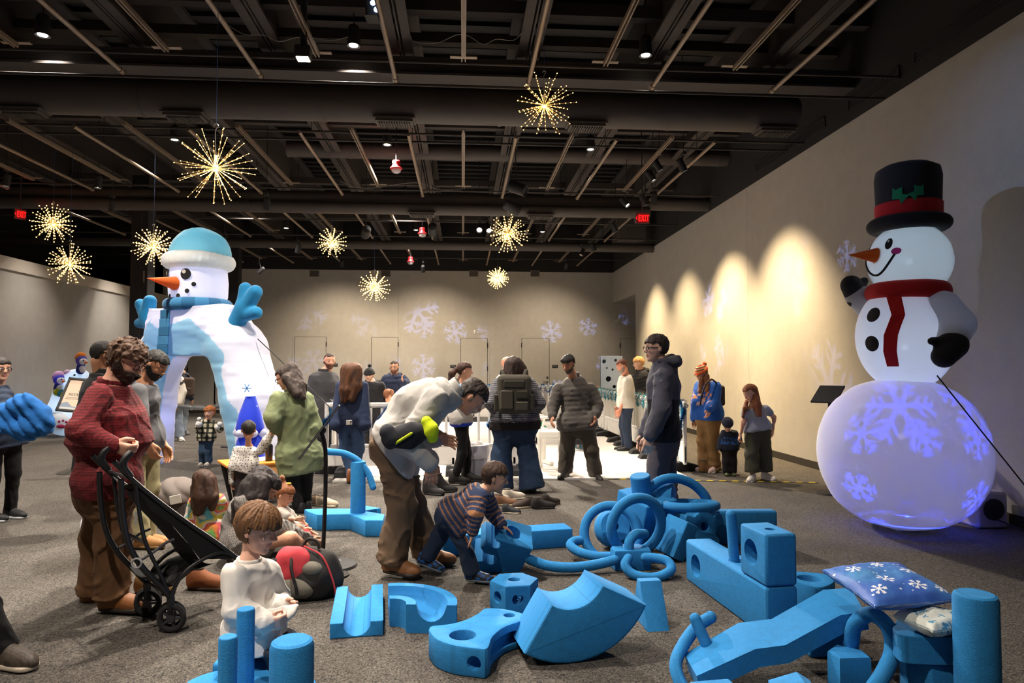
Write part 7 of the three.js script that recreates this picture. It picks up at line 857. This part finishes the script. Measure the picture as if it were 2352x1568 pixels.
{ const base = G(166, 1086), D = depthOf(base), t = thing('sign_stand', 'black framed event sign on a pole beside the plaid-shirt man', 'sign', base), c = at(188, 908, D).sub(base); const B = new THREE.Group(); B.name = 'sign_board'; t.add(B); B.position.copy(c); B.rotation.set(-.62, .18, 0); part(B, 'frame', [box(.5, .03, .03, 0, .265, 0), box(.5, .03, .03, 0, -.265, 0), box(.03, .56, .03, -.235, 0, 0), box(.03, .56, .03, .235, 0, 0), box(.48, .54, .008, 0, 0, -.012)], M.black);
  part(B, 'poster', new THREE.PlaneGeometry(.44, .5), new THREE.MeshStandardMaterial({ roughness: .7, map: canvasTex(440, 500, (g, W, H) => { g.fillStyle = '#b8a490'; g.fillRect(0, 0, W, H); g.fillStyle = '#3a342e'; g.font = '26px serif'; g.fillText('Give it a', 150, 190); g.font = 'italic bold 64px serif'; g.fillText('SOX SLIDE', 40, 268, 360); g.fillRect(30, 296, 380, 7); g.fillRect(30, 318, 380, 7); g.fillStyle = '#6f7c8c'; g.beginPath(); g.moveTo(0, 500); g.lineTo(0, 400); g.lineTo(70, 370); g.lineTo(150, 440); g.lineTo(220, 450); g.lineTo(290, 370); g.lineTo(330, 430); g.lineTo(440, 390); g.lineTo(440, 500); g.fill(); g.fillStyle = '#a4a8a8'; g.fillRect(0, 460, W, 40); }) })); part(t, 'pole', bar(V(0, .02, 0), c.clone().add(V(-.02, -.02, -.02)), .018), M.black); part(t, 'base', lathe([[0, 0], [.2, 0], [.2, .008], [.05, .03], [0, .03]], 32), mat(0x2a2622, .5)); }
/* low orange play table */
{ const c = at(590, 1072, 7.75).setY(0), t = thing('play_table', 'low orange play table behind the dotted-shirt boy', 'table', c, .5); part(t, 'table_top', [rbox(.75, .03, .55, .01, 0, .44, 0)], mat(0xd8862a, .6)); part(t, 'top_sheet', box(.4, .004, .34, .14, .458, -.06), mat(0xd8cfc4, .7)); part(t, 'side_panel', rbox(.3, .16, .02, .005, .18, .36, .24), mat(0xe0a868, .6)); for (const [x, z] of [[-1, -1], [-1, 1], [1, -1], [1, 1]]) part(t, 'leg', bar(V(x * .32, .43, z * .22), V(x * .24, 0, z * .16), .035, .02), M.black); }
{ const p = at(618, 1035, 7.7), t = thing('drink_bottle', 'black drink bottle on the orange table', 'bottle', V(p.x, .462, p.z)); part(t, 'bottle_body', lathe([[0, 0], [.04, 0], [.042, .16], [.02, .2], [0, .2]], 20), M.blackgloss); part(t, 'cap', cyl(.02, .02, .03, 0, .215, 0), M.black); }
/* ---------- strollers ---------- */
{ const g0 = G(392, 1452), D0 = depthOf(g0), t = thing('stroller', 'black folding stroller pushed by the plaid-shirt man', 'stroller', g0.clone()), W = .42, loc = (x, y, d) => at(x, y, D0 + d + (x - 394) * .0017).sub(g0), LT = V(-.25, 0, -.27), FR = mat(0x17171a, .4), FAB = mat(0x131316, .95), GR = mat(0x3c3c42, .6);
  for (const s of [0, 1]) { const d = s * W; const off = V(0, 0, 0), L = (x, y) => loc(x, y, .0).addScaledVector(LT, s);
    part(t, 'push_bar', tube([L(302, 1038), L(288, 1052), L(283, 1068), L(300, 1095)], .02, 20), FR); part(t, 'main_tube', tube([L(262, 1060), L(300, 1098), L(360, 1148), L(430, 1200), L(500, 1248), L(545, 1282)], .014, 40), FR); part(t, 'rear_tube', tube([L(278, 1100), L(282, 1180), L(296, 1250), L(325, 1300), L(368, 1345), L(392, 1372)], .016, 40), FR); part(t, 'mid_tube', tube([L(312, 1112), L(322, 1190), L(334, 1245), L(362, 1305), L(390, 1368)], .011, 30), FR); part(t, 'lower_tube', tube([L(392, 1366), L(420, 1318), L(455, 1290), L(510, 1268), L(545, 1280)], .012, 30), FR); part(t, 'fork', beam(L(391, 1360), L(394, 1412), .03, .03), FR);
    part(t, 'brace', tube([L(325, 1285), L(352, 1268), L(378, 1248), L(400, 1238)], .008, 20), GR); part(t, 'front_leg', tube([L(545, 1282), L(580, 1300), L(610, 1335)], .013, 16), FR); const fw = part(t, 'front_wheel', cyl(.07, .07, .035, 0, 0, 0, 28).rotateX(Math.PI / 2).translate(...L(612, 1340).setY(.07).toArray()), RUB);
    for (const k of [0, 1]) { const c = L(394, 1420).add(V(-.02 * k, 0, -.05 * k)); c.y = .082; const w = part(t, 'wheel', new THREE.TorusGeometry(.066, .016, 10, 32).translate(c.x, c.y, c.z), RUB); part(w, 'hub', [cyl(.022, .022, .04, 0, 0, 0, 16).rotateX(Math.PI / 2).translate(c.x, c.y, c.z), ...[0, 1, 2, 3, 4].map(q => beam(V(c.x, c.y, c.z), V(c.x + .055 * Math.cos(q * 1.257), c.y + .055 * Math.sin(q * 1.257), c.z), .02, .012))], mat(0x2c2c30, .4)); } }
  const sling = (pts, th) => { const pos = [], idx = [], n = 10, m = pts.length; for (let j = 0; j <= n; j++) for (let i = 0; i < m; i++) { const u = j / n, p = loc(pts[i][0], pts[i][1], 0).addScaledVector(LT, u).add(V(0, -Math.sin(u * Math.PI) * .04, 0)); pos.push(p.x, p.y, p.z); } for (let j = 0; j < n; j++) for (let i = 0; i < m - 1; i++) { const a = j * m + i; idx.push(a, a + 1, a + m, a + 1, a + m + 1, a + m); } const g = new THREE.BufferGeometry(); g.setAttribute('position', new THREE.Float32BufferAttribute(pos, 3)); g.setIndex(idx); g.computeVertexNormals(); return g; }; const FD = mat(0x0b0b0d, .95, 0, { side: THREE.DoubleSide });
  part(t, 'seat_sling', sling([[318, 1120], [350, 1160], [400, 1212], [440, 1258], [458, 1286], [500, 1272], [535, 1280]]), FD); part(t, 'canopy', sling([[306, 1105], [345, 1130], [400, 1172], [455, 1210], [470, 1222]]), FD); const side = new THREE.BufferGeometry(); { const P = [[312, 1115], [360, 1150], [430, 1202], [500, 1250], [540, 1282], [460, 1284], [430, 1245], [395, 1205], [345, 1170]]; const q = P.map(p => loc(p[0], p[1], 0)), pos = [], idx = []; q.forEach(p => pos.push(p.x, p.y, p.z)); for (const [a, b, c] of [[0, 1, 8], [1, 7, 8], [1, 2, 7], [2, 6, 7], [2, 3, 6], [3, 5, 6], [3, 4, 5]]) idx.push(a, b, c); side.setAttribute('position', new THREE.Float32BufferAttribute(pos, 3)); side.setIndex(idx); side.computeVertexNormals(); } part(t, 'side_fabric', side, FD); part(t, 'storage_basket', sling([[345, 1322], [400, 1345], [440, 1312], [500, 1290]]), FD); for (const [x, y] of [[300, 1098], [392, 1368], [458, 1288], [334, 1246]]) part(t, 'cross_bar', bar(loc(x, y, 0), loc(x, y, 0).add(LT), .01), FR); part(t, 'tether_loop', new THREE.TorusGeometry(.025, .006, 8, 20).translate(...loc(314, 1293, -.02).toArray()), mat(0x8a8a8e, .4)); part(t, 'brand_script', box(.012, .075, .002).translate(...loc(312, 1190, -.016).toArray()), mat(0x9a9a9a, .6)); }
{ const b = G(405, 1200), D = depthOf(b), t = thing('stroller', 'grey hooded stroller parked behind the tie-dye girl', 'stroller', b), loc = (x, y, d = 0) => at(x, y, D + d).sub(b), GC = mat(0x6a625e, .95); part(t, 'canopy', meshSDF((x, y, z) => { const c = loc(405, 1135), d = ellip(x, y, z, c.x, c.y, c.z, .19, .16, .22) - Math.abs(Math.sin((x + y) * 22)) * .012; return Math.max(d, c.y - .06 - y); }, loc(405, 1135).addScalar(-.3), loc(405, 1135).addScalar(.35), .012), GC); part(t, 'seat_shell', rbox(.3, .22, .34, .06, loc(408, 1160).x, loc(408, 1160).y - .03, loc(408, 1160).z), mat(0x3a3634, .9)); part(t, 'tag', rbox(.1, .08, .01, .01, 0, 0, 0).rotateY(.2).rotateZ(.2).translate(...loc(403, 1147, -.24).toArray()), mat(0xa8a8a0, .6)); for (const [x, z] of [[-.14, .12], [.16, .12], [-.14, -.16], [.16, -.16]]) { part(t, 'leg', bar(V(x * .7, .22, z * .8), V(x, .08, z), .012), M.black); part(t, 'wheel', new THREE.TorusGeometry(.055, .018, 8, 24).rotateY(.2).translate(x, .073, z), RUB); } }
/* red and grey backpack */
{ const p = G(700, 1368), t = thing('backpack', 'coral and grey hiking backpack lying on the carpet', 'backpack', p, -.25), CO = mat(0xb8343e, .85), GY = mat(0x6a665c, .9), BK = mat(0x1a1818, .85); const fb = (n, f, lo, hi, m) => part(t, n, meshSDF(f, V(...lo), V(...hi), .011), m);
  fb('pack_body', (x, y, z) => smax(smin(ellip(x, y, z, .04, .13, -.03, .2, .19, .13), ellip(x, y, z, -.02, .1, -.02, .2, .13, .15), .08) - noise(x * 11, y * 11, z * 11) * .01, -y, .02), [-.3, -.02, -.25], [.32, .4, .2], BK); fb('coral_panel', (x, y, z) => smax(ellip(x, y, z, -.06, .17, .03, .15, .165, .11) - noise(x * 14, y * 14, z * 14) * .008, .06 - y, .03), [-.3, 0, -.15], [.2, .4, .22], CO); fb('front_pocket', (x, y, z) => smax(ellip(x, y, z, -.03, .085, .08, .17, .085, .085) - noise(x * 15, y * 15, z * 15) * .006, -y + .004, .02), [-.3, -.02, -.1], [.25, .25, .24], GY); fb('grey_panel', (x, y, z) => ellip(x, y, z, .08, .2, .06, .08, .05, .06), [-.1, .1, -.1], [.25, .32, .2], GY);
  part(t, 'strap', tube([V(-.14, .27, .06), V(-.18, .2, .14), V(-.17, .12, .17), V(-.12, .07, .17)], .014, 30), BK); part(t, 'strap', tube([V(-.05, .3, .08), V(-.02, .22, .15), V(.02, .12, .165), V(.03, .06, .165)], .01, 30), BK); part(t, 'piping', tube([V(.0, .33, .02), V(.14, .28, .05), V(.22, .14, .06), V(.25, .03, .06)], .006, 30), CO); part(t, 'grab_loop', tube([V(-.02, .32, 0), V(.02, .37, 0), V(.08, .36, 0), V(.1, .31, 0)], .01, 20), BK); }
{ const t = thing('floor_disc', 'dark round mat edge beside the backpack', 'mat', G(772, 1322)); part(t, 'disc', cyl(.09, .09, .012, 0, .006, 0, 28), mat(0x2c2826, .9)); part(t, 'rim', new THREE.TorusGeometry(.088, .006, 6, 32).rotateX(Math.PI / 2).translate(0, .008, 0), M.black); }
renderer.render(scene, camera);
